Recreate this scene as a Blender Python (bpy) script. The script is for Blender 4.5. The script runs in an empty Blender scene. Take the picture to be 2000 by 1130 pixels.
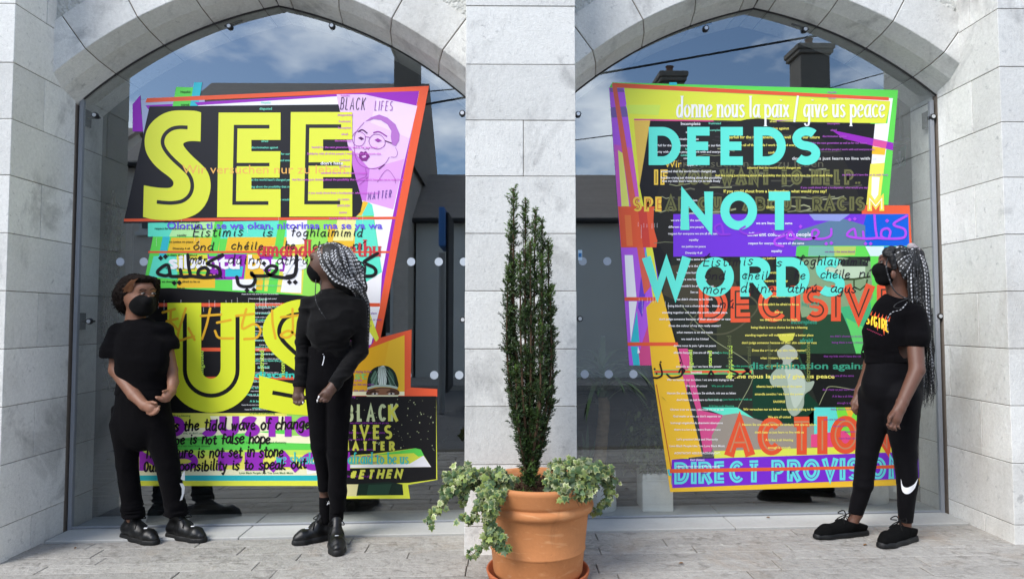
import bpy, bmesh, math, random
import numpy as np
from mathutils import Vector, Matrix, Euler
R = math.radians
SC = bpy.context.scene
COL = SC.collection
# ---------------------------------------------------------------- camera, world, sun, exposure
CAM_LOC = Vector((0.0, -3.97, 1.27))
FPX = 1333.0                       # focal length in photo pixels (2000 px wide)
CAM_ROT = Euler((R(90 + 2.577), 0, R(-0.645)))
cd = bpy.data.cameras.new('camera'); cam = bpy.data.objects.new('camera', cd); COL.objects.link(cam)
cam.location = CAM_LOC; cam.rotation_euler = CAM_ROT
cd.sensor_width = 36; cd.lens = 36 * FPX / 2000; cd.clip_start = 0.05; cd.clip_end = 2000
SC.camera = cam
SUN_DIR = Vector((-0.66, -0.66, 0.95)).normalized()      # towards the sun
SUN_EL = math.asin(SUN_DIR.z); SUN_AZ = math.atan2(SUN_DIR.x, SUN_DIR.y)
W = bpy.data.worlds.new('World'); SC.world = W; W.use_nodes = True
nt = W.node_tree; nt.nodes.clear()
wo = nt.nodes.new('ShaderNodeOutputWorld'); bg = nt.nodes.new('ShaderNodeBackground')
sky = nt.nodes.new('ShaderNodeTexSky'); sky.sky_type = 'NISHITA'; sky.sun_disc = False
sky.sun_elevation = SUN_EL; sky.sun_rotation = SUN_AZ; sky.air_density = 1.0; sky.dust_density = 0.3; sky.ozone_density = 2.6
tc = nt.nodes.new('ShaderNodeTexCoord'); mp = nt.nodes.new('ShaderNodeMapping')
mp.inputs['Location'].default_value = (3.1, 0.4, 1.7); mp.inputs['Scale'].default_value = (1.6, 1.6, 3.4)
nz = nt.nodes.new('ShaderNodeTexNoise'); nz.inputs['Scale'].default_value = 1.5; nz.inputs['Detail'].default_value = 9; nz.inputs['Roughness'].default_value = 0.56
rp = nt.nodes.new('ShaderNodeValToRGB'); rp.color_ramp.elements[0].position = 0.55; rp.color_ramp.elements[1].position = 0.72
mx = nt.nodes.new('ShaderNodeMix'); mx.data_type = 'RGBA'
nt.links.new(tc.outputs['Generated'], mp.inputs['Vector']); nt.links.new(mp.outputs[0], nz.inputs['Vector'])
vn = nt.nodes.new('ShaderNodeVectorMath'); vn.operation = 'NORMALIZE'; nt.links.new(tc.outputs['Generated'], vn.inputs[0])
add = nt.nodes.new('ShaderNodeMath'); add.operation = 'ADD'; nt.links.new(nz.outputs['Fac'], add.inputs[0]); last = None
for d, rad, amt in (((-.28, -1, .44), .30, .135), ((.15, -1, .28), .14, .17), ((-.07, -1, .25), .17, .20), ((.9, -.3, .5), .7, .14), ((-1, -.2, .6), .8, .14), ((0, .6, .9), .9, .12)):   # where the cloud banks sit
    ds = nt.nodes.new('ShaderNodeVectorMath'); ds.operation = 'DISTANCE'; ds.inputs[1].default_value = Vector(d).normalized(); nt.links.new(vn.outputs[0], ds.inputs[0])
    cm_ = nt.nodes.new('ShaderNodeMapRange'); cm_.interpolation_type = 'SMOOTHSTEP'; cm_.inputs['From Max'].default_value = rad; cm_.inputs['To Min'].default_value = amt; cm_.inputs['To Max'].default_value = 0; nt.links.new(ds.outputs['Value'], cm_.inputs['Value'])
    if last is None: last = cm_.outputs[0]
    else:
        a2 = nt.nodes.new('ShaderNodeMath'); a2.operation = 'ADD'; nt.links.new(last, a2.inputs[0]); nt.links.new(cm_.outputs[0], a2.inputs[1]); last = a2.outputs[0]
nt.links.new(last, add.inputs[1]); nt.links.new(add.outputs[0], rp.inputs['Fac']); nt.links.new(rp.outputs['Color'], mx.inputs['Factor'])
nt.links.new(sky.outputs[0], mx.inputs[6]); mx.inputs[7].default_value = (13.5, 13.8, 14.2, 1)
nt.links.new(mx.outputs[2], bg.inputs['Color']); bg.inputs['Strength'].default_value = 0.15
nt.links.new(bg.outputs[0], wo.inputs[0])
sl = bpy.data.lights.new('sun', 'SUN'); so = bpy.data.objects.new('sun', sl); COL.objects.link(so)
sl.energy = 2.0; sl.angle = R(30); sl.color = (1.0, 0.96, 0.9)
so.rotation_euler = SUN_DIR.to_track_quat('Z', 'Y').to_euler(); so.location = (-8, -10, 14)
SC.view_settings.view_transform = 'Standard'; SC.view_settings.look = 'None'
SC.view_settings.exposure = 1.0; SC.view_settings.gamma = 1
SC.render.engine = 'CYCLES'
SC.cycles.use_denoising = True
SC.cycles.max_bounces = 6; SC.cycles.transparent_max_bounces = 12
SC.cycles.sample_clamp_indirect = 6
random.seed(7); np.random.seed(7)
RNG = random.Random(11)

_M = CAM_ROT.to_matrix()
_r, _t, _f = _M.col[0], _M.col[1], -_M.col[2]
def P(u, v, y):
    """photo pixel (2000x1130) -> world point on the plane at depth y"""
    d = _f * FPX + _r * (u - 1000) + _t * (565 - v)
    return CAM_LOC + d * ((y - CAM_LOC.y) / d.y)
GLASS = 0.50
def PV(u, v, y):
    """a point that shows in the glass at (u, v) as the mirror image of something standing at depth y (in the street)"""
    q = P(u, v, 2 * GLASS - y); return Vector((q.x, y, q.z))
def gz(x): return -0.035 + 0.016 * max(-9, min(9, x))

# ---------------------------------------------------------------- helpers
def lin(r, g, b):
    def c(x):
        x /= 255.0
        return x / 12.92 if x <= 0.04045 else ((x + 0.055) / 1.055) ** 2.4
    return (c(r), c(g), c(b), 1)
_mats = {}
def mat(name, col, rough=0.8, spec=0.5, metal=0.0, noise=None, bump=None, sheen=0.0, island=0.0, vcol=False, sss=0.0, coat=0.0, coords='Object'):
    """noise=(scale, amount, detail)  bump=(scale, strength, distance)"""
    if name in _mats: return _mats[name]
    m = bpy.data.materials.new(name); m.use_nodes = True; _mats[name] = m
    t = m.node_tree; b = t.nodes['Principled BSDF']
    if len(col) == 3: col = (*col, 1)
    b.inputs['Base Color'].default_value = col; b.inputs['Roughness'].default_value = rough
    b.inputs['Specular IOR Level'].default_value = spec; b.inputs['Metallic'].default_value = metal
    b.inputs['Sheen Weight'].default_value = sheen; b.inputs['Coat Weight'].default_value = coat
    if sss: b.inputs['Subsurface Weight'].default_value = sss; b.inputs['Subsurface Radius'].default_value = (0.012, 0.005, 0.003)
    tcn = t.nodes.new('ShaderNodeTexCoord')
    cur = None
    if vcol:
        a = t.nodes.new('ShaderNodeVertexColor'); a.layer_name = 'Col'; cur = a.outputs['Color']
    def mul(cur, facsock, lo, hi):
        mr = t.nodes.new('ShaderNodeMapRange'); mr.inputs['To Min'].default_value = lo; mr.inputs['To Max'].default_value = hi
        t.links.new(facsock, mr.inputs['Value'])
        x = t.nodes.new('ShaderNodeMix'); x.data_type = 'RGBA'; x.blend_type = 'MULTIPLY'; x.inputs['Factor'].default_value = 1
        if cur is None: x.inputs[6].default_value = col
        else: t.links.new(cur, x.inputs[6])
        t.links.new(mr.outputs[0], x.inputs[7]); return x.outputs[2]
    for nn in ([noise] if noise and not isinstance(noise, list) else (noise or [])):
        n = t.nodes.new('ShaderNodeTexNoise'); n.inputs['Scale'].default_value = nn[0]; n.inputs['Detail'].default_value = nn[2] if len(nn) > 2 else 5
        n.inputs['Roughness'].default_value = 0.6
        if len(nn) > 3:
            mm = t.nodes.new('ShaderNodeMapping'); mm.inputs['Scale'].default_value = nn[3]
            t.links.new(tcn.outputs[coords], mm.inputs[0]); t.links.new(mm.outputs[0], n.inputs['Vector'])
        else: t.links.new(tcn.outputs[coords], n.inputs['Vector'])
        cur = mul(cur, n.outputs['Fac'], 1 - nn[1], 1 + nn[1])
    if island:
        g = t.nodes.new('ShaderNodeNewGeometry'); cur = mul(cur, g.outputs['Random Per Island'], 1 - island, 1 + island)
    if cur is not None: t.links.new(cur, b.inputs['Base Color'])
    if bump:
        prev = None
        for bb in ([bump] if not isinstance(bump, list) else bump):
            n = t.nodes.new('ShaderNodeTexNoise'); n.inputs['Scale'].default_value = bb[0]; n.inputs['Detail'].default_value = 6
            if len(bb) > 3:
                mm = t.nodes.new('ShaderNodeMapping'); mm.inputs['Scale'].default_value = bb[3]
                t.links.new(tcn.outputs[coords], mm.inputs[0]); t.links.new(mm.outputs[0], n.inputs['Vector'])
            else: t.links.new(tcn.outputs[coords], n.inputs['Vector'])
            bn = t.nodes.new('ShaderNodeBump'); bn.inputs['Strength'].default_value = bb[1]; bn.inputs['Distance'].default_value = bb[2]
            t.links.new(n.outputs['Fac'], bn.inputs['Height'])
            if prev: t.links.new(prev, bn.inputs['Normal'])
            prev = bn.outputs[0]
        t.links.new(prev, b.inputs['Normal'])
    return m

def stain(m, col, scale, lo, hi, amount=0.6, mapping=(1, 1, 1), distort=0.6):
    t = m.node_tree; b = t.nodes['Principled BSDF']; tcn = t.nodes.new('ShaderNodeTexCoord'); mp_ = t.nodes.new('ShaderNodeMapping'); mp_.inputs['Scale'].default_value = mapping
    n = t.nodes.new('ShaderNodeTexNoise'); n.inputs['Scale'].default_value = scale; n.inputs['Detail'].default_value = 9; n.inputs['Roughness'].default_value = 0.66; n.inputs['Distortion'].default_value = distort
    mr = t.nodes.new('ShaderNodeMapRange'); mr.inputs['From Min'].default_value = lo; mr.inputs['From Max'].default_value = hi; mr.inputs['To Max'].default_value = amount
    x = t.nodes.new('ShaderNodeMix'); x.data_type = 'RGBA'; x.inputs[7].default_value = col
    t.links.new(tcn.outputs['Object'], mp_.inputs[0]); t.links.new(mp_.outputs[0], n.inputs['Vector']); t.links.new(n.outputs['Fac'], mr.inputs['Value']); t.links.new(mr.outputs[0], x.inputs[0])
    s = b.inputs['Base Color']
    if s.is_linked: t.links.new(s.links[0].from_socket, x.inputs[6])
    else: x.inputs[6].default_value = s.default_value
    t.links.new(x.outputs[2], s)
def tag(o, label=None, cat=None, group=None, kind=None):
    if label: o['label'] = label
    if cat: o['category'] = cat
    if group: o['group'] = group
    if kind: o['kind'] = kind
    return o
def empty(name, loc, label, cat, group=None):
    o = bpy.data.objects.new(name, None); COL.objects.link(o); o.location = loc; o.empty_display_size = 0.1
    return tag(o, label, cat, group)
def link(name, me, mats, parent=None, smooth=False):
    o = bpy.data.objects.new(name, me); COL.objects.link(o)
    for m in (mats if isinstance(mats, (list, tuple)) else [mats]): me.materials.append(m)
    if parent is not None:
        o.parent = parent
        off = Vector(parent.location)
        pp = parent.parent
        while pp is not None: off = off + Vector(pp.location); pp = pp.parent
        me.transform(Matrix.Translation(-off))       # meshes are built in world coordinates
    if smooth: me.polygons.foreach_set('use_smooth', [True] * len(me.polygons))
    me.update(); return o
class MB:
    """collects geometry in world coordinates, then links it as ONE mesh object"""
    def __init__(s): s.v = []; s.f = []; s.m = []; s.c = []; s.col = None
    def add(s, vs, fs, mi=0, col=None):
        o = len(s.v); s.v += [tuple(p) for p in vs]; s.f += [tuple(i + o for i in f) for f in fs]; s.m += [mi] * len(fs)
        s.c += ([col] * len(vs)) if not isinstance(col, list) else col
    def box(s, x0, x1, y0, y1, z0, z1, mi=0):
        v = [(x, y, z) for z in (z0, z1) for y in (y0, y1) for x in (x0, x1)]
        s.add(v, [(0, 2, 3, 1), (4, 5, 7, 6), (0, 1, 5, 4), (2, 6, 7, 3), (0, 4, 6, 2), (1, 3, 7, 5)], mi)
    def tube(s, pts, r, n=8, mi=0, caps=True, col=None):
        pts = [Vector(p) for p in pts]; k = len(pts)
        rs = r if isinstance(r, (list, tuple)) else [r] * k
        ring = []; up = None
        for i, p in enumerate(pts):
            d = (pts[min(i + 1, k - 1)] - pts[max(i - 1, 0)])
            if d.length < 1e-9: d = Vector((0, 0, 1))
            d.normalize()
            if up is None: up = d.orthogonal().normalized()
            up = (up - d * up.dot(d)); up = up.normalized() if up.length > 1e-6 else d.orthogonal().normalized()
            w = d.cross(up)
            for j in range(n):
                a = 2 * math.pi * j / n; ring.append(p + (up * math.cos(a) + w * math.sin(a)) * rs[i])
        fs = [(i * n + j, i * n + (j + 1) % n, (i + 1) * n + (j + 1) % n, (i + 1) * n + j) for i in range(k - 1) for j in range(n)]
        if caps: fs += [tuple(range(n - 1, -1, -1)), tuple((k - 1) * n + j for j in range(n))]
        cc = None
        if col is not None: cc = [c for c in col for _ in range(n)] if isinstance(col, list) else col
        s.add(ring, fs, mi, cc)
    def lathe(s, prof, cx, cy, n=48, mi=0, z0=0):
        vs = []; k = len(prof)
        for r, z in prof:
            for j in range(n):
                a = 2 * math.pi * j / n; vs.append((cx + r * math.cos(a), cy + r * math.sin(a), z0 + z))
        s.add(vs, [(i * n + j, i * n + (j + 1) % n, (i + 1) * n + (j + 1) % n, (i + 1) * n + j) for i in range(k - 1) for j in range(n)], mi)
    def build(s, name, mats, parent=None, smooth=False, bevel=0.0, seg=1, recalc=False):
        me = bpy.data.meshes.new(name); me.from_pydata(s.v, [], s.f)
        if len(set(s.m)) > 1: me.polygons.foreach_set('material_index', s.m)
        if any(c is not None for c in s.c):
            a = me.color_attributes.new('Col', 'FLOAT_COLOR', 'POINT')
            a.data.foreach_set('color', [x for c in s.c for x in (c if c is not None else (1, 1, 1, 1))])
        if bevel or recalc:
            b = bmesh.new(); b.from_mesh(me)
            if recalc: bmesh.ops.recalc_face_normals(b, faces=b.faces)
            if bevel: bmesh.ops.bevel(b, geom=list(b.edges), offset=bevel, segments=seg, affect='EDGES', profile=0.6)
            b.to_mesh(me); b.free()
        return link(name, me, mats, parent, smooth)
def catmull(pts, n=6):
    pts = [Vector(p) for p in pts]
    if len(pts) < 3: return pts
    q = [pts[0] * 2 - pts[1]] + pts + [pts[-1] * 2 - pts[-2]]; out = []
    for i in range(1, len(q) - 2):
        for k in range(n):
            t = k / n; a, b, c, d = q[i - 1], q[i], q[i + 1], q[i + 2]
            out.append(0.5 * ((2 * b) + (c - a) * t + (2 * a - 5 * b + 4 * c - d) * t * t + (3 * b - a - 3 * c + d) * t ** 3))
    out.append(pts[-1]); return out
# ================================================================ the ground
STONE = mat('limestone', lin(207, 206, 201), 0.88, 0.3, noise=[(3.0, 0.13, 6), (55, 0.20, 5), (1.7, 0.16, 4, (1, 1, 0.35)), (200, .16, 2)], island=0.11,
            bump=[(130, 0.6, 0.005), (34, 0.45, 0.006, (1, 1, .5)), (9, 0.35, 0.008)])
stain(STONE, lin(120, 119, 118), 2.6, .54, .70, .62, (1, 1, .8)); stain(STONE, lin(150, 140, 126), 1.1, .55, .75, .5, (1, 1, .5)); stain(STONE, lin(126, 126, 126), 26, .60, .72, .55); stain(STONE, lin(232, 232, 226), 5, .62, .74, .5, (.5, .5, 2))
ROUGH = mat('rough_hewn_limestone', lin(190, 190, 184), 0.92, 0.3, noise=[(6, 0.14, 6), (60, 0.1, 3)], bump=[(38, 0.9, 0.03), (9, 0.7, 0.05)])
MORTAR = mat('mortar', lin(128, 118, 108), 0.95, 0.2, noise=(30, 0.25, 4))
PAVE = mat('paving_stone', lin(153, 149, 142), 0.82, 0.35, noise=[(2.6, 0.14, 6), (17, 0.22, 8), (90, 0.26, 4), (240, .2, 2)], island=0.10,
           bump=[(26, 1.0, 0.012), (90, 0.7, 0.006)])
stain(PAVE, lin(104, 99, 92), 11, .53, .66, .65, (1, 1.2, 1), 1.2); stain(PAVE, lin(142, 126, 108), 2.2, .54, .72, .55); stain(PAVE, lin(198, 196, 188), 16, .60, .74, .45, (1, 1.2, 1)); stain(PAVE, lin(70, 66, 62), 70, .63, .70, .7)
SILLM = mat('sill_stone', lin(172, 171, 166), 0.8, 0.35, noise=[(4, 0.12, 6), (40, 0.1, 3)], bump=[(60, 0.3, 0.004)])
ASPH = mat('asphalt', (0.11, 0.11, 0.11), 0.9, 0.3, noise=[(40, 0.25, 4), (0.6, 0.15, 3)], bump=(180, 0.4, 0.004))
GAP = mat('joint_dirt', lin(92, 88, 80), 0.95, 0.1, noise=(25, 0.3, 4))
def sheared(mb):
    mb.v = [(x, y, z + gz(x)) for x, y, z in mb.v]
g = MB()
N = 24
for i in range(N):
    for j in range(N):
        xs = [(-300 + 600 * k / N) for k in (i, i + 1)]; ys = [(-300 + 600 * k / N) for k in (j, j + 1)]
        g.add([(xs[0], ys[0], -0.22), (xs[1], ys[0], -0.22), (xs[1], ys[1], -0.22), (xs[0], ys[1], -0.22)], [(0, 1, 2, 3)])
tag(g.build('ground', ASPH), kind='structure')
g = MB()
for k in range(-9, 9): g.add([(k, -1.95, -0.012), (k + 1, -1.95, -0.012), (k + 1, 0.52, -0.012), (k, 0.52, -0.012)], [(0, 1, 2, 3)])
g.box(-9, 9, -2.1, -1.95, -0.2, -0.005)       # kerb
sheared(g); tag(g.build('pavement_bed', GAP), kind='structure')
pv = MB(); rr = random.Random(3)
y = 0.262
row = 0
while y > -1.85:
    d = rr.choice((0.115, 0.13, 0.13, 0.145)); x = -6.2 + rr.random() * 0.8
    while x < 6.2:
        L = rr.uniform(0.5, 1.25); h = rr.uniform(-0.002, 0.002)
        pv.box(x + 0.0025, x + L - 0.0025, y - d + 0.0025, y - 0.0025, -0.06, h); x += L
    y -= d; row += 1
sheared(pv)
tag(pv.build('pavement', PAVE, bevel=0.003), kind='structure')
s = MB()
for a, b in ((-2.79, -1.62), (-1.615, -0.24), (0.415, 1.42), (1.425, 2.87)): s.box(a, b, 0.268, 0.79, -0.06, 0.012)
sheared(s); tag(s.build('window_sill_paving', SILLM, bevel=0.004), kind='structure')

# ================================================================ the stone building with two arched windows
bld = empty('stone_building', (0.09, 0.3, 0.0), 'pale limestone building front with two wide arched shop windows', 'building')
Y0, YA, YI = -0.10, 0.24, 0.78            # pier face, arch face, inner end of the reveal
def zz(v): return P(985, v, Y0).z
COURSES = [gz(0) - 0.2] + [zz(v) for v in (1028, 907, 793.5, 681, 568, 456, 344, 235, 126, 12)]
while COURSES[-1] < 6.4: COURSES.append(COURSES[-1] + 0.325)
GP = 0.0019
def course(mb, x0, x1, y0, y1, z0, z1, cuts_x=(), cuts_y=()):
    xs = [x0] + list(cuts_x) + [x1]; ys = [y0] + list(cuts_y) + [y1]
    for i in range(len(xs) - 1):
        for j in range(len(ys) - 1):
            e = rr.uniform(-0.0012, 0.0012)
            mb.box(xs[i] + (GP if i else e), xs[i + 1] - (GP if i < len(xs) - 2 else e), ys[j] + (GP if j else e), ys[j + 1] - (GP if j < len(ys) - 2 else 0), z0 + GP, z1 - GP)
XL, XPL, XPR, XRR = -2.805, -0.222, 0.408, 2.875
def pier(name, x0, x1, kind):
    mb = MB(); core = MB()
    for i in range(len(COURSES) - 1):
        z0, z1 = COURSES[i], COURSES[i + 1]
        odd = i % 2
        if kind == 'mid':
            xm = x0 + (x1 - x0) * (0.505 + 0.02 * (odd and 1))
            course(mb, x0, x1, Y0, 0.47, z0, z1, [xm] if (i in (7,) or (i == 5)) else [], [])
        elif kind == 'left':
            course(mb, x0, x1, Y0, 0.47, z0, z1, [x1 - 0.62 - 0.3 * odd], [0.17 + 0.05 * (i % 4 == 1)] if odd == 0 else ([0.43] if i == 0 else []))
        else:
            course(mb, x0, x1, Y0, 0.47, z0, z1, [x0 + 0.62 + 0.3 * odd], [0.14 + 0.05 * (i % 4 == 1)] if odd == 0 else ([0.42] if i == 3 else []))
        course(mb, x0 + (0.004 if kind != 'left' else 0), x1 - (0.004 if kind != 'right' else 0), 0.53, YI, z0, z1)
    i = 0.0065
    core.box(x0 + i, x1 - i, Y0 + i, YI - i, COURSES[0], COURSES[-1])
    o = mb.build(name, STONE, bld, bevel=0.002)
    core.build('mortar', MORTAR, o)
pier('pier', -5.6, XL, 'left'); pier('pier', XPL, XPR, 'mid'); pier('pier', XRR, 5.6, 'right')

def arc3(p0, p1, p2, n):
    """points on the circle through three (x, z) points"""
    (ax, ay), (bx, by), (cx, cy) = p0, p1, p2
    d = 2 * (ax * (by - cy) + bx * (cy - ay) + cx * (ay - by))
    ux = ((ax * ax + ay * ay) * (by - cy) + (bx * bx + by * by) * (cy - ay) + (cx * cx + cy * cy) * (ay - by)) / d
    uy = ((ax * ax + ay * ay) * (cx - bx) + (bx * bx + by * by) * (ax - cx) + (cx * cx + cy * cy) * (bx - ax)) / d
    a0 = math.atan2(ay - uy, ax - ux); a1 = math.atan2(cy - uy, cx - ux); r = math.hypot(ax - ux, ay - uy)
    return [(ux + r * math.cos(a0 + (a1 - a0) * k / n), uy + r * math.sin(a0 + (a1 - a0) * k / n)) for k in range(n + 1)], (ux, uy), r
def arch_left(c):
    """left half of an arch's inner line, springing to crown, in world x, z"""
    p = [P(u, v, GLASS) for u, v in ((165, 194), (331, 85), (545, 13))]
    cx = p[2].x
    return [(q.x - cx, q.z) for q in p]
AP = arch_left(0)
HALF, CEN, RAD = arc3(*AP, 60)
HW = -AP[0][0]
def half_point(t, off):
    """t 0 springing .. 1 crown, offset outward"""
    k = t * 60; i = min(59, max(0, int(math.floor(k)))); f = k - i
    x = HALF[i][0] + (HALF[i + 1][0] - HALF[i][0]) * f; z = HALF[i][1] + (HALF[i + 1][1] - HALF[i][1]) * f
    dx, dz = x - CEN[0], z - CEN[1]; l = math.hypot(dx, dz)
    return x + dx / l * off, z + dz / l * off
SECTION = [(0.345, YA), (0.088, YA), (0.034, 0.335), (0.0, 0.5), (0.0, YI), (0.345, YI)]
CXL = P(545, 13, GLASS).x; CXR = P(1471, 16, GLASS).x
def arch(cx, name):
    st = MB(); mo = MB()
    cuts = [-0.06, 0.185, 0.44, 0.69, 0.93, 1.0]
    for sgn in (1, -1):
        for k in range(len(cuts) - 1):
            t0, t1 = cuts[k] + 0.0022, cuts[k + 1] - (0.0022 if k < len(cuts) - 2 else 0.0011)
            for grp, inset, a, b in ((st, 0.0, t0, t1), (mo, 0.006, cuts[k] - 0.001, cuts[k + 1])):
                n = 6; vs = []; m = len(SECTION)
                for q in range(n + 1):
                    t = a + (b - a) * q / n
                    for (off, yy) in SECTION:
                        o2 = off + inset if off < 0.2 else off - inset
                        x, z = half_point(t, o2)
                        vs.append((cx + sgn * x, yy + (inset if yy < 0.3 else 0) , z))
                fs = [(q * m + j, q * m + (j + 1) % m, (q + 1) * m + (j + 1) % m, (q + 1) * m + j) for q in range(n) for j in range(m)]
                fs += [tuple(range(m)), tuple(n * m + j for j in reversed(range(m)))]
                grp.add(vs, fs)
    o = st.build(name, STONE, bld, recalc=True)
    b = bmesh.new(); b.from_mesh(o.data)
    ed = [e for e in b.edges if e.is_manifold and e.calc_face_angle(0) > 0.35]
    bmesh.ops.bevel(b, geom=ed, offset=0.003, segments=1, affect='EDGES'); b.to_mesh(o.data); b.free()
    mo.build('mortar', MORTAR, o, recalc=True)
    # rough infill between the ring and the top of the wall
    inf = MB(); top = COURSES[-1]
    ring = [half_point(k / 40 * 1.06 - 0.06, 0.336) for k in range(41)]
    pts = [(cx + x, z) for x, z in ring] + [(cx - x, z) for x, z in reversed(ring)]
    xa, xb = cx - HW - 0.02, cx + HW + 0.02
    n = len(pts); vs = [(x, YA + 0.014, z) for x, z in pts] + [(x, YA + 0.014, top) for x, z in pts] + [(x, YI, z) for x, z in pts] + [(x, YI, top) for x, z in pts]
    fs = [(i, i + 1, n + i + 1, n + i) for i in range(n - 1)] + [(2 * n + i + 1, 2 * n + i, 3 * n + i, 3 * n + i + 1) for i in range(n - 1)] + [(2 * n + i, 2 * n + i + 1, i + 1, i) for i in range(n - 1)]
    inf.add(vs, fs); inf.build('rough_stone_infill', ROUGH, bld)
arch(CXL, 'arch'); arch(CXR, 'arch')

# windows ----------------------------------------------------------
def glass_mat():
    m = bpy.data.materials.new('window_glass'); m.use_nodes = True; t = m.node_tree; t.nodes.clear()
    o = t.nodes.new('ShaderNodeOutputMaterial'); x = t.nodes.new('ShaderNodeMixShader'); a = t.nodes.new('ShaderNodeBsdfTransparent'); b = t.nodes.new('ShaderNodeBsdfGlossy')
    a.inputs[0].default_value = (0.92, 0.94, 0.93, 1); b.inputs['Roughness'].default_value = 0.0; b.inputs[0].default_value = (0.90, 0.96, 1, 1)
    lw = t.nodes.new('ShaderNodeLayerWeight'); lw.inputs[0].default_value = 0.25
    mr = t.nodes.new('ShaderNodeMapRange'); mr.inputs['To Min'].default_value = 0.18; mr.inputs['To Max'].default_value = 0.9
    t.links.new(lw.outputs['Fresnel'], mr.inputs['Value']); t.links.new(mr.outputs[0], x.inputs[0])
    t.links.new(a.outputs[0], x.inputs[1]); t.links.new(b.outputs[0], x.inputs[2]); t.links.new(x.outputs[0], o.inputs[0])
    c = bpy.data.materials.new('glass_inner_face'); c.use_nodes = True; t = c.node_tree; t.nodes.clear()
    o = t.nodes.new('ShaderNodeOutputMaterial'); a = t.nodes.new('ShaderNodeBsdfTransparent'); a.inputs[0].default_value = (0.97, 0.98, 0.98, 1)
    t.links.new(a.outputs[0], o.inputs[0]); return m, c
GLM, GLI = glass_mat()
ALU = mat('grey_aluminium', lin(142, 145, 150), 0.5, 0.5, 0.0, noise=(20, 0.08, 3))
DARKM = mat('dark_gasket', lin(52, 50, 50), 0.7, 0.4)
STEEL = mat('black_steel', lin(38, 36, 36), 0.4, 0.5, 0.3)
PALE = mat('bolt_face', lin(205, 207, 210), 0.3, 0.5, 0.4)
FROST = mat('frosted_vinyl', lin(172, 180, 190), 0.8, 0.2)
def window(cx, x0, x1, bolts, dots, label):
    w = MB()
    pts = [(x0, gz(x0) + 0.0)] + [(cx + x, z) for x, z in HALF if x0 < cx + x] + [(cx - x, z) for x, z in reversed(HALF[:-1]) if cx - x < x1]
    pts[0] = (x0, gz(x0)); pts.insert(1, (x0, HALF[0][1])); pts += [(x1, HALF[0][1]), (x1, gz(x1))]
    q = []
    for p in pts:
        if not q or (abs(p[0] - q[-1][0]) + abs(p[1] - q[-1][1])) > 1e-4: q.append(p)
    n = len(q)
    vs = [(x, GLASS, z) for x, z in q] + [(x, GLASS + 0.012, z) for x, z in q]
    w.add(vs, [tuple(range(n))], 0); o0 = 0
    w.f.append(tuple(n + i for i in reversed(range(n)))); w.m.append(1)
    for i in range(n): w.f.append((i, n + i, n + (i + 1) % n, (i + 1) % n)); w.m.append(1)
    root = w.build('window', [GLM, GLI], bld)
    fr = MB()          # aluminium jamb profiles, head gasket, bottom rail
    fr.box(x0 - 0.0, x0 + 0.022, 0.490, 0.520, gz(x0) + 0.0, HALF[0][1] + 0.01)
    fr.box(x1 - 0.022, x1, 0.490, 0.520, gz(x1), HALF[0][1] + 0.01)
    fr.tube([(x0, GLASS + 0.006, gz(x0) + 0.022), (x1, GLASS + 0.006, gz(x1) + 0.018)], 0.009, 6)
    fr.build('window_frame', ALU, root)
    ga = MB()
    ga.tube([(cx + x, 0.494, z) for x, z in HALF] + [(cx - x, 0.494, z) for x, z in reversed(HALF[:-1])], 0.007, 6)
    ga.build('head_gasket', DARKM, root)
    for (u, v, side) in bolts:
        c = P(u, v, GLASS); b = MB()
        prof = [(0.0, -0.022), (0.012, -0.022), (0.0125, -0.018), (0.019, -0.018), (0.021, -0.004), (0.021, 0.0)]
        vs = []; k = 20
        for r, dy in prof:
            for j in range(k):
                a = 2 * math.pi * j / k; vs.append((c.x + r * math.cos(a), GLASS + dy, c.z + r * math.sin(a)))
        b.add(vs, [(i * k + j, i * k + (j + 1) % k, (i + 1) * k + (j + 1) % k, (i + 1) * k + j) for i in range(len(prof) - 1) for j in range(k)], 0)
        b.m[:2 * k] = [1] * (2 * k)
        if side in ('l', 'r'):        # plate on the jamb behind the glass
            s_ = -1 if side == 'l' else 1; xe = x0 + 0.002 if side == 'l' else x1 - 0.002
            b.box(min(xe, xe - s_ * 0.012), max(xe, xe - s_ * 0.012), 0.53, 0.60, c.z - 0.055, c.z + 0.055)
            b.tube([(c.x, 0.515, c.z), (c.x, 0.55, c.z), (xe, 0.565, c.z)], 0.007, 6)
        elif side == 't':
            b.tube([(c.x, 0.515, c.z), (c.x, 0.545, c.z + 0.0), (c.x, 0.56, c.z + 0.075)], 0.007, 6)
            sl_ = 0.3 if c.x < cx else -0.3
            b.tube([(c.x - 0.06, 0.56, c.z + 0.052 - 0.06 * sl_), (c.x + 0.06, 0.56, c.z + 0.052 + 0.06 * sl_)], 0.01, 6)
        b.build('glass_fitting', [STEEL, PALE], root)
    for (u, v) in dots:
        d = MB(); c = P(u, v, GLASS); k = 24; r = 0.027
        d.add([(c.x + r * math.cos(2 * math.pi * j / k), GLASS - 0.0012, c.z + r * math.sin(2 * math.pi * j / k)) for j in range(k)], [tuple(reversed(range(k)))])
        d.build('frosted_dot', FROST, root)
    return root
DL = [(235 + 46.5 * k, 511 + 0 * k) for k in range(16)] + [(235 + 46.5 * k, 732) for k in range(16)]
DL = [(u, 511) for u in (235, 281, 803, 857, 906)] + [(u, 732) for u in (796, 848, 897, 281)]
DR = [(u, 510) for u in (1138, 1186)] + [(u, 730) for u in (1142, 1189, 1237)]
wl = window(CXL, XL + 0.012, XPL - 0.0, [(187, 226, 'l'), (176, 627, 'l'), (903, 222, 'n'), (904, 624, 'n'), (449, 53, 't'), (649, 52, 't')], DL, '')
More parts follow.
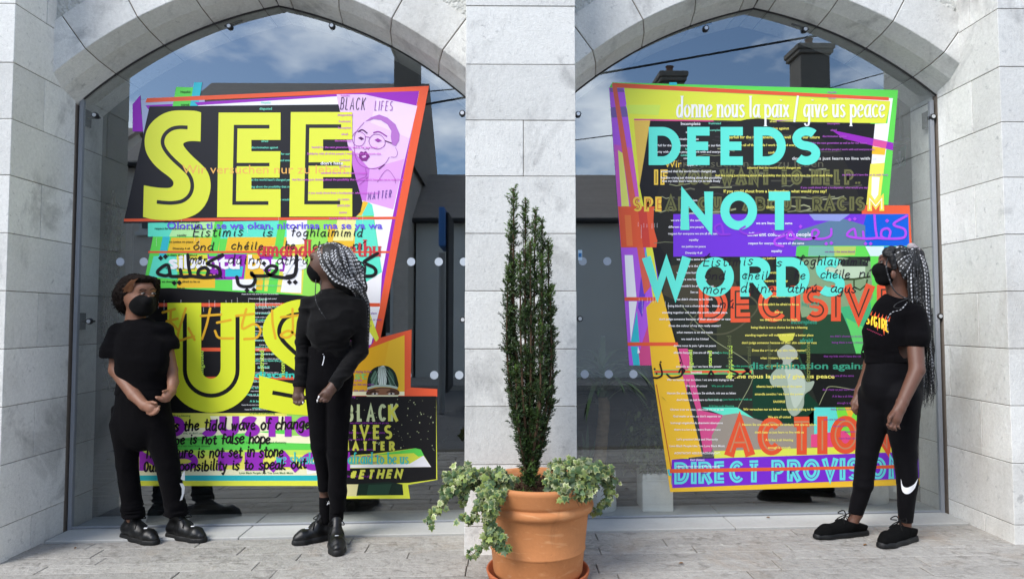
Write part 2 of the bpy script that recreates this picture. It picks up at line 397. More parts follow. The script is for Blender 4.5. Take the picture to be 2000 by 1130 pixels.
wr = window(CXR, XPR, XRR - 0.012, [(1820, 229, 'r'), (1834, 617, 'r'), (1129, 224, 'n'), (1132.5, 622, 'n'), (1378, 57, 't'), (1571, 59, 't')], DR, '')

# interior ----------------------------------------------------------
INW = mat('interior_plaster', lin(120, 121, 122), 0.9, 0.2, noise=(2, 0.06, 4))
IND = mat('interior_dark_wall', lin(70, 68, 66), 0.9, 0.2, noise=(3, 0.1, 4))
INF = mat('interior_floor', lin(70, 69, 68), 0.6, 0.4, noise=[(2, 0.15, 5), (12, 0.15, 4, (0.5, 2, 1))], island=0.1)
ib = MB()
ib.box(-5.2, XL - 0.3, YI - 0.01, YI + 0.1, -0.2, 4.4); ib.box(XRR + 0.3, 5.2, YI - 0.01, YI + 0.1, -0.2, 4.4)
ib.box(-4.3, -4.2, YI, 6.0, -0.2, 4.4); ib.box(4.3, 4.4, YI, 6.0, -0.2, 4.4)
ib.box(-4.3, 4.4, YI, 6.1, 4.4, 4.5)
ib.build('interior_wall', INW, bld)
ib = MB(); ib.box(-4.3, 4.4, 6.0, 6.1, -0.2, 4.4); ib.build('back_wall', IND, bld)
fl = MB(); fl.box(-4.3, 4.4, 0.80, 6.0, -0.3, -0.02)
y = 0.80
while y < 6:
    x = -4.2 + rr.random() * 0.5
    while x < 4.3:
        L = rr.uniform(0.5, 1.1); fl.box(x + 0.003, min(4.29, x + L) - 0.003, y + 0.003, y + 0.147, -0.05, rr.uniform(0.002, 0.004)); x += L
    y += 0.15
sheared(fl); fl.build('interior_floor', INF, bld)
rb = MB(); rb.box(-5.6, 5.6, 0.8, 6.2, 4.6, 6.3); rb.build('upper_storey', ROUGH, bld)
# grey door frame seen behind the left edge of the left window
dr = MB()
xa = P(243, 400, 1.9).x; xb = xa + 0.95
dr.box(xa, xa + 0.09, 1.86, 1.94, -0.1, 2.2); dr.box(xb, xb + 0.09, 1.86, 1.94, -0.1, 2.2); dr.box(xa + 0.09, xb, 1.86, 1.94, 2.11, 2.2)
dr.box(xa + 0.09, xb, 1.89, 1.92, -0.1, 2.11, 1)
tag(dr.build('inner_door', [mat('door_frame_paint', lin(136, 140, 148), 0.6), mat('door_leaf_paint', lin(104, 107, 113), 0.6, noise=(3, 0.05, 3))], bld, bevel=0.003))

# ================================================================ the street opposite, seen mirrored in the glass
SLATE = mat('roof_slate', lin(160, 150, 140), 0.8, 0.3, noise=[(8, 0.2, 4), (3, 0.25, 4, (0.3, 1, 5))], bump=(14, 0.5, 0.02, (0.2, 1, 6)))
RENDER = mat('grey_render', lin(226, 226, 220), 0.9, 0.2, noise=[(1.5, 0.1, 5), (30, 0.06, 3)])
BRICKD = mat('dark_brick', lin(204, 194, 182), 0.9, 0.2, noise=[(6, 0.2, 4), (9, 0.2, 4, (0.4, 1, 4))], bump=(20, 0.5, 0.01, (0.4, 1, 3)))
CHIMM = mat('chimney_render', lin(128, 122, 114), 0.9, 0.2, noise=(4, 0.2, 4))
WIN = mat('dark_window', lin(40, 44, 50), 0.1, 0.6)
FRM = mat('white_window_frame', lin(200, 200, 196), 0.6)
POTM = mat('chimney_pot_clay', lin(120, 88, 70), 0.8)
def house(label, x0, x1, yf, depth, zeave, zridge, chims, wall, hips=(0.0, 0.0), cols=4, gable=True):
    h = empty('house', ((x0 + x1) / 2, yf, -0.22), label, 'house')
    b = MB(); yb = yf - depth; ym = (yf + yb) / 2
    b.box(x0, x1, yb, yf, -0.22, zeave)
    if gable:
        for xe in (x0, x1):
            b.add([(xe, yf, zeave), (xe, yb, zeave), (xe, ym, zridge - 0.05)], [(0, 1, 2)])
    b.build('wall', wall, h)
    r = MB(); t = 0.12; o = 0.25
    hx0, hx1 = x0 - 0.1 + hips[0], x1 + 0.1 - hips[1]
    for dz in (0,):
        v = [(x0 - 0.1, yf + o, zeave), (x1 + 0.1, yf + o, zeave), (hx1, ym, zridge), (hx0, ym, zridge), (x0 - 0.1, yb - o, zeave), (x1 + 0.1, yb - o, zeave)]
        v2 = [(a, c, z + t) for a, c, z in v]
        r.add(v + v2, [(0, 1, 2, 3), (3, 2, 5, 4), (6, 9, 8, 7), (9, 10, 11, 8), (0, 6, 7, 1), (4, 5, 11, 10), (0, 3, 9, 6), (3, 4, 10, 9), (1, 7, 8, 2), (2, 8, 11, 5)] + ([(6, 10, 9), (7, 8, 11)] if hips[0] else []))
    ro = r.build('roof', SLATE, h, recalc=True)
    gu = MB(); gu.tube([(x0 - 0.1, yf + o + 0.05, zeave + 0.03), (x1 + 0.1, yf + o + 0.05, zeave + 0.03)], 0.06, 8); gu.build('gutter', DARKM, h)
    for (xa, xb, zt, pots) in chims:
        c = MB(); c.box(xa, xb, ym - 0.4, ym + 0.4, zeave, zt - 0.28); c.box(xa - 0.08, xb + 0.08, ym - 0.48, ym + 0.48, zt - 0.28, zt - 0.16); c.box(xa - 0.12, xb + 0.12, ym - 0.52, ym + 0.52, zt - 0.16, zt)
        co = c.build('chimney', CHIMM, h, bevel=0.02)
        for k in range(pots):
            p = MB(); px = xa + (xb - xa) * (k + 0.5) / pots
            p.lathe([(0.13, 0), (0.10, 0.1), (0.10, 0.26), (0.13, 0.30), (0.09, 0.30)], px, ym, 12, z0=zt); p.build('chimney_pot', POTM, co)
    n = cols; rows = (0.9, 3.4) if zeave > 4.6 else (0.9,)
    for k in range(n):
        xc = x0 + (x1 - x0) * (k + 0.5) / n
        for zr in rows:
            if zr + 1.5 > zeave: continue
            f = MB(); f.box(xc - 0.5, xc + 0.5, yf - 0.02, yf + 0.03, zr, zr + 1.45); f.box(xc - 0.56, xc + 0.56, yf - 0.02, yf + 0.1, zr - 0.1, zr - 0.002)
            fo = f.build('window', FRM, h, bevel=0.005)
            p = MB(); p.box(xc - 0.43, xc - 0.03, yf + 0.032, yf + 0.036, zr + 0.07, zr + 1.38); p.box(xc + 0.03, xc + 0.43, yf + 0.032, yf + 0.036, zr + 0.07, zr + 1.38); p.build('pane', WIN, fo)
    return h
YS = -11.5
def sx(u, y=YS): return PV(u, 300, y).x
def sz(v, y=YS): return PV(985, v, y).z
YM = YS - 3.5                                    # ridge depth
house('tall dark gabled house across the street, mirrored behind the SEE US poster', PV(380, 180, YM).x, PV(832, 180, YM).x, YS, 7.0, sz(330), PV(985, 172, YM).z,
      [(PV(774, 100, YM).x, PV(820, 100, YM).x, PV(800, 92, YM).z, 0)], BRICKD, hips=(0.6, 0.0), cols=4)
YM2 = YS - 1.0 - 2.0
house('low grey house with slate roof, mirrored beside the stone pillar', sx(700, YS - 1) + 1.5, PV(1262, 340, YM2).x, YS - 1.0, 5.0, sz(436, YS - 1), PV(985, 342, YM2).z, [], RENDER, cols=0)
house('brown house with two chimneys, mirrored above the DEEDS NOT WORDS poster', PV(1268, 200, YM).x, PV(1760, 200, YM).x, YS, 7.0, sz(330), PV(985, 190, YM).z,
      [(PV(1288, 150, YM).x, PV(1328, 150, YM).x, PV(1300, 150, YM).z, 1), (PV(1552, 100, YM).x, PV(1608, 100, YM).x, PV(1580, 97, YM).z, 1)], BRICKD, cols=4)
house('plain rendered house far along the opposite side of the street', PV(-360, 200, YM).x, PV(300, 200, YM).x - 0.4, YS, 7.0, sz(360), PV(985, 260, YM).z, [], RENDER, cols=4)
house('plain brick house at the far end of the opposite terrace', PV(1775, 200, YM).x, PV(2500, 200, YM).x, YS, 7.0, sz(360), PV(985, 260, YM).z, [], BRICKD, cols=5)
fp = MB(); fp.box(-30, 30, YS, YS + 1.9, -0.3, -0.1); tag(fp.build('far_pavement', PAVE, bevel=0.01), kind='structure')
# overhead wires, each a thing
CAB = mat('black_cable', (0.012, 0.012, 0.013), 0.6)
for k, (u0, v0, u1, v1, yy, r, lab) in enumerate(((1150, 148, 1640, 62, -7.5, 0.022, 'thick black overhead cable crossing the mirrored sky of the right window'),
                                                  (1600, 178, 1780, 128, -9.0, 0.012, 'thin overhead wire beside the mirrored chimney'),
                                                  (1050, 283, 1215, 262, -9.0, 0.012, 'thin sagging wire mirrored low beside the pillar'),
                                                  (800, 182, 960, 168, -9.0, 0.014, 'short dark wire running off the mirrored gable'))):
    a, b = PV(u0, v0, yy), PV(u1, v1, yy); d = b - a; a = a - d * 0.8; b = b + d * 0.8
    m = MB(); m.tube([a + (b - a) * (t / 16) - Vector((0, 0, 0.0)) for t in range(17)], r, 6)
    tag(m.build('overhead_wire', CAB), lab, 'wire', 'overhead wires')
# street sign standing in the road behind the camera, mirrored edge-on
ss = PV(861, 1000, -6.0); sr = empty('street_sign', (ss.x, -6.0, -0.1), 'tall dark information panel on a grey pole, mirrored in the left window', 'sign')
m = MB(); m.tube([(ss.x, -6, -0.2), (ss.x, -6, 2.35)], 0.055, 12); m.build('pole', mat('galvanised_pole', lin(150, 150, 150), 0.5, 0.5, 0.4), sr)
zt = PV(861, 405, -6).z
m = MB(); m.box(ss.x - 0.05, ss.x + 0.05, -6.85, -5.9, PV(861, 482, -6).z, zt); m.build('panel', mat('panel_blue', lin(60, 120, 190), 0.5), sr, bevel=0.03, seg=3)
m = MB(); m.box(ss.x + 0.052, ss.x + 0.10, -7.2, -6.1, 0.1, zt - 0.06); m.build('back_board', mat('panel_dark', lin(34, 34, 38), 0.5), sr, bevel=0.01)
# ================================================================ the two printed posters on the outside of the glass
def arcp(cx, cy, rx, ry, a0, a1, n=14):
    return [(cx + rx * math.cos(R(a0 + (a1 - a0) * k / n)), cy + ry * math.sin(R(a0 + (a1 - a0) * k / n))) for k in range(n + 1)]
# centre lines of capitals in the unit square (y up); True = closed
CAPS = {
 'A': (.86, [([(0, 0), (.5, 1), (1, 0)], 0), ([(.2, .3), (.8, .3)], 0)]),
 'B': (.72, [([(0, .5), (.55, .5)] + arcp(.55, .25, .45, .25, 90, -90)[1:] + [(0, 0), (0, 1), (.5, 1)] + arcp(.5, .75, .42, .25, 90, -90)[1:] + [(0, .5)], 0)]),
 'C': (.84, [(arcp(.52, .5, .52, .5, 42, 318, 26), 0)]),
 'D': (.80, [([(0, 0), (0, 1), (.4, 1)] + arcp(.4, .5, .6, .5, 90, -90, 18)[1:], 1)]),
 'E': (.62, [([(1, 1), (0, 1), (0, 0), (1, 0)], 0), ([(0, .5), (.92, .5)], 0)]),
 'F': (.6, [([(1, 1), (0, 1), (0, 0)], 0), ([(0, .5), (.9, .5)], 0)]),
 'G': (.86, [(arcp(.52, .5, .52, .5, 42, 335, 26) + [(1, .46), (.58, .46)], 0)]),
 'H': (.78, [([(0, 0), (0, 1)], 0), ([(1, 0), (1, 1)], 0), ([(0, .5), (1, .5)], 0)]),
 'I': (.0, [([(.5, 0), (.5, 1)], 0)]),
 'J': (.55, [([(1, 1), (1, .3)] + arcp(.5, .3, .5, .3, 0, -150)[1:], 0)]),
 'K': (.76, [([(0, 0), (0, 1)], 0), ([(1, 1), (.05, .45)], 0), ([(.3, .6), (1, 0)], 0)]),
 'L': (.58, [([(0, 1), (0, 0), (1, 0)], 0)]),
 'M': (.95, [([(0, 0), (0, 1), (.5, .25), (1, 1), (1, 0)], 0)]),
 'N': (.82, [([(0, 0), (0, 1), (1, 0), (1, 1)], 0)]),
 'O': (.96, [(arcp(.5, .5, .5, .5, 90, 450, 34)[:-1], 1)]),
 'P': (.68, [([(0, 0), (0, 1), (.55, 1)] + arcp(.55, .73, .45, .27, 90, -90)[1:] + [(0, .46)], 0)]),
 'R': (.70, [([(0, 0), (0, 1), (.55, 1)] + arcp(.55, .73, .45, .27, 90, -90)[1:] + [(0, .46)], 0), ([(.5, .46), (1, 0)], 0)]),
 'S': (.66, [(arcp(.5, .755, .5, .245, 38, 270, 18) + arcp(.5, .25, .5, .25, 90, -142, 18)[1:], 0)]),
 'T': (.74, [([(0, 1), (1, 1)], 0), ([(.5, 1), (.5, 0)], 0)]),
 'U': (.74, [([(0, 1), (0, .4)] + arcp(.5, .4, .5, .4, 180, 360, 16)[1:] + [(1, 1)], 0)]),
 'V': (.86, [([(0, 1), (.5, 0), (1, 1)], 0)]),
 'W': (1.25, [([(0, 1), (.26, 0), (.5, .9), (.74, 0), (1, 1)], 0)]),
 'Y': (.8, [([(0, 1), (.5, .45), (1, 1)], 0), ([(.5, .45), (.5, 0)], 0)]),
 '#': (.8, [([(.3, 0), (.45, 1)], 0), ([(.65, 0), (.8, 1)], 0), ([(0, .65), (1, .65)], 0), ([(0, .32), (1, .32)], 0)]),
 ',': (.1, [([(.6, .05), (.3, -.15)], 0)]), '.': (.1, [([(.5, .0), (.5, .02)], 0)]),
 "'": (.05, [([(.5, 1), (.4, .8)], 0)]), '-': (.4, [([(0, .5), (1, .5)], 0)]),
}
# centre lines of lower case letters: baseline 0, x-height 1
LOW = {
 'a': (.9, [[(.85, .85), (.5, 1), (.1, .7), (.05, .3), (.35, 0), (.7, .25), (.85, .9)], [(.85, 1), (.82, .3), (.95, 0), (1.05, .12)]]),
 'b': (.85, [[(.08, 1.7), (.08, .05)], [(.08, .6), (.45, 1), (.85, .65), (.8, .2), (.45, 0), (.08, .2)]]),
 'c': (.75, [[(.8, .82), (.5, 1), (.1, .7), (.1, .25), (.45, 0), (.85, .2)]]),
 'd': (.9, [[(.85, .8), (.45, 1), (.08, .6), (.12, .15), (.45, 0), (.82, .4)], [(.85, 1.7), (.85, .1), (1, .02)]]),
 'e': (.8, [[(.08, .5), (.6, .58), (.78, .8), (.5, 1), (.15, .8), (.05, .4), (.35, 0), (.85, .2)]]),
 'f': (.55, [[(.75, 1.55), (.5, 1.7), (.3, 1.4), (.28, 0)], [(0, .95), (.65, .95)]]),
 'g': (.9, [[(.85, .82), (.45, 1), (.08, .6), (.2, .1), (.55, .1), (.85, .5)], [(.87, 1), (.85, -.4), (.5, -.7), (.1, -.5)]]),
 'h': (.85, [[(.08, 1.7), (.08, 0)], [(.08, .6), (.45, 1), (.78, .8), (.8, 0)]]),
 'i': (.25, [[(.15, 1), (.15, .15), (.3, 0)], [(.15, 1.35), (.17, 1.42)]]),
 'j': (.3, [[(.25, 1), (.25, -.4), (-.1, -.65)], [(.25, 1.35), (.27, 1.42)]]),
 'k': (.8, [[(.08, 1.7), (.08, 0)], [(.7, .95), (.12, .42), (.8, 0)]]),
 'l': (.25, [[(.12, 1.7), (.12, .15), (.3, 0)]]),
 'm': (1.35, [[(.08, 1), (.08, 0)], [(.08, .6), (.35, 1), (.62, .8), (.63, 0)], [(.63, .6), (.95, 1), (1.2, .8), (1.22, 0)]]),
 'n': (.85, [[(.08, 1), (.08, 0)], [(.08, .6), (.45, 1), (.78, .8), (.8, 0)]]),
 'o': (.85, [[(.45, 1), (.08, .7), (.08, .3), (.42, 0), (.8, .3), (.8, .7), (.45, 1)]]),
 'p': (.85, [[(.08, 1), (.08, -.7)], [(.08, .7), (.45, 1), (.85, .65), (.8, .2), (.45, 0), (.08, .25)]]),
 'r': (.6, [[(.08, 1), (.08, 0)], [(.08, .55), (.35, .95), (.65, .9)]]),
 's': (.7, [[(.72, .85), (.4, 1), (.12, .78), (.4, .53), (.7, .28), (.4, 0), (.05, .15)]]),
 't': (.55, [[(.28, 1.4), (.28, .2), (.5, 0), (.7, .1)], [(0, 1), (.62, 1)]]),
 'u': (.85, [[(.08, 1), (.1, .25), (.4, 0), (.75, .35)], [(.78, 1), (.78, .12), (.95, 0)]]),
 'v': (.75, [[(.02, 1), (.38, 0)], [(.38, 0), (.74, 1)]]),
 'w': (1.15, [[(.02, 1), (.28, 0)], [(.28, 0), (.56, .9)], [(.56, .9), (.84, 0)], [(.84, 0), (1.1, 1)]]),
 'x': (.75, [[(0, 1), (.75, 0)], [(.75, 1), (0, 0)]]),
 'y': (.75, [[(.02, 1), (.4, .05)], [(.78, 1), (.3, -.65), (0, -.6)]]),
 '/': (.6, [[(.0, -.4), (.6, 1.75)]]), '.': (.2, [[(.1, 0), (.12, .05)]]), ',': (.2, [[(.15, .05), (.05, -.25)]]), '-': (.5, [[(.05, .5), (.45, .5)]]),
}
ACC = {'\u00e9': 'e', '\u00f3': 'o', '\u00fa': 'u', '\u00ed': 'i', '\u00e1': 'a', '\u00c9': '\u00c9'}

class Poster:
    """flat printed artwork: everything is drawn in photo pixels on the plane of the glass, later sheets a hair in front of earlier ones"""
    def __init__(s, name, label, y0, foot):
        s.root = empty(name, P(*foot, y0), label, 'poster'); s.y = y0; s.n = 0; s.last = -1; s.k = 0; s.parts = {}; s.cur = None; s.cols = {}
    def part(s, name): s.cur = name; s.parts.setdefault(name, (MB(), []))
    def _put(s, vs, fs, col):
        mb, cl = s.parts[s.cur]
        if s.n != s.last: s.last = s.n; s.k = 0
        s.k += 1
        if col not in cl: cl.append(col)
        y = s.y - 0.00002 * s.n - 0.0000022 * (s.k % 9)
        mb.add([P(u, v, y) for u, v in vs], fs, cl.index(col))
    def poly(s, pts, col):
        s.n += 1
        a = sum(pts[i][0] * pts[(i + 1) % len(pts)][1] - pts[(i + 1) % len(pts)][0] * pts[i][1] for i in range(len(pts)))
        if a > 0: pts = pts[::-1]
        s._put(pts, [tuple(range(len(pts)))], col)
    def rect(s, u0, v0, u1, v1, col): s.poly([(u0, v0), (u1, v0), (u1, v1), (u0, v1)], col)
    def stroke(s, pts, t, col, closed=False, nib=None, caps=False, bump=True):
        """a band of thickness t along pts (pixel space), mitred"""
        if bump: s.n += 1
        q = []
        for p in pts:
            if not q or math.hypot(p[0] - q[-1][0], p[1] - q[-1][1]) > 1e-3: q.append((float(p[0]), float(p[1])))
        if closed and len(q) > 2 and math.hypot(q[0][0] - q[-1][0], q[0][1] - q[-1][1]) < 1e-3: q.pop()
        n = len(q)
        if n < 2: return
        L = []; Rr = []
        for i in range(n):
            a = q[(i - 1) % n] if (closed or i > 0) else None; b = q[i]; c = q[(i + 1) % n] if (closed or i < n - 1) else None
            d1 = None if a is None else Vector((b[0] - a[0], b[1] - a[1])).normalized()
            d2 = None if c is None else Vector((c[0] - b[0], c[1] - b[1])).normalized()
            if d1 is None: d1 = d2
            if d2 is None: d2 = d1
            n1 = Vector((-d1.y, d1.x)); n2 = Vector((-d2.y, d2.x)); m = n1 + n2
            if m.length < 1e-4: m = n1
            m.normalize(); k = 1 / max(0.42, m.dot(n1))
            h = t / 2
            if nib:
                h = 0.5 * math.sqrt((m.x * nib[0]) ** 2 + (m.y * nib[1]) ** 2); k = min(k, 1.2)
            L.append((b[0] + m.x * h * k, b[1] + m.y * h * k)); Rr.append((b[0] - m.x * h * k, b[1] - m.y * h * k))
        fs = [(i, i + 1, n + i + 1, n + i) for i in range(n - 1)]
        if closed: fs.append((n - 1, 0, n, 2 * n - 1))
        s._put(L + Rr, fs, col)
        if caps:
            for p in (q[0], q[-1]):
                s._put([(p[0] + t / 2 * math.cos(j * math.pi / 5), p[1] - t / 2 * math.sin(j * math.pi / 5)) for j in range(10)], [tuple(range(10))], col)
    def caps(s, text, u0, u1, v0, v1, t, col, gap=None, inline=None, slope=0.0, lean=0.0, only=None):
        """capital letters whose outer edges fill the box (v0 top, v1 bottom); slope tilts the base line; inline = (thickness, colour)"""
        H = v1 - v0; hh = H - t; gap = t * 0.42 if gap is None else gap; wd = []
        for ch in text: wd.append(t * 1.3 if ch == ' ' else (CAPS[ch][0] * hh + t))
        tot = sum(wd) + gap * (len(text) - 1); k = (u1 - u0 - gap * (len(text) - 1)) / (tot - gap * (len(text) - 1)); u = u0
        s.n += 1
        for layer in ((t, col), inline) if inline else ((t, col),):
            s.n += 1; u = u0
            for idx, ch in enumerate(text):
                w = wd[idx] * k
                if ch != ' ' and (only is None or idx in only):
                    for path, closed in CAPS[ch][1]:
                        pts = []
                        for (a, b) in path:
                            x = u + t / 2 + a * (w - t); y = v1 - t / 2 - b * hh
                            pts.append((x + lean * (v1 - y), y + slope * (x - u0)))
                        # long straight verticals/diagonals end flush with the box
                        if not closed and ch in 'AHIKMNTVWYLEFPRUDX':
                            for e in (0, -1):
                                yb = path[e][1]
                                if yb in (0, 1) and abs(path[e][1] - path[1 if e == 0 else -2][1]) > 0.3:
                                    o = pts[1 if e == 0 else -2]; p = pts[e]; dd = math.hypot(p[0] - o[0], p[1] - o[1]); ex = t / 2 if layer[0] == t else t * 0.1
                                    f = ex / max(1e-6, abs(p[1] - o[1])); pts[e] = (p[0] + (p[0] - o[0]) * f, p[1] + (p[1] - o[1]) * f)
                        s.stroke(pts, layer[0], layer[1], bool(closed), bump=False)
                u += w + gap
    def low(s, text, u0, u1, v, xh, t, col, nib=None, wob=0.0, slope=0.0, lean=0.0, serif=False, sp=0.35, word=0.9, caps=True, seed=1):
        """lower case written with a pen: v base line, xh x-height, stretched to run from u0 to u1"""
        rg = random.Random(seed); adv = []; x = 0
        for ch in text:
            adv.append(x)
            base = ACC.get(ch, ch)
            x += word if ch == ' ' else ((0.8 if ch.isupper() else LOW.get(base, (0.6, []))[0]) + sp)
        k = (u1 - u0) / max(.1, x - sp)
        s.n += 1
        for ch, a in zip(text, adv):
            if ch == ' ': continue
            base = ACC.get(ch, ch); dv = rg.uniform(-wob, wob) * xh; sc = 1 + rg.uniform(-wob, wob)
            if ch.upper() == ch and ch.isalpha() and ch not in LOW and (ch in CAPS or ch == '\u00c9'):
                st = [[(p[0] * .8, p[1] * 1.6) for p in pa] for pa, _ in CAPS['E' if ch == '\u00c9' else ch][1]]; sm = False
            else:
                st = LOW.get(base, (0, []))[1]; sm = True
            st = [list(z) for z in st]
            if ch in '\u00e9\u00f3\u00fa\u00ed\u00e1': st = [z for z in st if not (base == 'i' and z[0][1] > 1.2)] + [[(.35, 1.3), (.65, 1.65)]]
            if ch == '\u00c9': st.append([(.35, 1.75), (.6, 2.05)])
            for path in st:
                pts = [(u0 + (a + px * sc) * k, v - py * xh * sc + dv) for px, py in path]
                if sm and len(pts) > 2: pts = [(p.x, p.y) for p in catmull([(p[0], p[1], 0) for p in pts], 5)]
                pts = [(p[0] + lean * (v - p[1]), p[1] + slope * (p[0] - u0)) for p in pts]
                s.stroke(pts, t, col, nib=nib, caps=caps and not nib, bump=False)
                if serif:
                    for e, o in ((0, 1), (-1, -2)):
                        if abs(pts[e][0] - pts[o][0]) < 0.35 * abs(pts[e][1] - pts[o][1]) + 1e-6 and path[e][1] in (0, 1, 1.7, -.7):
                            s.stroke([(pts[e][0] - nib[0] * .8, pts[e][1]), (pts[e][0] + nib[0] * .8, pts[e][1])], nib[1] * 1.1, col, bump=False)
    def text(s, body, u, v, h, col, align='L', w=None, bold=0.018, slope=0.0, lean=0.0, vert=False, squeeze=1.0, same=False):
        """printed type: h cap height in pixels, (u, v) the base line's start / middle / end"""
        cu = bpy.data.curves.new('t', 'FONT'); cu.body = body; cu.size = 1; cu.resolution_u = 2; cu.offset = bold * .7
        ob = bpy.data.objects.new('t', cu); me = ob.to_mesh()
        n = len(me.vertices); co = np.zeros(n * 3); me.vertices.foreach_get('co', co); co = co.reshape(-1, 3)
        fs = [tuple(p.vertices) for p in me.polygons]
        if n:
            k = h / 0.70; x0, x1 = co[:, 0].min(), co[:, 0].max()
            kx = k * squeeze if w is None else w / max(1e-6, x1 - x0)
            X = (co[:, 0] - x0) * kx; Y = co[:, 1] * k; wd = (x1 - x0) * kx
            if align == 'C': X -= wd / 2
            if align == 'R': X -= wd
            if vert: U = u - Y; V = v - X
            else: U = u + X + lean * Y; V = v - Y + slope * X
            if not same: s.n += 1
            s._put(list(zip(U, V)), fs, col)
        ob.to_mesh_clear(); bpy.data.objects.remove(ob); bpy.data.curves.remove(cu)
    def lines(s, rows, h, col, align='C', bold=0.018, **kw):
        s.n += 1
        for r in rows: s.text(r[0], r[1], r[2], r[3] if len(r) > 3 else h, col, align, bold=bold, same=True, **kw)
    def build(s):
        for name, (mb, cl) in s.parts.items():
            if not mb.v: continue
            me = mb
            o = me.build(name, [ink(c) for c in cl], s.root)
def ink(c):
    k = 'print_%02x%02x%02x' % c
    return mat(k, lin(*[min(255, x) for x in c]), 0.38, 0.24)
YE = (222, 226, 72); YE2 = (218, 226, 52); BK = (26, 25, 27); PU = (150, 46, 178); DP = (118, 52, 198); OR = (226, 92, 58); AQ = (98, 222, 192); GR = (98, 212, 84)
PK = (206, 78, 132); GO = (234, 186, 52); CY = (56, 186, 198); WH = (238, 236, 238); TQ = (100, 224, 204); CRM = (244, 240, 200); BL = (10, 92, 205); LP = (222, 178, 226)

# ---------------------------------------------------------------- left poster: SEE US
A = Poster('poster', 'tall collage poster with SEE US in giant yellow letters on the left window', GLASS - 0.003, (470, 948))
A.part('paper_shapes')
A.poly([(259, 204), (274, 186), (276, 224), (290, 226), (284, 257), (259, 257)], PU)
A.poly([(275, 195), (400, 190), (400, 262), (280, 262)], (168, 178, 205))
A.poly([(284, 206), (400, 200), (392, 208), (290, 214)], PU)
A.poly([(344, 170), (380, 171), (372, 208), (337, 208)], GR); A.poly([(379, 161), (395, 161), (387, 208), (371, 208)], CY)
A.poly([(387, 206), (387, 203), (711, 182), (819, 176), (838, 168), (742, 660), (719, 680), (640, 700), (640, 560), (386, 470)], WH)
A.poly([(380, 200), (711, 181), (819, 175), (819, 178), (711, 185), (386, 206)], PU)
A.poly([(711, 185), (819, 176.5), (812, 207)], PU)
A.poly([(819, 176), (812, 207), (766, 427), (719, 681), (730, 669), (772, 430)], PU)
A.poly([(284, 200.5), (287, 192), (838, 168), (836, 179), (819, 178), (700, 182)], OR)
A.poly([(838, 168), (819, 177), (772, 430), (729, 668), (719, 681), (743, 660)], OR)
A.poly([(719, 394), (727, 400), (731, 421), (706, 421), (708, 405)], AQ); A.poly([(711, 392), (720, 394), (706, 421), (686, 421), (688, 413)], GO)
A.poly([(730, 398), (768, 409), (766, 421), (732, 421)], WH)
# drawing sheet, pink
A.poly([(657.5, 184.5), (711, 184.5), (815, 207), (768, 409), (687, 386)], (226, 190, 228))
A.poly([(676, 280), (722, 330), (715, 393), (687, 386)], (196, 116, 206)); A.poly([(722, 330), (790, 310), (768, 409), (715, 393)], (218, 160, 222))
A.poly([(735, 192), (815, 207), (800, 270), (724, 240)], (232, 206, 234))
# middle panel
A.poly([(289, 434), (289, 461), (299, 461), (284, 537), (306, 563), (700, 584), (720, 560), (746, 531), (730, 421), (289, 428)], GR)
for pts, c in (([(289, 430), (345, 430), (338, 462), (289, 462)], AQ), ([(345, 430), (500, 430), (490, 462), (330, 462)], (180, 232, 160)), ([(335, 464), (430, 464), (427, 490), (328, 490)], GO),
               ([(430, 430), (560, 430), (560, 466), (425, 466)], AQ), ([(445, 463), (560, 463), (556, 490), (440, 490)], GO), ([(560, 430), (620, 430), (650, 470), (560, 480)], WH),
               ([(318, 462), (332, 462), (318, 530), (304, 530)], CY), ([(405, 496), (482, 496), (476, 546), (410, 546)], PU), ([(350, 533), (420, 536), (420, 562), (345, 562)], GO),
               ([(300, 500), (350, 500), (345, 545), (290, 540)], AQ), ([(345, 497), (405, 497), (405, 530), (345, 530)], (226, 214, 70)), ([(440, 520), (475, 520), (472, 540), (440, 540)], CY),
               ([(482, 496), (520, 496), (512, 566), (476, 566)], GO), ([(520, 480), (600, 476), (600, 576), (516, 568)], (224, 216, 84)), ([(505, 496), (560, 498), (555, 530), (515, 530)], PU),
               ([(454, 545), (500, 545), (500, 568), (454, 566)], WH), ([(600, 430), (660, 430), (640, 580), (590, 578)], (150, 220, 90)), ([(560, 500), (590, 500), (588, 572), (548, 570)], WH),
               ([(640, 440), (700, 430), (690, 520), (640, 540)], GO), ([(545, 430), (560, 430), (540, 570), (522, 570)], GR), ([(420, 430), (436, 430), (424, 500), (408, 500)], GR),
               ([(694, 428), (730, 428), (746, 531), (721, 589), (690, 560)], AQ), ([(700, 560), (746, 531), (735, 600), (690, 600)], WH), ([(660, 425), (696, 425), (690, 470), (650, 470)], (236, 230, 150))):
    A.poly(pts, c)
A.poly([(721, 589), (746, 531), (742, 600), (725, 672), (700, 680), (690, 600)], WH)
A.poly([(690, 600), (715, 590), (740, 660), (735, 668)], YE)
# black panels
A.poly([(292, 208), (661, 204), (690, 330), (708, 395), (704, 414), (690, 428), (241, 436)], (38, 37, 41))
A.poly([(303, 563), (330, 562), (580, 576), (700, 586), (700, 808), (300, 808), (270, 700)], BK)
A.poly([(242, 427), (774, 423), (773, 428), (242, 432.5)], OR); A.poly([(290, 490), (761, 490), (760, 494), (289, 494)], OR)
for v, t in ((595, 7), (682, 7), (738, 6)): A.rect(272, v - t / 2, 742 if v < 600 else 690, v + t / 2, OR)
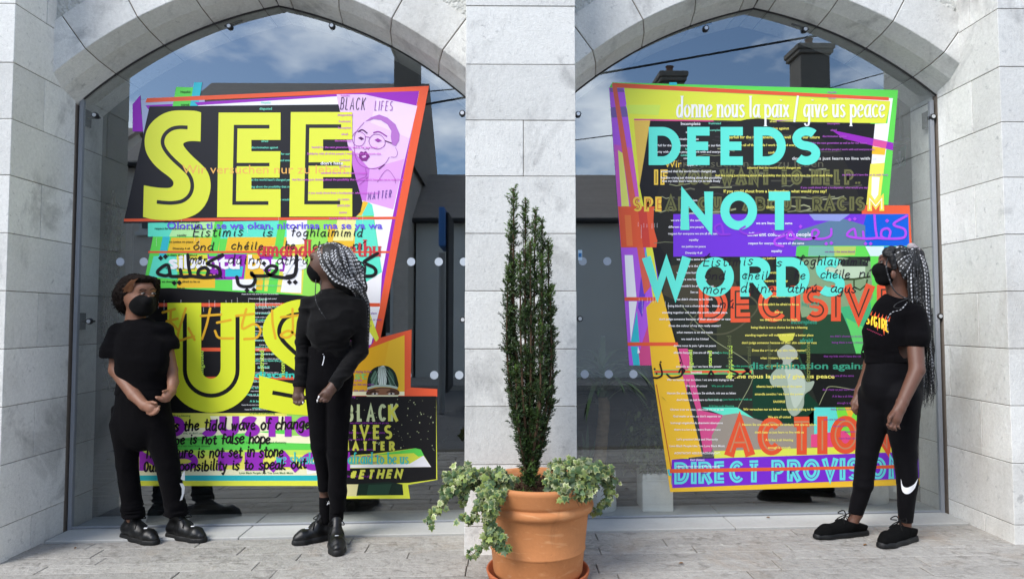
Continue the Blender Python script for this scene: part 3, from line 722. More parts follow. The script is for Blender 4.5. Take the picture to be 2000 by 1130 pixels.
# foot of the panel
A.poly([(271, 806), (690, 806), (690, 948), (271, 948)], (232, 228, 96))
A.poly([(271, 806), (430, 810), (440, 835), (271, 850)], (226, 226, 90)); A.poly([(410, 812), (600, 812), (600, 826), (420, 838)], CRM)
A.poly([(271, 840), (690, 822), (690, 848), (271, 862)], (240, 236, 196)); A.poly([(271, 862), (560, 838), (690, 846), (690, 880), (271, 880)], GR)
A.poly([(271, 878), (690, 878), (690, 886), (271, 890)], (196, 226, 90)); A.poly([(490, 842), (690, 858), (690, 868), (490, 862)], CRM)
A.poly([(271, 916), (690, 916), (690, 928), (271, 928)], (236, 232, 190)); A.rect(271, 927.5, 690, 938, (44, 178, 186)); A.rect(271, 938, 690, 948, YE)
A.poly([(560, 806), (640, 806), (600, 850), (560, 850)], (150, 214, 96)); A.poly([(596, 900), (632, 900), (626, 920), (600, 926)], WH)
# lower right group
A.poly([(743, 659), (804, 643), (802, 756), (854, 759), (854, 774), (660, 774), (660, 690), (719, 681)], OR)
A.poly([(719, 681), (790, 654), (790, 768), (670, 770), (670, 700)], GO)
A.poly([(670, 690), (719, 681), (760, 665), (740, 770), (670, 770)], (232, 176, 44))
A.rect(670, 764, 790, 772, CRM)
A.poly([(677, 774), (852, 774), (854, 936), (797, 946), (801, 973), (672, 973), (672, 780)], YE)
A.rect(660, 773, 852, 935, BK); A.poly([(660, 934), (853, 934), (853, 935), (800, 942), (660, 946)], BK)
A.poly([(665, 890), (731, 885), (812, 874.5), (822, 877), (828, 889), (842, 911), (665, 914)], (214, 220, 72))
A.poly([(731, 888), (812, 874.5), (822, 877), (828, 889), (817, 891), (808, 884)], GR); A.poly([(827, 889), (842, 911), (670, 913), (672, 907), (800, 905)], WH)
A.rect(672, 945, 700, 968, (214, 206, 150)); A.poly([(700, 944), (760, 940), (786, 945), (788, 966), (696, 967)], (24, 44, 34)); A.poly([(720, 946), (765, 944), (758, 966), (716, 966)], (36, 66, 50))
A.part('portrait_print')
def smooth_poly(P_, pts, c, n=5):
    q = [(p.x, p.y) for p in catmull([(a, b, 0) for a, b in pts + pts[:1]], n)][:-1]; P_.poly(q, c)
smooth_poly(A, [(717, 757), (717.5, 742), (722, 727), (731, 718), (745, 713.5), (758, 715), (769, 723), (775.5, 737), (776.5, 757), (747, 752)], (30, 42, 36))
for pts, c in (([(739, 717), (751, 714.5), (755, 735), (753, 752), (741, 752), (738, 735)], (206, 218, 210)), ([(724, 738), (733, 723), (737, 735), (736, 752), (726, 754)], (92, 124, 106)), ([(759, 719), (768, 731), (770, 750), (760, 751)], (64, 92, 76))): smooth_poly(A, pts, c)
for k in range(12):
    t = k / 11; A.stroke([(720 + 54 * t, 755 - 3 * math.sin(t * 3.1)), (729 + 36 * t, 738), (741 + 10 * t, 716)], .7, ((18, 26, 22), (140, 166, 150))[k % 2])
A.stroke([(717.5, 758), (732, 753.5), (747, 752.5), (762, 753.5), (776.5, 757)], 4.2, (176, 196, 184))
smooth_poly(A, [(718.5, 760), (747, 755.5), (775.5, 760), (775, 771.5), (719, 771.5)], (92, 62, 45)); smooth_poly(A, [(733, 760), (747, 757.5), (762, 760), (757, 771), (738, 771)], (140, 98, 72))
A.rect(716, 771, 778, 773.5, CRM)
for ex in (732, 764):
    smooth_poly(A, [(ex - 7, 768.6), (ex, 766), (ex + 7, 768.4), (ex, 770.4)], (214, 208, 202)); smooth_poly(A, [(ex - 1.5, 766.2), (ex + 2, 766.4), (ex + 2, 769.6), (ex - 1.5, 769.6)], BK, 3)
    A.stroke([(ex - 9, 765.5), (ex - 2, 762.6), (ex + 8, 764.4)], 1.8, (30, 22, 20))
# drawn face
DK = (88, 38, 92); MG = (150, 62, 158)
A.part('face_drawing')
def P2(x, y): return (560 + x / 3.766, 150 + y / 3.766)     # from an enlarged look at the sheet
def dl(pts, t, c, closed=False, smooth=True):
    q = [P2(*p) for p in pts]
    if smooth: q = [(p.x, p.y) for p in catmull([(a, b, 0) for a, b in q], 6)]
    A.stroke(q, t, c, closed)
A.poly([P2(*p) for p in ((575, 330), (620, 298), (680, 278), (740, 300), (800, 350), (830, 420), (826, 470), (800, 510), (775, 500), (765, 440), (770, 400), (740, 350), (690, 318), (640, 310))], (176, 112, 190))
dl([(570, 335), (530, 380), (500, 430), (496, 520), (510, 600), (545, 650), (600, 672), (660, 672), (720, 640), (755, 590)], 0.9, MG)
dl([(800, 520), (815, 560), (800, 590), (765, 590)], 0.8, MG)
dl([(500, 410), (530, 400), (575, 430), (572, 480), (545, 508), (500, 500), (480, 450), (500, 410)], 1.0, MG)
dl([(610, 450), (640, 425), (690, 430), (722, 470), (715, 510), (670, 532), (625, 515), (605, 480), (610, 450)], 1.0, MG); dl([(575, 440), (608, 445)], 1.2, MG, smooth=False); dl([(722, 470), (775, 490)], 2.2, DK, smooth=False)
dl([(525, 405), (555, 390), (592, 415)], 2.6, DK); dl([(636, 412), (680, 405), (738, 440)], 2.4, MG)
A.poly([P2(*p) for p in ((525, 450), (545, 440), (568, 455), (550, 466))], DK); A.poly([P2(*p) for p in ((645, 465), (670, 452), (700, 470), (670, 482))], MG)
dl([(560, 520), (575, 535), (590, 525), (600, 535), (610, 520)], 0.9, MG)
A.poly([P2(*p) for p in ((530, 570), (545, 548), (565, 555), (582, 546), (612, 585), (585, 620), (550, 618), (532, 595))], (128, 44, 128)); A.poly([P2(*p) for p in ((550, 585), (580, 575), (585, 590), (560, 598))], (216, 170, 220))
dl([(580, 675), (583, 730), (540, 750), (510, 775)], 0.8, MG); dl([(665, 775), (735, 685), (790, 740), (800, 785)], 0.8, MG); dl([(675, 680), (720, 645)], 1.6, DK, smooth=False); dl([(535, 795), (600, 735)], 0.8, MG, smooth=False)
A.part('handwriting')
for word, u0, u1, v0, v1, c in (('BLACK', 664, 712, 190, 214, (52, 36, 60)), ('LIFES', 731, 766, 197, 216, (150, 70, 166)), ('MATTER.', 718, 768, 375, 390, (96, 62, 150))):
    A.caps(word, u0, u1, v0, v1, 1.3, c, gap=3.4, slope=0.02 if word != 'MATTER.' else -0.1, lean=0.12)
# small type
A.part('small_lettering')
MI = (120, 220, 190); LPU = (206, 96, 206)
A.text('Hopeful', 362, 181.5, 4.2, (30, 50, 30), 'C', bold=.02); A.text('scared', 361, 206.5, 4.2, (30, 50, 30), 'C', bold=.02)
A.lines([('Hopeful', 519, 202, 4), ('disgusted', 519, 214.5, 4.6), ('frustrated', 517, 252), ('afraid', 517, 277.5), ('discrimination against', 517, 290), ('fearfull for the next generation as well as for our future', 515, 302.5), ('solidarity with all of the people I work with and everyone else', 515, 315),
         ("ashamed that the world hasn't changed yet", 515, 353), ("I feel like crying just thinking about the possibility that my kids won't", 512, 366.5), ('if you could shout from a loudspeaker, what would you say?', 515, 391.5)], 4.2, MI)
A.lines([('different colours one people', 355, 435), ('respect for everyone we are all the same', 352, 448), ('equality', 355, 461), ('no justice no peace', 354, 474), ('Diversity 4 all', 354, 487), ('we share the same blood', 354, 500), ('we are one human race', 352, 525), ("we shouldn't be afraid to be us", 353, 551.5), ('See us', 353, 564)], 4.2, (34, 44, 36))
A.lines([('we are one human race', 520, 546), ('we are one human race', 520, 559), ('See us', 514, 586)], 4.2, (120, 210, 150))
MIX = ["we didn't choose to be black", "being black is not a choice but its a blessing", "standing together will make the world a better place", "don't judge someone because of their skin colour or race", "Does the colour of my skin really matter?", "what matters is on the inside", "we need to be United", "sibantu banye / we are all the same", "amandla awethu / we have the power", "SAOIRSE", "Wir versuchen nur zu leben / we are only trying to live", "We are all united", "Hassen Sie uns nicht, lernen Sie einfach, mit uns zu leben", "don't hate us just learn to live with us", "A bi bac a ah blessing", "enough is enough"]
A.lines([(t, 515, 600 + 13.2 * k) for k, t in enumerate(MIX)], 4.4, MI)
A.lines([(t, 640, 612 + 13.2 * k) for k, t in enumerate(MIX[:12])], 4.2, LPU); 
A.lines([('no racism', 507, 424), ('ONE LOVE', 507, 393)], 2.4, WH)
for k in range(26):
    v = 575 + k * 9; A.text(random.Random(k).choice(MIX), 508 + 6 * (k % 3), v, 2.2, WH, 'C', same=True)
rs_ = random.Random(12)
for u in list(range(310, 520, 11)) + list(range(514, 600, 6)):
    A.text('n ' * rs_.randint(3, 11), u, 600 + rs_.randint(-6, 14), 1.6, WH, 'L', vert=True, same=True, bold=0.03)
for u, v, t in ((306, 480, 9), (381, 470, 20), (390, 490, 14), (355, 432, 4), (484, 455, 10), (545, 430, 4), (678, 440, 10), (709, 440, 12)):
    A.text('n ' * t, u, v, 1.6, WH, 'L', vert=True, same=True)
VY = (190, 222, 90)
for t, u, v, h in (('hopeful', 362, 735, 9), ('disgusted', 397, 732, 9), ('frustrated', 515, 735, 9), ('incomplete', 556, 735, 9)): A.text(t, u, v, h, VY, 'L', vert=True, bold=.03)
A.text('discrimination', 498, 737, 12, (62, 196, 178), 'L', bold=.04, w=170); A.text('against', 628, 740, 15, (150, 206, 110), 'L', bold=.03, w=88)
A.lines([("A bi bac a ah blessing", 512, 808), ('being black is a blessing', 345, 813), ('you know this is my life', 345, 834), ("God made us one, so don't separate us", 370, 847), ('kumangi ningakufunda abantwini abamyama', 370, 859), ('there is a lot u can learn from africans', 366, 872), ("Let's practice Unity and Humanity", 520, 865), ('Love Black People Like You Love Black Music', 520, 924.5)], 4, (70, 120, 60))
A.lines([('nothing', 685, 776), ('Olorun ti se wa okan, nitorinaa ma se ya wa', 706, 827), ('kumangi ningakufunda abantwini abamyama', 700, 846), ('there is a lot u can learn from africans', 690, 859), ("Let's practice Unity and Humanity", 690, 879), ('Love Black People Like You Love Black Music', 690, 892), ('AONTACHT AGUS DAOINNACHT', 690, 905), ('Do you understand / your place', 690, 931), ('don\'t hate us', 690, 688), ('enough is enough', 690, 700), ('we are only trying to live', 695, 727), ('Hassen Sie, mit uns leben', 700, 752), ('learn to live with us', 695, 764)], 4.2, (140, 52, 160))
A.lines([('in the world a better place', 705, 613), ('because of our skin colour or race', 705, 625.5), ('really matter?', 710, 638)], 4, (120, 60, 160))
# giant SEE
A.part('headline_lettering')
def P1(x, y): return (230 + x / 3.766, 150 + y / 3.766)
sp = [(613, 262), (560, 250), (440, 248), (360, 262), (290, 300), (235, 355), (205, 420), (198, 490), (212, 560), (255, 630), (310, 685), (370, 730), (405, 765), (408, 795), (385, 815), (340, 818), (270, 812), (192, 798),
      (186, 1030), (260, 1048), (400, 1055), (500, 1040), (590, 1000), (650, 930), (680, 840), (680, 760), (655, 690), (610, 640), (545, 580), (500, 530), (482, 500), (490, 485), (520, 475), (560, 473), (609, 476)]
sm = [(p.x, p.y) for p in catmull([(a, b, 0) for a, b in sp[:18]], 4)] + [(p.x, p.y) for p in catmull([(a, b, 0) for a, b in sp[18:]], 4)]
A.poly([P1(*p) for p in sm], YE)
inl = [(514, 373), (450, 372), (395, 385), (350, 420), (330, 465), (335, 510), (365, 560), (410, 610), (470, 665), (520, 715), (545, 770), (545, 830), (520, 880), (470, 915), (400, 927), (340, 925), (287, 920)]
A.stroke([(p.x, p.y) for p in catmull([(*P1(*p), 0) for p in inl], 5)], 7.3, (44, 43, 47))
def big_e(x0, x1, xa, v0, v1):
    """x0 stem left, xa where the arms' gap starts, x1 arms' right"""
    h = v1 - v0; a1, a2, b1, b2 = v0 + h * .262, v0 + h * .370, v0 + h * .622, v0 + h * .732
    A.poly([(x0, v0), (x1, v0), (x1, a1), (xa, a1), (xa, a2), (x1, a2), (x1 - 2, b1), (xa, b1), (xa, b2), (x1, b2), (x1, v1), (x0 - 3, v1)], YE)
    K = (44, 43, 47); t = 7.2; xi = x0 + (xa - x0) * .52; xr = x1 - (x1 - x0) * .18
    A.stroke([(xr, v0 + h * .135), (xi, v0 + h * .135), (xi - 3, v0 + h * .865), (xr - 2, v0 + h * .865)], t, K)
    A.stroke([(xi, v0 + h * .497), (xr, v0 + h * .497)], t * .95, K)
big_e(427, 548, 491, 220, 424); big_e(568, 688, 631, 219, 423)
# giant US
def P3(x, y): return (230 + x / 3.766, 420 + y / 3.766)
up = [(360, 640), (613, 638)] 
ul = (326.5, 393); 
cx, cyy = 418.0, 722.0
def ushape(xo0, xo1, vt, cy_, ry, n=20): return [(xo0, vt), (xo0, cy_)] + [(cx - (xo1 - xo0) / 2 * math.cos(math.pi * k / n), cy_ + ry * math.sin(math.pi * k / n)) for k in range(1, n)] + [(xo1, cy_), (xo1, vt)]
outer = ushape(337, 496, 591, 716, 90); inner = ushape(393, 431, 591, 716, 24)
outer = [(u - 0, v) for u, v in outer]
# U: wide left stem 326-393, right stem 431-498
outer = [(327, 591), (327, 722)] + [(412.5 - 85.5 * math.cos(math.pi * k / 24), 722 + 83 * math.sin(math.pi * k / 24)) for k in range(1, 24)] + [(498, 722), (498, 591)]
innr = [(431, 591), (431, 718)] + [(412 + 19 * math.cos(math.pi * k / 12), 718 + 21 * math.sin(math.pi * k / 12)) for k in range(1, 12)] + [(393, 718), (393, 591)]
A.n += 1
# the U as a ribbon between outer and inner outlines
mo_ = len(outer); 
def lerp_path(pts, n):
    d = [0]
    for i in range(1, len(pts)): d.append(d[-1] + math.hypot(pts[i][0] - pts[i - 1][0], pts[i][1] - pts[i - 1][1]))
    out = []
    for k in range(n + 1):
        t = d[-1] * k / n; i = 0
        while i < len(d) - 2 and d[i + 1] < t: i += 1
        f = (t - d[i]) / max(1e-9, d[i + 1] - d[i]); out.append((pts[i][0] + (pts[i + 1][0] - pts[i][0]) * f, pts[i][1] + (pts[i + 1][1] - pts[i][1]) * f))
    return out
oo = [(327, 591 + 131 * k / 10) for k in range(11)] + outer[2:-1] + [(498, 722 - 131 * k / 10) for k in range(11)]
ii = [(393, 591 + 127 * k / 10) for k in range(11)] + list(reversed(innr[2:-2])) 
ii2 = lerp_path([(393, 718)] + list(reversed(innr[2:-2])) + [(431, 718)], len(outer) - 3 + 1)
ii = [(393, 591 + 127 * k / 10) for k in range(11)] + ii2[1:len(outer[2:-1])+1] + [(431, 718 - 127 * k / 10) for k in range(11)]
nn = min(len(oo), len(ii)); oo = oo[:nn]; ii = ii[:nn]
A._put(oo + ii, [(i, nn + i, nn + i + 1, i + 1) for i in range(nn - 1)], YE2)
A.stroke([(361, 612), (361, 722)] + [(412.5 - 51.5 * math.cos(math.pi * k / 20), 722 + 50 * math.sin(math.pi * k / 20)) for k in range(1, 20)] + [(464, 722), (464, 616)], 8, BK)
# S of US, its right side goes behind the person who stands in front
s2 = [(664, 591), (600, 584), (560, 590), (528, 610), (513, 640), (520, 672), (545, 700), (575, 722), (596, 740), (597, 748), (585, 752), (506, 733), (506, 796), (560, 808), (640, 808), (672, 760), (672, 720), (640, 690), (600, 660), (585, 645), (592, 632), (664, 634)]
s2s = [(p.x, p.y) for p in catmull([(a, b, 0) for a, b in s2[:11]], 4)] + s2[11:13] + [(p.x, p.y) for p in catmull([(a, b, 0) for a, b in s2[13:]], 4)]
A.poly(s2s, YE2)
A.stroke([(p.x, p.y) for p in catmull([(a, b, 0) for a, b in ((640, 612), (600, 612), (562, 618), (546, 640), (552, 664), (590, 700), (628, 728), (630, 760), (600, 776), (532, 766))], 5)], 8, BK)
A.part('purple_lettering')
A.text('\u1eccl\u1ecdrun ti \u1e63e wa \u1ecdkan, nitorinaa ma se ya wa'.replace('\u1ecc', 'O').replace('\u1ecd', 'o').replace('\u1e63', 's'), 326, 446.5, 13, (108, 88, 214), 'L', w=421, bold=0.026)
A.text('sibantu banye', 329, 524, 26, WH, 'L', w=270, bold=0.05)
A.caps('NO JUSTICE', 271, 656, 812, 852, 13.5, PU, gap=4.5); A.caps('NO PEACE', 272, 690, 882, 918, 13, PU, gap=5.5)
A.low('amandla awethu', 504, 742, 500, 18.5, 4, (200, 62, 70), nib=(5.0, 1.5), serif=True, sp=0.34, word=0.7)
A.low('we should not be afraid to be us', 540, 797, 905, 13, 3, (62, 190, 184), nib=(2.9, 1.0), serif=True, sp=0.34, word=0.7)
A.text('Wir versuchen nur zu leben', 356, 339, 17, (236, 178, 96), 'L', w=318, bold=0.0)
A.part('brush_lettering')
def brush(strokes, t, col, sc=1, du=0, dv=0):
    A.n += 1
    for st in strokes:
        q = [(p.x * sc + du, p.y * sc + dv) for p in catmull([(a, b, 0) for a, b in st], 6)]
        A.stroke(q, t, col, caps=True, bump=False)
def P3s(l): return [[P3(*p) for p in st] for st in l]
KAFAYA = [[(770, 292), (670, 345), (668, 362), (735, 385), (752, 420), (735, 448), (640, 458), (575, 452)],
          [(655, 450), (665, 405), (640, 385), (600, 400), (590, 435), (620, 455)],
          [(515, 292), (522, 380), (535, 445)], [(575, 452), (535, 448), (475, 450), (460, 400)], [(470, 448), (400, 450), (372, 440), (350, 445), (300, 432), (295, 410), (340, 372), (372, 372), (385, 440)]]
KDOT = [(605, 318), (415, 498), (452, 496), (315, 315), (350, 305)]
ARK = (30, 28, 30)
def dots(l, r, col):
    A.n += 1
    for p in l:
        u, v = P3(*p); A._put([(u - r, v), (u, v + r), (u + r, v), (u, v - r)], [(0, 1, 2, 3)], col)
brush(P3s(KAFAYA), 6.5, ARK); dots(KDOT, 5.2, ARK)
brush(P3s([[(1310, 392), (1300, 440), (1260, 460), (1190, 455), (1120, 440), (1090, 400), (1130, 372), (1170, 390), (1120, 440), (1000, 445), (985, 425), (1010, 470), (990, 515), (940, 525), (890, 510), (875, 455)]]), 6.5, ARK)
dots([(950, 552), (1002, 548), (1075, 355), (1262, 492), (1305, 492)], 5.2, ARK)
def P4(x, y): return (560 + x / 3.766, 420 + y / 3.766)
brush([[P4(*p) for p in st] for st in ([(668, 282), (585, 330), (575, 352), (640, 385), (655, 420), (630, 445), (560, 448), (480, 445)], [(540, 445), (545, 400), (515, 372), (488, 385), (480, 430), (510, 450)], [(72, 300), (70, 400), (50, 440), (0, 450)])], 6.5, ARK)
dots([(508 + 1244 - 5, 315)], 5.2, ARK)
JP = (224, 170, 44)
brush(P3s([[(330, 715), (420, 690)], [(390, 705), (385, 830)], [(360, 780), (440, 760)], [(385, 780), (440, 840)], [(500, 685), (440, 905), (520, 900), (560, 890)], [(520, 830), (565, 915)],
           [(610, 740), (760, 730)], [(680, 685), (655, 800), (620, 910)], [(730, 790), (830, 770)], [(715, 850), (745, 900), (850, 905)],
           [(870, 740), (1000, 725)], [(945, 690), (915, 830), (1000, 800), (1050, 840), (1020, 900), (930, 910)],
           [(1135, 700), (1140, 800), (1160, 905)], [(1200, 750), (1330, 735)], [(1285, 690), (1285, 860), (1240, 900), (1200, 880), (1260, 850), (1330, 900)]]), 4.6, JP)
A.part('marker_handwriting')
HW_ = (36, 30, 40)
A.low('\u00c9istimis', 377, 472, 462, 10.5, 1.9, HW_, lean=0.2, wob=0.08, sp=0.5, slope=-0.02); A.low('is', 512, 530, 461, 9, 1.9, HW_, lean=0.2); A.low('foghlaimimid', 568, 706, 461, 9.5, 1.9, HW_, lean=0.2, wob=0.08, sp=0.5)
A.low('\u00f3nd', 377, 415, 488, 9, 1.9, HW_, lean=0.2, wob=.1); A.low('ch\u00e9ile', 451, 512, 487, 9, 1.9, HW_, lean=0.2, wob=.1, sp=.6); A.low('he', 556, 574, 486, 9, 1.9, HW_, lean=.2); A.low('ch\u00e9ile', 610, 660, 487, 9, 1.9, HW_, lean=.2); A.low('n\u00ed', 688, 706, 486, 9, 1.9, HW_, lean=.2)
A.low('m\u00f3r', 370, 402, 515, 10, 1.9, HW_, lean=0.2, wob=.1); A.low('d\u00fainn', 445, 510, 515, 10, 1.9, HW_, lean=0.2, wob=.1, sp=.55); A.low('athr\u00fa', 540, 600, 516, 10, 1.9, HW_, lean=.2, wob=.1); A.low('n\u00fa.', 402, 440, 542, 8, 1.9, HW_, lean=.2)
MK = (28, 22, 26)
A.low('hy is the tidal wave of change', 304, 604, 841, 13, 3.4, MK, lean=0.12, wob=0.10, sp=0.32, slope=-0.018, word=.85, seed=4)
A.low('Our hope is not false hope', 281, 526, 867, 12, 3.2, MK, lean=0.12, wob=0.10, sp=0.32, slope=-0.01, seed=5)
A.low('The future is not set in stone', 283, 552, 893, 13, 3.2, MK, lean=0.1, wob=0.10, sp=0.32, slope=-0.008, seed=6)
A.low('Our responsibility is to speak out', 281, 596, 920, 12, 3.3, MK, lean=0.1, wob=0.10, sp=0.32, slope=-0.02, seed=7)
WHB = (196, 208, 160); YB = (214, 214, 84)
def P6(x, y): return (540 + x / 3.315, 700 + y / 3.139)
A.caps('BLACK', 676, 777, 789, 823, 5.6, WHB, gap=6.5, slope=-0.01); A.caps('LIVES', 669, 766, 829, 857, 5.4, YB, gap=7.5); A.caps('MATTER', 668, 771, 861, 879, 4.6, YB, gap=6.2)
A.caps('K', 758, 777, 790, 822, 5.6, YB); A.caps('#ETHEN', 681, 784, 917, 935, 4.6, YB, gap=4.6, lean=0.25, slope=-0.02)
A.part('paint_specks'); A.n += 1; rs_ = random.Random(5)
for k in range(70):
    u, v = rs_.uniform(675, 850), rs_.uniform(778, 880); r = rs_.choice((.5, .7, .9, 1.3)); A._put([(u - r, v), (u, v + r * 1.4), (u + r, v), (u, v - r)], [(0, 1, 2, 3)], WHB)
A.part('small_lettering')
A.lines([('hopeful', 674, 188), ('disappointed', 674, 226.5), ('frustrated', 673, 239), ('Incomplete', 673, 251.5), ('afraid', 673, 264), ('discrimination', 670, 276.5), ('fearfull for the next generation as well as for our future', 673, 289.5), ('Solidarity with all of the people I work with and everyone else', 672, 302), ('confused', 673, 314.5), ('sacrificed', 673, 327), ('ashamed that the world hasn\'t changed', 672, 339.5),
         ("feel like crying just thinking about the possibility that my kids won't have the ryt to walk freely", 680, 352.5), ('if you could shout from a loudspeaker, what would you say?', 672, 378.5), ('no racism', 671, 391), ('ENOUGH', 671, 403.5), ('justice', 670, 416.5), ('we are literally the same', 671, 428)], 4.0, LPU)
A.text("don't hate", 626, 321.5, 6, WH, 'L', bold=.03, w=44)
A.build()

# ---------------------------------------------------------------- right poster: DEEDS NOT WORDS
B = Poster('poster', 'tall collage poster with DEEDS NOT WORDS in turquoise letters on the right window', GLASS - 0.003, (1550, 960))
B.part('paper_shapes')
B.poly([(1190, 171), (1196, 161), (1754, 176), (1735, 400), (1700, 400), (1700, 200), (1222, 178)], GR)
B.poly([(1190, 171), (1222, 172), (1400, 172), (1330, 880), (1275, 713), (1229, 713)], PK)
B.poly([(1190, 172), (1219, 172), (1252, 300), (1260, 420), (1290, 560), (1240, 713), (1229, 713)], (176, 92, 218))
B.poly([(1191, 172), (1216, 173), (1220, 180), (1192, 180)], (126, 96, 160)); B.poly([(1193, 210), (1222, 208), (1228, 228), (1194, 230)], (120, 96, 160))
B.poly([(1199, 282), (1240, 290), (1260, 400), (1207, 403)], (206, 92, 186)); B.poly([(1207, 293), (1216, 299), (1231, 420), (1215, 420)], (226, 226, 112))
B.poly([(1220, 498), (1236, 498), (1243, 580), (1224, 580)], WH); B.poly([(1228, 588), (1244, 588), (1232, 668)], WH); B.poly([(1244, 606), (1249, 668), (1232, 668)], CY); B.poly([(1232, 676), (1246, 676), (1250, 713), (1237, 713)], CY); B.poly([(1246, 676), (1250, 688), (1245, 690)], WH)
B.poly([(1260, 482), (1290, 482), (1284, 560), (1266, 520)], (104, 66, 196)); B.poly([(1252, 540), (1268, 520), (1254, 620), (1246, 600)], (104, 66, 196)); B.poly([(1262, 482), (1278, 482), (1275, 500), (1259, 500)], CY)
B.poly([(1219, 172), (1500, 186), (1740, 198), (1730, 241), (1238, 232), (1260, 385), (1306, 690), (1345, 895), (1330, 895), (1290, 690)], YE)
B.poly([(1238, 235), (1270, 235), (1249, 363)], (222, 184, 84))
B.poly([(1262, 600), (1300, 560), (1330, 720), (1372, 890), (1312, 897), (1310, 945), (1796, 932), (1796, 946), (1309, 960), (1273, 714)], GO)
B.poly([(1500, 184), (1744, 192), (1718, 392), (1690, 392), (1708, 242), (1733, 241), (1739, 198)], WH)
B.poly([(1196, 162), (1736, 190), (1736, 196.5), (1205, 171)], OR); B.poly([(1195, 163), (1204, 166), (1270, 560), (1258, 575)], (218, 100, 78))
B.poly([(1222, 205), (1290, 205), (1286, 225), (1228, 222)], (206, 228, 92))
B.rect(1307, 161, 1322, 166, CY)
B.poly([(1216, 199), (1300, 190), (1500, 188), (1500, 186)], (214, 228, 96)) if False else None
# black field
B.poly([(1270, 236), (1709, 242), (1694, 402), (1690, 700), (1600, 800), (1480, 800), (1365, 795), (1325, 690), (1290, 560), (1249, 363)], (32, 31, 34))
B.poly([(1624, 254), (1745, 279), (1744, 294), (1648, 271)], PU); B.poly([(1706, 272), (1733, 277), (1730, 290), (1704, 285)], (214, 84, 152))
B.poly([(1704, 286), (1730, 290), (1728, 303), (1703, 301)], GO); B.poly([(1700, 320), (1728, 318), (1718, 400), (1692, 400)], (232, 226, 92)); B.poly([(1703, 345), (1718, 346), (1715, 380), (1708, 390), (1702, 380)], WH)
B.poly([(1478, 236), (1560, 234), (1480, 240), (1440, 238)], PU)
# orange bands
B.poly([(1207, 403), (1293, 403), (1282, 483), (1213, 483)], OR); B.poly([(1220, 420), (1232, 420), (1236, 480), (1224, 480)], (232, 120, 66)); B.poly([(1245, 403), (1262, 403), (1270, 483), (1256, 483)], (206, 70, 60))
B.poly([(1680, 401), (1776.5, 401), (1781, 480), (1776, 480), (1774, 418), (1680, 418)], OR)
B.rect(1220, 580, 1280, 587, OR); B.rect(1226, 668, 1400, 675, OR)
# head of dark glossy hair
import math as _m
B.poly([(1480 + 203 * _m.cos(a) * (1 + .02 * _m.sin(5 * a)), 412 + 178 * _m.sin(a) * (1 + .015 * _m.sin(7 * a))) for a in [2 * _m.pi * k / 60 for k in range(60)]], (40, 39, 37))
rs_ = random.Random(21)
B.n += 1
for k in range(95):
    a = rs_.uniform(0, 6.28); r = rs_.uniform(.1, .93) ** .6; u = 1480 + 196 * _m.cos(a) * r; v = 412 + 168 * _m.sin(a) * r; l = rs_.uniform(10, 36); c = rs_.choice(((72, 70, 62), (96, 94, 78), (54, 56, 46), (118, 122, 96), (58, 54, 56), (150, 152, 118)))
    B.stroke([(u - l, v + rs_.uniform(-3, 3)), (u - l * .3, v + rs_.uniform(-2, 3)), (u + l * .4, v + rs_.uniform(-2, 2)), (u + l, v + rs_.uniform(-4, 3))], rs_.uniform(1.0, 3.4), c, bump=False)
# purple and blue band
B.poly([(1315, 418), (1692, 418), (1692, 480), (1560, 482), (1556, 501), (1315, 501)], (112, 56, 204)); B.poly([(1692, 418), (1774, 418), (1776, 480), (1676, 480)], BL)
B.poly([(1545, 480), (1560, 450), (1640, 425), (1690, 440), (1690, 480)], (92, 122, 150)); B.poly([(1580, 418), (1660, 418), (1640, 432), (1590, 430)], (140, 150, 210))
B.poly([(1560, 480), (1776, 480), (1760, 560), (1700, 700), (1690, 800), (1560, 500)], GR)
for pts, c in (([(1556, 481), (1580, 481), (1578, 500), (1554, 500)], (90, 200, 90)), ([(1580, 481), (1628, 481), (1630, 500), (1578, 500)], (120, 180, 160)), ([(1628, 481), (1672, 481), (1670, 498), (1630, 500)], (180, 200, 100)), ([(1690, 481), (1726, 481), (1728, 500), (1700, 500)], (206, 226, 230)), ([(1726, 481), (1776, 481), (1770, 492), (1730, 500)], (50, 150, 215))): B.poly(pts, c)
# face and dark green picture
B.poly([(1315, 501), (1700, 501), (1700, 560), (1640, 700), (1690, 700), (1690, 796), (1590, 796), (1560, 830), (1470, 815), (1370, 795), (1330, 690), (1290, 560)], (40, 44, 38))
B.poly([(1300, 520), (1420, 505), (1440, 560), (1350, 600), (1295, 575)], (70, 66, 52)); B.poly([(1365, 520), (1450, 508), (1460, 545), (1380, 560)], (54, 56, 44))
B.poly([(1560, 505), (1640, 502), (1700, 510), (1705, 580), (1660, 660), (1600, 690), (1560, 620)], (132, 158, 120)); B.poly([(1590, 512), (1690, 520), (1690, 545), (1600, 540)], (186, 206, 176))
B.poly([(1640, 510), (1668, 502), (1694, 512), (1694, 520), (1645, 520)], (50, 62, 50)); B.stroke([(1618, 545), (1668, 545), (1700, 540)], 4, (58, 74, 44)); B.stroke([(1668, 545), (1668, 560), (1680, 566), (1692, 556), (1694, 545)], 3, (58, 74, 44))
B.poly([(1560, 620), (1650, 610), (1700, 700), (1690, 800), (1600, 790), (1560, 700)], (42, 74, 52)); B.poly([(1640, 600), (1700, 590), (1712, 700), (1700, 740)], (70, 176, 120)); B.poly([(1652, 620), (1672, 690), (1698, 740), (1690, 640)], (98, 206, 108))
B.poly([(1400, 600), (1560, 590), (1570, 640), (1560, 700), (1400, 690)], (58, 62, 44)); B.poly([(1560, 690), (1690, 690), (1690, 795), (1600, 795)], (26, 28, 27))
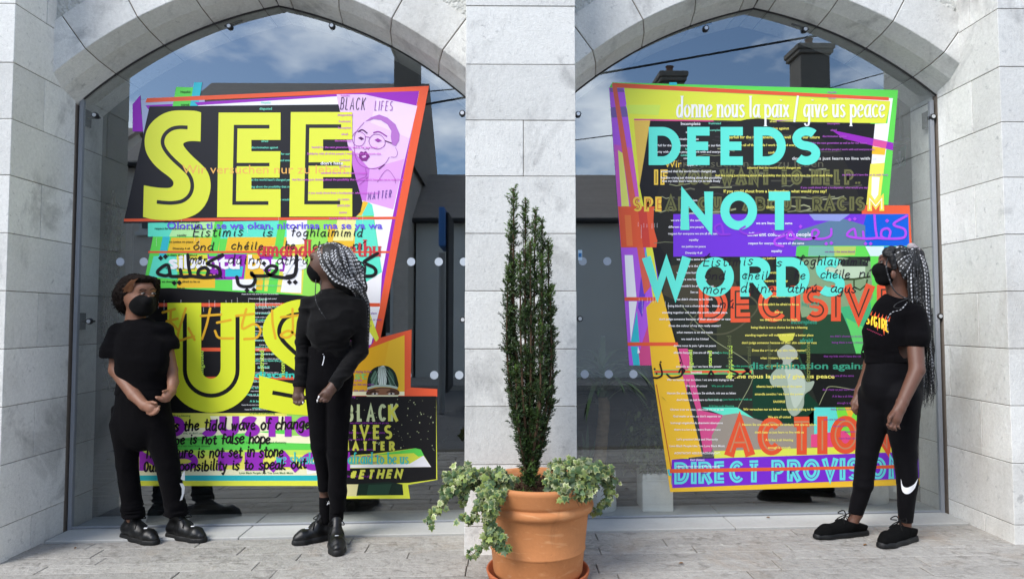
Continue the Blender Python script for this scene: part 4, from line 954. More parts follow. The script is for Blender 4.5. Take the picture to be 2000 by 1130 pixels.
B.stroke([(p.x, p.y) for p in catmull([(1330, 595, 0), (1390, 660, 0), (1470, 720, 0), (1440, 800, 0)], 8)], 1.2, (150, 156, 120)); B.stroke([(p.x, p.y) for p in catmull([(1600, 790, 0), (1612, 765, 0), (1625, 754, 0), (1690, 765, 0)], 8)], 1.2, (150, 156, 120))
B.stroke([(p.x, p.y) for p in catmull([(1370, 600, 0), (1350, 640, 0), (1420, 650, 0), (1480, 600, 0), (1440, 560, 0)], 8)], 3, (84, 84, 64))
B.poly([(1470, 740), (1530, 720), (1600, 790), (1560, 830), (1470, 815)], (22, 58, 42))
# lower patches
B.poly([(1325, 680), (1343, 680), (1389, 879), (1374, 884), (1360, 800)], PK); B.poly([(1365, 800), (1412, 810), (1389, 882), (1374, 880)], PK)
B.poly([(1370, 795), (1440, 795), (1475, 818), (1445, 812), (1412, 810)], AQ); B.poly([(1412, 810), (1440, 806), (1500, 825), (1600, 830), (1600, 872), (1392, 890), (1390, 850)], (150, 140, 128))
B.poly([(1590, 795), (1650, 795), (1660, 850), (1590, 850)], (96, 214, 204)); B.poly([(1632, 795), (1700, 795), (1720, 880), (1650, 880)], (120, 218, 66)); B.poly([(1650, 795), (1672, 795), (1660, 820)], GO)
B.poly([(1584, 848), (1650, 840), (1690, 880), (1584, 872)], (222, 74, 130)); B.poly([(1395, 880), (1760, 868), (1793, 880), (1793, 884), (1395, 896)], (216, 222, 84)); B.poly([(1620, 875), (1730, 868), (1790, 880), (1630, 884)], YE)
B.poly([(1278, 722), (1470, 720), (1470, 730), (1278, 731)], (100, 200, 110)); B.rect(1278, 723, 1468, 728, OR)
B.poly([(1313, 690), (1332, 682), (1380, 860), (1374, 870)], WH) if False else None
B.poly([(1312, 897), (1793, 881), (1795, 933), (1313, 952)], (118, 44, 196)); B.poly([(1303, 916), (1312, 916), (1312, 928), (1306, 928)], CY)
B.stroke([(1282, 750), (1312, 920)], 1.8, (186, 92, 50))
# pendant shaped like the continent
B.part('pendant_print')
def P7(x, y): return (1500 + x / 3.766, 680 + y / 3.766)
smooth_poly(B, [P7(*p) for p in ((65, 20), (140, -30), (205, 10), (215, 60), (170, 100), (165, 145), (105, 140), (110, 90), (75, 60))], (168, 174, 160))
smooth_poly(B, [P7(*p) for p in ((60, 150), (120, 140), (220, 150), (262, 190), (285, 245), (340, 240), (318, 300), (270, 340), (262, 420), (225, 480), (180, 495), (140, 440), (125, 350), (100, 285), (40, 280), (12, 235), (25, 190))], (158, 172, 154))
smooth_poly(B, [P7(*p) for p in ((120, 150), (220, 155), (262, 200), (270, 320), (200, 440), (160, 330), (140, 220))], (184, 196, 180))
B.poly([(1518, 652), (1553, 650), (1548, 664), (1536, 668), (1524, 664)], (206, 204, 80))
B.part('headline_lettering')
INK_ = (40, 39, 37)
OLV = (104, 104, 66)
B.caps('IF', 1278, 1308, 331, 361, 8, (236, 196, 74), gap=5, inline=(1.6, INK_)); B.caps('YOU WANT TO HELP,', 1320, 1680, 331, 361, 10, OLV, gap=3, inline=(1.6, INK_))
B.caps('SPE', 1236, 1297, 384, 413, 10, (236, 196, 74), gap=4, inline=(1.5, (196, 84, 60))); B.caps('AK OUT ABOUT RACIS', 1299, 1690, 384, 412, 9.5, OLV, gap=3, inline=(1.6, INK_)); B.caps('M', 1694, 1727, 383, 412, 9.5, (236, 214, 84), inline=(1.6, WH))
B.caps('DECISIVE', 1365, 1760, 560, 630, 19, (226, 90, 58), gap=6, inline=(3.0, (60, 56, 44)), slope=-0.012)
B.caps('ACTION', 1417, 1742, 816, 890, 20, (220, 84, 50), gap=7, inline=(3.0, (190, 132, 96)), slope=-0.02)
B.caps('DIRECT PROVISION', 1317, 1765, 902, 945, 11, (98, 214, 216), gap=4.5, inline=(1.8, (104, 44, 170)), slope=-0.025)
B.poly([(1308, 915), (1700, 909), (1791, 905), (1791, 913), (1308, 923)], (222, 92, 50))
B.part('small_lettering')
SY = (236, 226, 110)
B.text('Incomplete', 1349, 244.5, 6, WH, 'C'); B.text('frustrated', 1396, 243, 4.2, MI, 'C'); B.text('afraid', 1510, 239, 4.2, SY, 'C')
B.lines([('afraid', 1346, 260), ('discrimination against', 1338, 273.5), ('fearfull for the next generation as well as for our future', 1345, 286), ('solidarity with all of the people I work with and everyone else', 1348, 298.5), ('confused', 1346, 311), ('appalled', 1352, 324), ("ashamed that the world hasn't changed yet.", 1345, 336.5), ("feel like crying just thinking about the possibility", 1350, 349), ("that my kids won't have the ryt to walk freely", 1350, 355.5), ('no racism', 1350, 393), ('ENOUGH', 1349, 406), ('justice', 1352, 418)], 4.3, WH)
B.lines([('incomplete', 1396, 256), ('fearfull', 1346, 293), ('solidarity', 1340, 305)], 4, MI)
B.lines([('discrimination against', 1510, 253, 5), ('fearfull for the next generation as well as for our future', 1511, 270.5, 5.6), ('solidarity with all of the people I work with and everyone else', 1495, 285.5, 4.6), ('confused', 1512, 300, 4.6), ("ashamed that the world hasn't changed yet.", 1512, 329.5, 4.2), ("feel like crying just thinking about the possibility that my kids won't have the ryt to walk freely", 1512, 344.5, 4.2), ('If you could shout from a loudspeaker, what would you say?', 1514, 376, 5.8), ('no racism', 1512, 392, 4.6), ('ENOUGH', 1511, 407, 4.6)], 4.6, SY, bold=.028)
B.lines([('Hopeful', 1625, 182), ('scared', 1625, 194), ('Incomplete', 1628, 243), ('afraid', 1628, 256), ('discrimination against', 1630, 268), ('fearfull for the next generation as well as for our future', 1632, 281), ('solidarity with all of the people I work with and everyone else', 1640, 293.5), ("my kids won't have the ryt to walk freely", 1690, 343), ('if you could shout from a loudspeaker, what would you say?', 1630, 368)], 3.8, (176, 96, 190))
B.text("don't hate us just learn to live with us", 1712, 312, 5.6, (226, 226, 222), 'R', w=165)
B.text('Wir versuchen nur zu leben', 1298, 326, 14, (96, 94, 78), 'L', w=310, bold=0); B.text('Wir', 1298, 327, 14, (236, 196, 74), 'L', bold=0)
B.lines([('we are literally the same', 1340, 432), ('different colours one people', 1340, 445), ('respect for everyone we are all the same', 1355, 458), ('equality', 1355, 470), ('no justice no peace', 1355, 483), ('Diversity 4 all', 1355, 495.5), ('we share the same blood', 1352, 508), ('equality is the key', 1352, 521), ('we are one human race', 1350, 534), ('we are one human race', 1352, 547), ("we shouldn't be afraid to be us", 1356, 560), ('See us', 1356, 572)] + [(t, 1357, 586 + 12.9 * k) for k, t in enumerate(MIX[:7])] + [('donne nous la paix / give us peace', 1357, 676.5), ('sibantu banye / (we are all the same)', 1360, 690)], 4.2, WH)
B.lines([('we are literally the same', 1512, 438, 5), ('different colours one people', 1522, 461, 7.6), ('respect for everyone we are all the same', 1516, 477, 4.6), ('equality', 1517, 492, 4.8)], 5, (232, 234, 240), bold=.028)
B.lines([('no justice no peace', 1514, 506), ('Diversity 4 all', 1513, 534), ('equality is the key', 1516, 550), ('we are one human race', 1518, 580), ("we shouldn't be afraid to be us", 1521, 596), ('See us', 1521, 611), ("we didn't choose to be black", 1521, 626)] + [(t, 1522, 641 + 14.9 * k) for k, t in enumerate(MIX[1:7])], 4.4, SY, bold=.026)
B.text('donne nous la paix / give us peace', 1418, 738, 8, SY, 'L', w=212, bold=.03)
B.lines([(t, 1522, 756 + 14.9 * k) for k, t in enumerate(MIX[7:])], 4.4, SY, bold=.026)
B.lines([('amandla awethu / we have the power', 1365, 717), ('SAOIRSE', 1360, 729), ('Wir versuchen nur zu leben / we are only trying to live', 1368, 743), ('We are all united', 1360, 755), ('Hassen Sie uns nicht, lernen Sie einfach, mit uns zu leben', 1370, 769), ("don't hate us just learn to live with us", 1366, 782), ('Olorun ti se wa okan, nitorinaa ma se ya wa', 1361, 801), ("God made us one, so don't separate us", 1361, 814), ('kumangi ningakufunda abantwini abamyama', 1361, 827), ('there is a lot u can learn from africans', 1362, 840), ("Let's practice Unity and Humanity", 1362, 859), ('Love Black People Like You Love Black Music', 1362, 872), ('AONTACHT AGUS DAONNACHT.', 1362, 886), ('Eist! (listen)', 1362, 899), ('sibantu banye (we are all the same)', 1363, 911.5)], 4.1, WH)
B.lines([('SAOIRSE', 1410, 729), ('We are all united', 1410, 755), ('don\'t hate us just learn to live with us', 1425, 781), ('A bi bac a ah blessing', 1409, 794), ('sibantu banye', 1410, 690), ('we have the power', 1440, 716)], 4, (60, 170, 130))
B.lines([("don't hate us just learn to live with us", 1650, 762), ('A bi bac a ah blessing', 1650, 775), ('enough is enough', 1655, 788), ('being black is a blessing', 1650, 800), ('you are not alone', 1630, 820), ('we are one', 1640, 833), ('abantwini', 1660, 844), ('learn from africans', 1660, 857), ('we share the same blood', 1640, 493), ("we didn't choose to be black", 1655, 658), ('being black is not a choice', 1655, 670), ('that my kids won\'t have the ryt', 1645, 697), ('we are all the same', 1645, 735)], 4, (140, 70, 160))
GT = (62, 150, 122)
B.text('discrimination against', 1462, 720, 13, GT, 'L', w=240, bold=.03); B.text('incomplete', 1545, 632, 8, GT, 'L', bold=.03); B.text('afraid', 1562, 668, 8, GT, 'L', bold=.03); B.text('hopeful', 1566, 597, 8, GT, 'L', bold=.03)
for t, u, v, h, c in (('disgusted', 1352, 725, 8, VY), ('scared', 1390, 714, 8, VY), ('disappointed', 1430, 740, 9, VY), ('frustrated', 1466, 722, 8, (90, 96, 66)), ('incomplete', 1505, 720, 8, (90, 96, 66)), ('discrimination', 1582, 745, 9, (120, 130, 70)), ('disappointed', 1428, 720, 9, (90, 96, 66))): B.text(t, u, v, h, c, 'L', vert=True, bold=.03)
rs_ = random.Random(33)
for u, v, t in [(1247, 442, 5), (1253, 465, 15), (1258, 444, 5), (1264, 444, 4), (1274, 446, 6), (1279, 444, 5), (1284, 444, 5), (1249, 590, 5), (1255, 612, 16), (1265, 590, 6), (1271, 590, 5), (1276, 591, 6), (1281, 590, 5), (1286, 590, 5), (1300, 598, 6), (1306, 604, 8)]:
    B.text('n ' * t, u, v, 1.6, WH, 'L', vert=True, same=True, bold=.03)
B.part('headline_lettering')
def bold_word(t, u0, u1, v0, v1, th, gap): B.caps(t, u0, u1, v0, v1, th, TQ, gap=gap)
bold_word('DEEDS', 1267, 1602, 248, 322.5, 17, 13); bold_word('NOT', 1329, 1552, 374, 449, 17.5, 14); bold_word('WORDS', 1256, 1650, 502, 579, 18, 12)
B.low('donne nous la paix / give us peace', 1322, 1727, 229, 24, 4, WH, nib=(4.0, 1.4), serif=True, sp=0.36, word=0.62)
B.part('brush_lettering')
def P8(x, y): return (1470 + x / 4.036, 420 + y / 4.036)
VIO = (176, 76, 222)
def bbrush(strokes, t, col):
    B.n += 1
    for st in strokes: B.stroke([(p.x, p.y) for p in catmull([(a, b, 0) for a, b in st], 6)], t, col, caps=True, bump=False)
bbrush([[P8(*p) for p in st] for st in ([(1215, 5), (1120, 60), (1125, 85), (1195, 110), (1205, 160), (1170, 182), (1060, 185), (985, 180)], [(1075, 180), (1085, 130), (1060, 105), (1020, 120), (1015, 165), (1045, 185)], [(960, 0), (968, 100), (980, 180)],
        [(980, 180), (920, 185), (880, 180), (870, 130)], [(880, 185), (830, 180), (790, 175), (745, 160), (760, 130), (800, 110), (815, 170)], [(620, 110), (615, 160), (560, 185), (480, 180), (470, 130), (500, 115), (520, 140), (480, 180), (400, 190), (330, 170), (300, 130), (270, 180), (330, 190)], [(250, 160), (180, 190), (180, 230), (240, 245)])], 4.6, VIO)
bbrush([[P8(*p) for p in ((300, 120), (200, 150), (150, 110))], [P8(*p) for p in ((60, 140), (-40, 150), (-100, 120), (-60, 90))], [P8(*p) for p in ((-180, 150), (-260, 150), (-300, 100), (-250, 70), (-230, 140))]], 4.0, (138, 62, 206))
B.n += 1
for x, y in ((1060, 45), (890, 225), (930, 225), (765, 35), (805, 30), (580, 225), (620, 220), (378, 90)):
    u, v = P8(x, y); r = 4; B._put([(u - r, v), (u, v + r), (u + r, v), (u, v - r)], [(0, 1, 2, 3)], VIO)
def P9(x, y): return (1240 + x / 3.767, 680 + y / 3.767)
bbrush([[P9(*p) for p in st] for st in ([(185, 115), (200, 190), (170, 215), (140, 215)], [(350, 145), (340, 200), (270, 215), (235, 190)], [(325, 175), (340, 150), (365, 160), (350, 185)], [(560, 165), (580, 200), (540, 205), (560, 165)], [(700, 160), (760, 190), (720, 215)], [(790, 190), (840, 160), (810, 150), (850, 185)])], 3.6, (40, 24, 28))
B.n += 1
for x, y in ((145, 150), (160, 185), (335, 105), (190, 100)):
    u, v = P9(x, y); r = 2.4; B._put([(u - r, v), (u, v + r), (u + r, v), (u, v - r)], [(0, 1, 2, 3)], (40, 24, 28))
B.part('marker_handwriting')
def P10(x, y): return (1190 + x / 4.035, 420 + y / 4.035)
B.low('\u00c9istimis', 1374, 1468, 520, 11, 2, HW_, lean=.2, wob=.08, sp=.5, slope=-.03); B.low('is', 1508, 1525, 520, 9.5, 2, HW_, lean=.2); B.low('foghlaimimid', 1560, 1694, 517, 10, 2, HW_, lean=.2, wob=.08, sp=.5)
B.low('\u00f3nd', 1376, 1414, 545, 9.5, 2, HW_, lean=.2, wob=.1); B.low('ch\u00e9ile', 1449, 1510, 545, 9.5, 2, HW_, lean=.2, wob=.1, sp=.6); B.low('he', 1551, 1571, 545, 10, 2, HW_, lean=.2); B.low('ch\u00e9ile', 1602, 1658, 543, 10, 2, HW_, lean=.2); B.low('n\u00ed', 1678, 1695, 541, 9.5, 2, HW_, lean=.2)
B.low('m\u00f3r', 1372, 1414, 573, 10.5, 2, HW_, lean=.2, wob=.1); B.low('d\u00fainn', 1446, 1510, 571, 10.5, 2, HW_, lean=.2, wob=.1, sp=.55); B.low('athr\u00fa', 1538, 1594, 571, 10, 2, HW_, lean=.2, wob=.1); B.low('agus', 1622, 1670, 571, 10, 2, HW_, lean=.2, wob=.1); B.low('s n\u00fa.', 1380, 1438, 601, 9.5, 2, HW_, lean=.2)
B.build()
# ================================================================ planted pot in front of the middle pier
POTY = -0.44
pc = P(1050, 930, POTY); pzb = gz(pc.x)
TERRA = mat('terracotta', lin(186, 122, 74), 0.75, 0.35, noise=[(3.2, 0.10, 5), (7, 0.10, 6, (0.5, 0.5, 2.5)), (50, 0.08, 3), (1.2, .12, 4)], bump=[(70, 0.3, 0.003), (6, 0.12, 0.01)])
def pot_marks(m):
    t = m.node_tree; b = t.nodes['Principled BSDF']; src = b.inputs['Base Color'].links[0].from_socket
    tcn = t.nodes.new('ShaderNodeTexCoord'); mp_ = t.nodes.new('ShaderNodeMapping'); mp_.inputs['Rotation'].default_value = (0.5, 0.35, 0.2); mp_.inputs['Scale'].default_value = (1.6, 1.6, 5.0)
    n = t.nodes.new('ShaderNodeTexNoise'); n.inputs['Scale'].default_value = 3.0; n.inputs['Detail'].default_value = 7; n.inputs['Distortion'].default_value = 1.6
    r = t.nodes.new('ShaderNodeValToRGB'); r.color_ramp.elements[0].position = 0.60; r.color_ramp.elements[1].position = 0.74; r.color_ramp.elements[1].color = (0.42, 0.42, 0.42, 1)
    x = t.nodes.new('ShaderNodeMix'); x.data_type = 'RGBA'; x.inputs[7].default_value = lin(222, 176, 128)
    t.links.new(tcn.outputs['Object'], mp_.inputs[0]); t.links.new(mp_.outputs[0], n.inputs['Vector']); t.links.new(n.outputs['Fac'], r.inputs[0]); t.links.new(r.outputs[0], x.inputs[0])
    t.links.new(src, x.inputs[6]); t.links.new(x.outputs[2], b.inputs['Base Color'])
pot_marks(TERRA); stain(TERRA, lin(120, 78, 50), 5, .60, .74, .45, (1, 1, .6)); stain(TERRA, lin(206, 176, 144), 9, .62, .76, .5, (1, 1, 2)); stain(TERRA, lin(90, 60, 42), 60, .67, .73, .6)
TERRA2 = mat('terracotta_saucer', lin(172, 96, 58), 0.7, 0.35, noise=(8, 0.12, 5))
SOIL = mat('potting_soil', lin(52, 38, 28), 0.95, 0.1, noise=(40, 0.4, 5), bump=(60, 0.9, 0.02))
pot = empty('plant_pot', (pc.x, POTY, pzb), 'large round terracotta pot with rolled rim and ridges standing before the middle pier', 'plant pot')
m = MB(); m.lathe([(0.0, 0.03), (0.222, 0.03), (0.226, 0.05), (0.236, 0.15), (0.2375, 0.152), (0.242, 0.157), (0.242, 0.164), (0.2395, 0.170), (0.257, 0.335), (0.262, 0.345), (0.278, 0.352), (0.284, 0.364), (0.284, 0.376), (0.279, 0.388), (0.270, 0.392), (0.268, 0.398),
         (0.273, 0.402), (0.278, 0.415), (0.282, 0.45), (0.288, 0.468), (0.290, 0.482), (0.284, 0.492), (0.272, 0.494), (0.264, 0.488), (0.258, 0.46), (0.250, 0.40)], pc.x, POTY, 96, z0=pzb)
m.build('pot_body', TERRA, pot, smooth=True)
m = MB(); m.lathe([(0, .004), (0.24, .004), (0.252, .012), (0.262, .045), (0.258, .052), (0.250, .048), (0.243, .022), (0, .020)], pc.x, POTY, 72, z0=pzb); m.build('saucer', TERRA2, pot, smooth=True)
m = MB(); n = 40; rs_ = random.Random(4); vs = [(pc.x, POTY, pzb + .452)]
for q, r in enumerate((.06, .12, .18, .235, .262)):
    for j in range(n): a = 2 * math.pi * j / n; vs.append((pc.x + r * math.cos(a), POTY + r * math.sin(a), pzb + .445 + rs_.uniform(-.008, .010)))
fs = [(0, 1 + j, 1 + (j + 1) % n) for j in range(n)] + [(1 + q * n + j, 1 + (q + 1) * n + j, 1 + (q + 1) * n + (j + 1) % n, 1 + q * n + (j + 1) % n) for q in range(4) for j in range(n)]
m.add(vs, fs)
for k in range(420):
    a = rs_.uniform(0, 6.28); r = .255 * math.sqrt(rs_.random()); s = rs_.uniform(.003, .009); x, y_ = pc.x + r * math.cos(a), POTY + r * math.sin(a); z = pzb + .45
    m.add([(x - s, y_, z), (x, y_ - s, z), (x + s, y_ + s * .4, z), (x, y_, z + s * 1.3)], [(0, 1, 3), (1, 2, 3), (2, 0, 3)])
m.build('soil', SOIL, pot)

# columnar yew ----------------------------------------------------
YEWM = mat('yew_needles', (0.05, 0.09, 0.03), 0.55, 0.45, vcol=True); BARK = mat('yew_bark', lin(76, 58, 44), 0.9, 0.2, noise=(40, 0.3, 4))
yew = empty('yew_shrub', (pc.x - .035, POTY, pzb + .45), 'slim upright dark green yew growing in the terracotta pot', 'shrub')
ye = MB(); bk = MB(); rs_ = random.Random(9)
base = Vector((P(1035, 930, POTY).x, POTY, pzb + .45))
def needle(p, d, L, w, c):
    s = d.cross(Vector((rs_.uniform(-1, 1), rs_.uniform(-1, 1), rs_.uniform(-1, 1))))
    if s.length < 1e-4: return
    s = s.normalized() * w * .5; c2 = tuple(x * 1.25 for x in c[:3]) + (1,)
    ye.add([p - s * .6, p + s * .6, p + d * L * .55 + s, p + d * L, p + d * L * .55 - s], [(0, 1, 2, 3, 4)], 0, [c, c, c2, c2, c])
def shoot(p, d, L, bright, n=None):
    n = n or int(L * 460); c0 = rs_.uniform(.6, 1.25)
    for k in range(n):
        t = (k + rs_.random()) / n; q = p + d * L * t
        side = Vector((rs_.uniform(-1, 1), rs_.uniform(-1, 1), rs_.uniform(-1, 1)));
        dd = (side.normalized() * .85 + d * (.45 + .9 * t)).normalized()
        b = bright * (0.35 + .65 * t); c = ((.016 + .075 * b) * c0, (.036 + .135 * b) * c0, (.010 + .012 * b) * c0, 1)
        needle(q, dd, rs_.uniform(.015, .026) * (1 - .3 * t), rs_.uniform(.003, .0046), c)
leaders = [(998, 368, 0.0), (1025, 391, .02), (1047, 408, -.02), (1063, 428, .02), (992, 440, .03), (1077, 470, .01), (985, 520, -.02), (1081, 560, -.03), (1035, 470, -.06), (1012, 500, -.06), (1060, 500, -.06), (1088, 640, .0), (1030, 560, .07), (990, 600, .0), (1055, 620, -.07), (1003, 720, -.04), (1075, 690, .04)]
for (u, v, dy) in leaders:
    u = 1035 + (u - 1035) * .86
    tip = P(u, v, POTY + dy); h = tip.z - base.z
    w = P(985 + (u - 1035), v, POTY + dy).x
    bulge = Vector((base.x + (tip.x - base.x) * .95 + rs_.uniform(-.01, .01), POTY + dy * 1.2, base.z + h * .55))
    low = Vector((base.x + (tip.x - base.x) * .35, POTY + dy * .3, base.z + h * .2))
    path = catmull([base, low, bulge, tip], 10)
    bk.tube(path, [.010 * (1 - .85 * k / (len(path) - 1)) + .0015 for k in range(len(path))], 6)
    tot = sum((path[i + 1] - path[i]).length for i in range(len(path) - 1)); step = .0044; acc = 0
    for i in range(len(path) - 1):
        a, b = path[i], path[i + 1]; d = (b - a).normalized(); L = (b - a).length; k = int(L / step + rs_.random())
        for q in range(k):
            p = a + (b - a) * ((q + rs_.random()) / max(1, k)); f = (p.z - base.z) / h
            if f < .10 and rs_.random() < .5: continue
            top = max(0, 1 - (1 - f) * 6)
            side = Vector((rs_.uniform(-1, 1), rs_.uniform(-1, 1), 0)).normalized()
            if math.sin(f * 37 + u) > .80 and top < .2: continue
            l = rs_.uniform(.018, .056) * (1 - .35 * top) * (.75 + .5 * math.sin(f * 23 + u * .7) ** 2); dd = (side * rs_.uniform(.6, 1.1) + d * rs_.uniform(.5, 1.2)).normalized()
            if rs_.random() < .5: bk.tube([p, p + dd * l], .0012, 4, caps=False)
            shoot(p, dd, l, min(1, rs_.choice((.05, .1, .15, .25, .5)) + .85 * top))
    shoot(path[-2], (tip - path[-2]).normalized(), .045, .9, 26)
for k in range(10): shoot(base + Vector((rs_.uniform(-.03, .03), rs_.uniform(-.05, .0), rs_.uniform(0, .09))), Vector((rs_.uniform(-.6, .6), rs_.uniform(-.8, .1), .9)).normalized(), .06, .75)
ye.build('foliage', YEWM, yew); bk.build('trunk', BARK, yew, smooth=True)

# variegated ivy ----------------------------------------------------
IVYM = mat('ivy_leaf', (0.2, 0.3, 0.08), 0.5, 0.45, vcol=True); VINE = mat('ivy_stem', lin(92, 74, 48), 0.8, 0.2)
LOBES = [(0, 0), (-.30, -.12), (-.52, .10), (-.34, .30), (-.50, .58), (-.20, .60), (0, 1.0), (.20, .60), (.50, .58), (.34, .30), (.52, .10), (.30, -.12)]
def ivy(label, vines, clouds, seed, loc):
    rg = random.Random(seed); root = empty('ivy_plant', loc, label, 'ivy'); lf = MB(); st = MB()
    def leaf(p, nrm, size):
        up = Vector((rg.uniform(-.7, .7), rg.uniform(-.4, .2), rg.uniform(-1, .25)))
        z = nrm.normalized(); x = up.cross(z)
        if x.length < .05: return
        x.normalize(); y_ = z.cross(x); fold = rg.uniform(.05, .30); kind = rg.random()
        g_ = rg.uniform(.55, 1.3)
        ce = (.045 * g_, .090 * g_, .026 * g_, 1) if kind < .62 else (.15 * g_, .20 * g_, .045 * g_, 1)
        ed = (.27 * g_, .29 * g_, .10 * g_, 1) if kind < .45 else ((.20 * g_, .25 * g_, .045 * g_, 1) if kind < .8 else (.46 * g_, .47 * g_, .26 * g_, 1))
        if kind < .28: ed = (.07 * g_, .12 * g_, .035 * g_, 1)
        vs = [p + x * (a * size) + y_ * (b * size * .9) - z * (abs(a) * fold * size + b * b * .12 * size) for a, b in LOBES]
        c0 = p + y_ * size * .32 + z * size * .02
        inner = [c0 + (v - c0) * .55 for v in vs]; n = len(vs)
        lf.add([c0] + inner + vs, [(0, 1 + i, 1 + (i + 1) % n) for i in range(n)] + [(1 + i, 1 + n + i, 1 + n + (i + 1) % n, 1 + (i + 1) % n) for i in range(n)], 0, [ce] + [ce] * n + [ed] * n)
    for pts, dens, size in vines:
        path = catmull([P(u, v, y_) for u, v, y_ in pts], 8); st.tube(path, .0022, 5)
        for i in range(len(path) - 1):
            for q in range(max(0, int((path[i + 1] - path[i]).length * dens + rg.random()))):
                p = path[i] + (path[i + 1] - path[i]) * rg.random(); off = Vector((rg.uniform(-1, 1), rg.uniform(-1, .4), rg.uniform(-.6, 1))) * .022
                st.tube([p, p + off * .5, p + off], .0011, 4, caps=False)
                leaf(p + off, Vector((rg.uniform(-.7, .7), -1, rg.uniform(-.2, 1.0))), size * rg.uniform(.6, 1.2))
    for (u, v, y_, ru, rv, ry, num, size) in clouds:
        for k in range(num):
            a, b, r = rg.uniform(0, 6.28), rg.uniform(-1, 1), rg.random() ** .4
            s = math.sqrt(1 - b * b)
            p = P(u + ru * r * s * math.cos(a), v - rv * r * b, y_ + ry * r * s * math.sin(a))
            leaf(p, Vector((rg.uniform(-.8, .8), -1.0, rg.uniform(-.1, 1.3))), size * rg.uniform(.38, 1.2))
            if rg.random() < .35: st.tube([p, p + Vector((rg.uniform(-.03, .03), rg.uniform(0, .03), rg.uniform(-.05, -.01)))], .0013, 4, caps=False)
    st.build('stem', VINE, root); lf.build('foliage', IVYM, root)
ivy('variegated ivy spilling far over the left side of the pot, one strand hanging low', [
    ([(1000, 945, -.50), (960, 925, -.62), (905, 935, -.68), (872, 970, -.68), (850, 1000, -.68), (835, 1022, -.68)], 170, .034),
    ([(985, 950, -.52), (950, 950, -.70), (935, 990, -.74), (928, 1012, -.74), (900, 1014, -.72)], 170, .034), ([(900, 925, -.62), (905, 960, -.64), (903, 988, -.64)], 220, .03),
    ([(990, 955, -.60), (965, 975, -.76), (955, 1010, -.74), (962, 1030, -.73), (975, 1052, -.72), (983, 1072, -.71)], 330, .036), ([(965, 1030, -.73), (945, 1060, -.73), (924, 1082, -.72)], 240, .032),
    ([(905, 912, -.6), (880, 940, -.62), (868, 965, -.63)], 230, .034)],
    [(945, 932, -.60, 62, 20, .10, 170, .040), (900, 930, -.62, 36, 28, .06, 80, .036), (955, 975, -.72, 22, 34, .05, 95, .040), (966, 1045, -.72, 17, 24, .03, 44, .034), (885, 950, -.64, 30, 16, .04, 34, .034), (990, 938, -.60, 20, 12, .06, 40, .036)], 5, P(960, 945, -.55))
ivy('variegated ivy mounded over the right rim of the pot', [
    ([(1075, 950, -.50), (1120, 930, -.55), (1170, 925, -.55), (1196, 930, -.55), (1206, 938, -.55)], 150, .034), ([(1180, 920, -.52), (1195, 960, -.52), (1180, 985, -.52), (1155, 1000, -.53)], 200, .032),
    ([(1070, 930, -.5), (1090, 905, -.5), (1150, 898, -.5)], 180, .034), ([(1090, 955, -.7), (1098, 968, -.72), (1104, 974, -.72)], 260, .036)],
    [(1120, 928, -.56, 52, 34, .12, 230, .040), (1160, 925, -.54, 36, 26, .08, 110, .038), (1130, 955, -.66, 34, 18, .05, 70, .040), (1085, 940, -.58, 24, 14, .08, 40, .038), (1188, 945, -.52, 12, 28, .04, 40, .03)], 8, P(1130, 945, -.5))
# small weeds growing in the pot
wd = MB(); rs_ = random.Random(2)
for k in range(70):
    p = P(rs_.uniform(1004, 1032), 952, -.62); p.z = pzb + .452; a = rs_.uniform(-1.2, 1.2); d = Vector((math.sin(a), rs_.uniform(-.6, .2), rs_.uniform(.5, 1))).normalized(); s = d.cross(Vector((0, 1, .2))).normalized() * .003; L = rs_.uniform(.02, .05)
    wd.add([p - s, p + s, p + d * L], [(0, 1, 2)])
tag(wd.build('grass_tuft', mat('tuft_green', lin(86, 112, 48), 0.6, 0.4, island=.3)), 'small tuft of green blades at the front of the soil', 'plant')

# ================================================================ plants and things behind the glass
CONC = mat('pale_concrete', lin(222, 222, 216), 0.85, 0.3, noise=[(6, .12, 5), (40, .06, 3)], bump=(50, .2, .003))
LEAFD = mat('indoor_leaf', lin(70, 92, 48), 0.5, 0.5, island=.4); TRK = mat('palm_bark', lin(120, 98, 72), 0.9, .2, noise=[(14, .3, 5), (10, .3, 3, (.5, .5, 6))], bump=(16, .8, .02, (.4, .4, 5)))
def zfl(x): return gz(x) + .0125
def planter(label, x, y_, square, w, h, taper=1.0):
    o = MB(); z = zfl(x)
    if square:
        a = w / 2; t = .02; o.box(x - a, x + a, y_ - a, y_ + a, z, z + h - .04); o.box(x - a, x - a + t, y_ - a, y_ + a, z + h - .04, z + h); o.box(x + a - t, x + a, y_ - a, y_ + a, z + h - .04, z + h); o.box(x - a + t, x + a - t, y_ - a, y_ - a + t, z + h - .04, z + h); o.box(x - a + t, x + a - t, y_ + a - t, y_ + a, z + h - .04, z + h)
        return tag(o.build('planter', CONC, bevel=.004), label, 'planter')
    r = w / 2; o.lathe([(0, 0), (r * taper, 0), (r * taper + .004, .006), (r, h - .008), (r - .004, h), (r - .018, h), (r - .024, h - .05), (0, h - .05)], x, y_, 40, z0=z)
    return tag(o.build('planter', CONC, smooth=True, bevel=0), label, 'planter')
IPY = 0.74
def xat(u, y_=IPY): return P(u, 900, y_).x
planter('pale square concrete planter inside the window, holding the leafy fig', xat(1278), IPY, True, .205, .25)
planter('pale round planter inside the window behind the ivy, holding the palm', xat(1172), IPY, False, .21, .26)
planter('round concrete planter behind the glass beside the walking legs', xat(1697, .82), 0.82, False, .23, .26); planter('plain round planter next to the right jamb behind the glass', xat(1752, .9), 0.95, False, .26, .24)
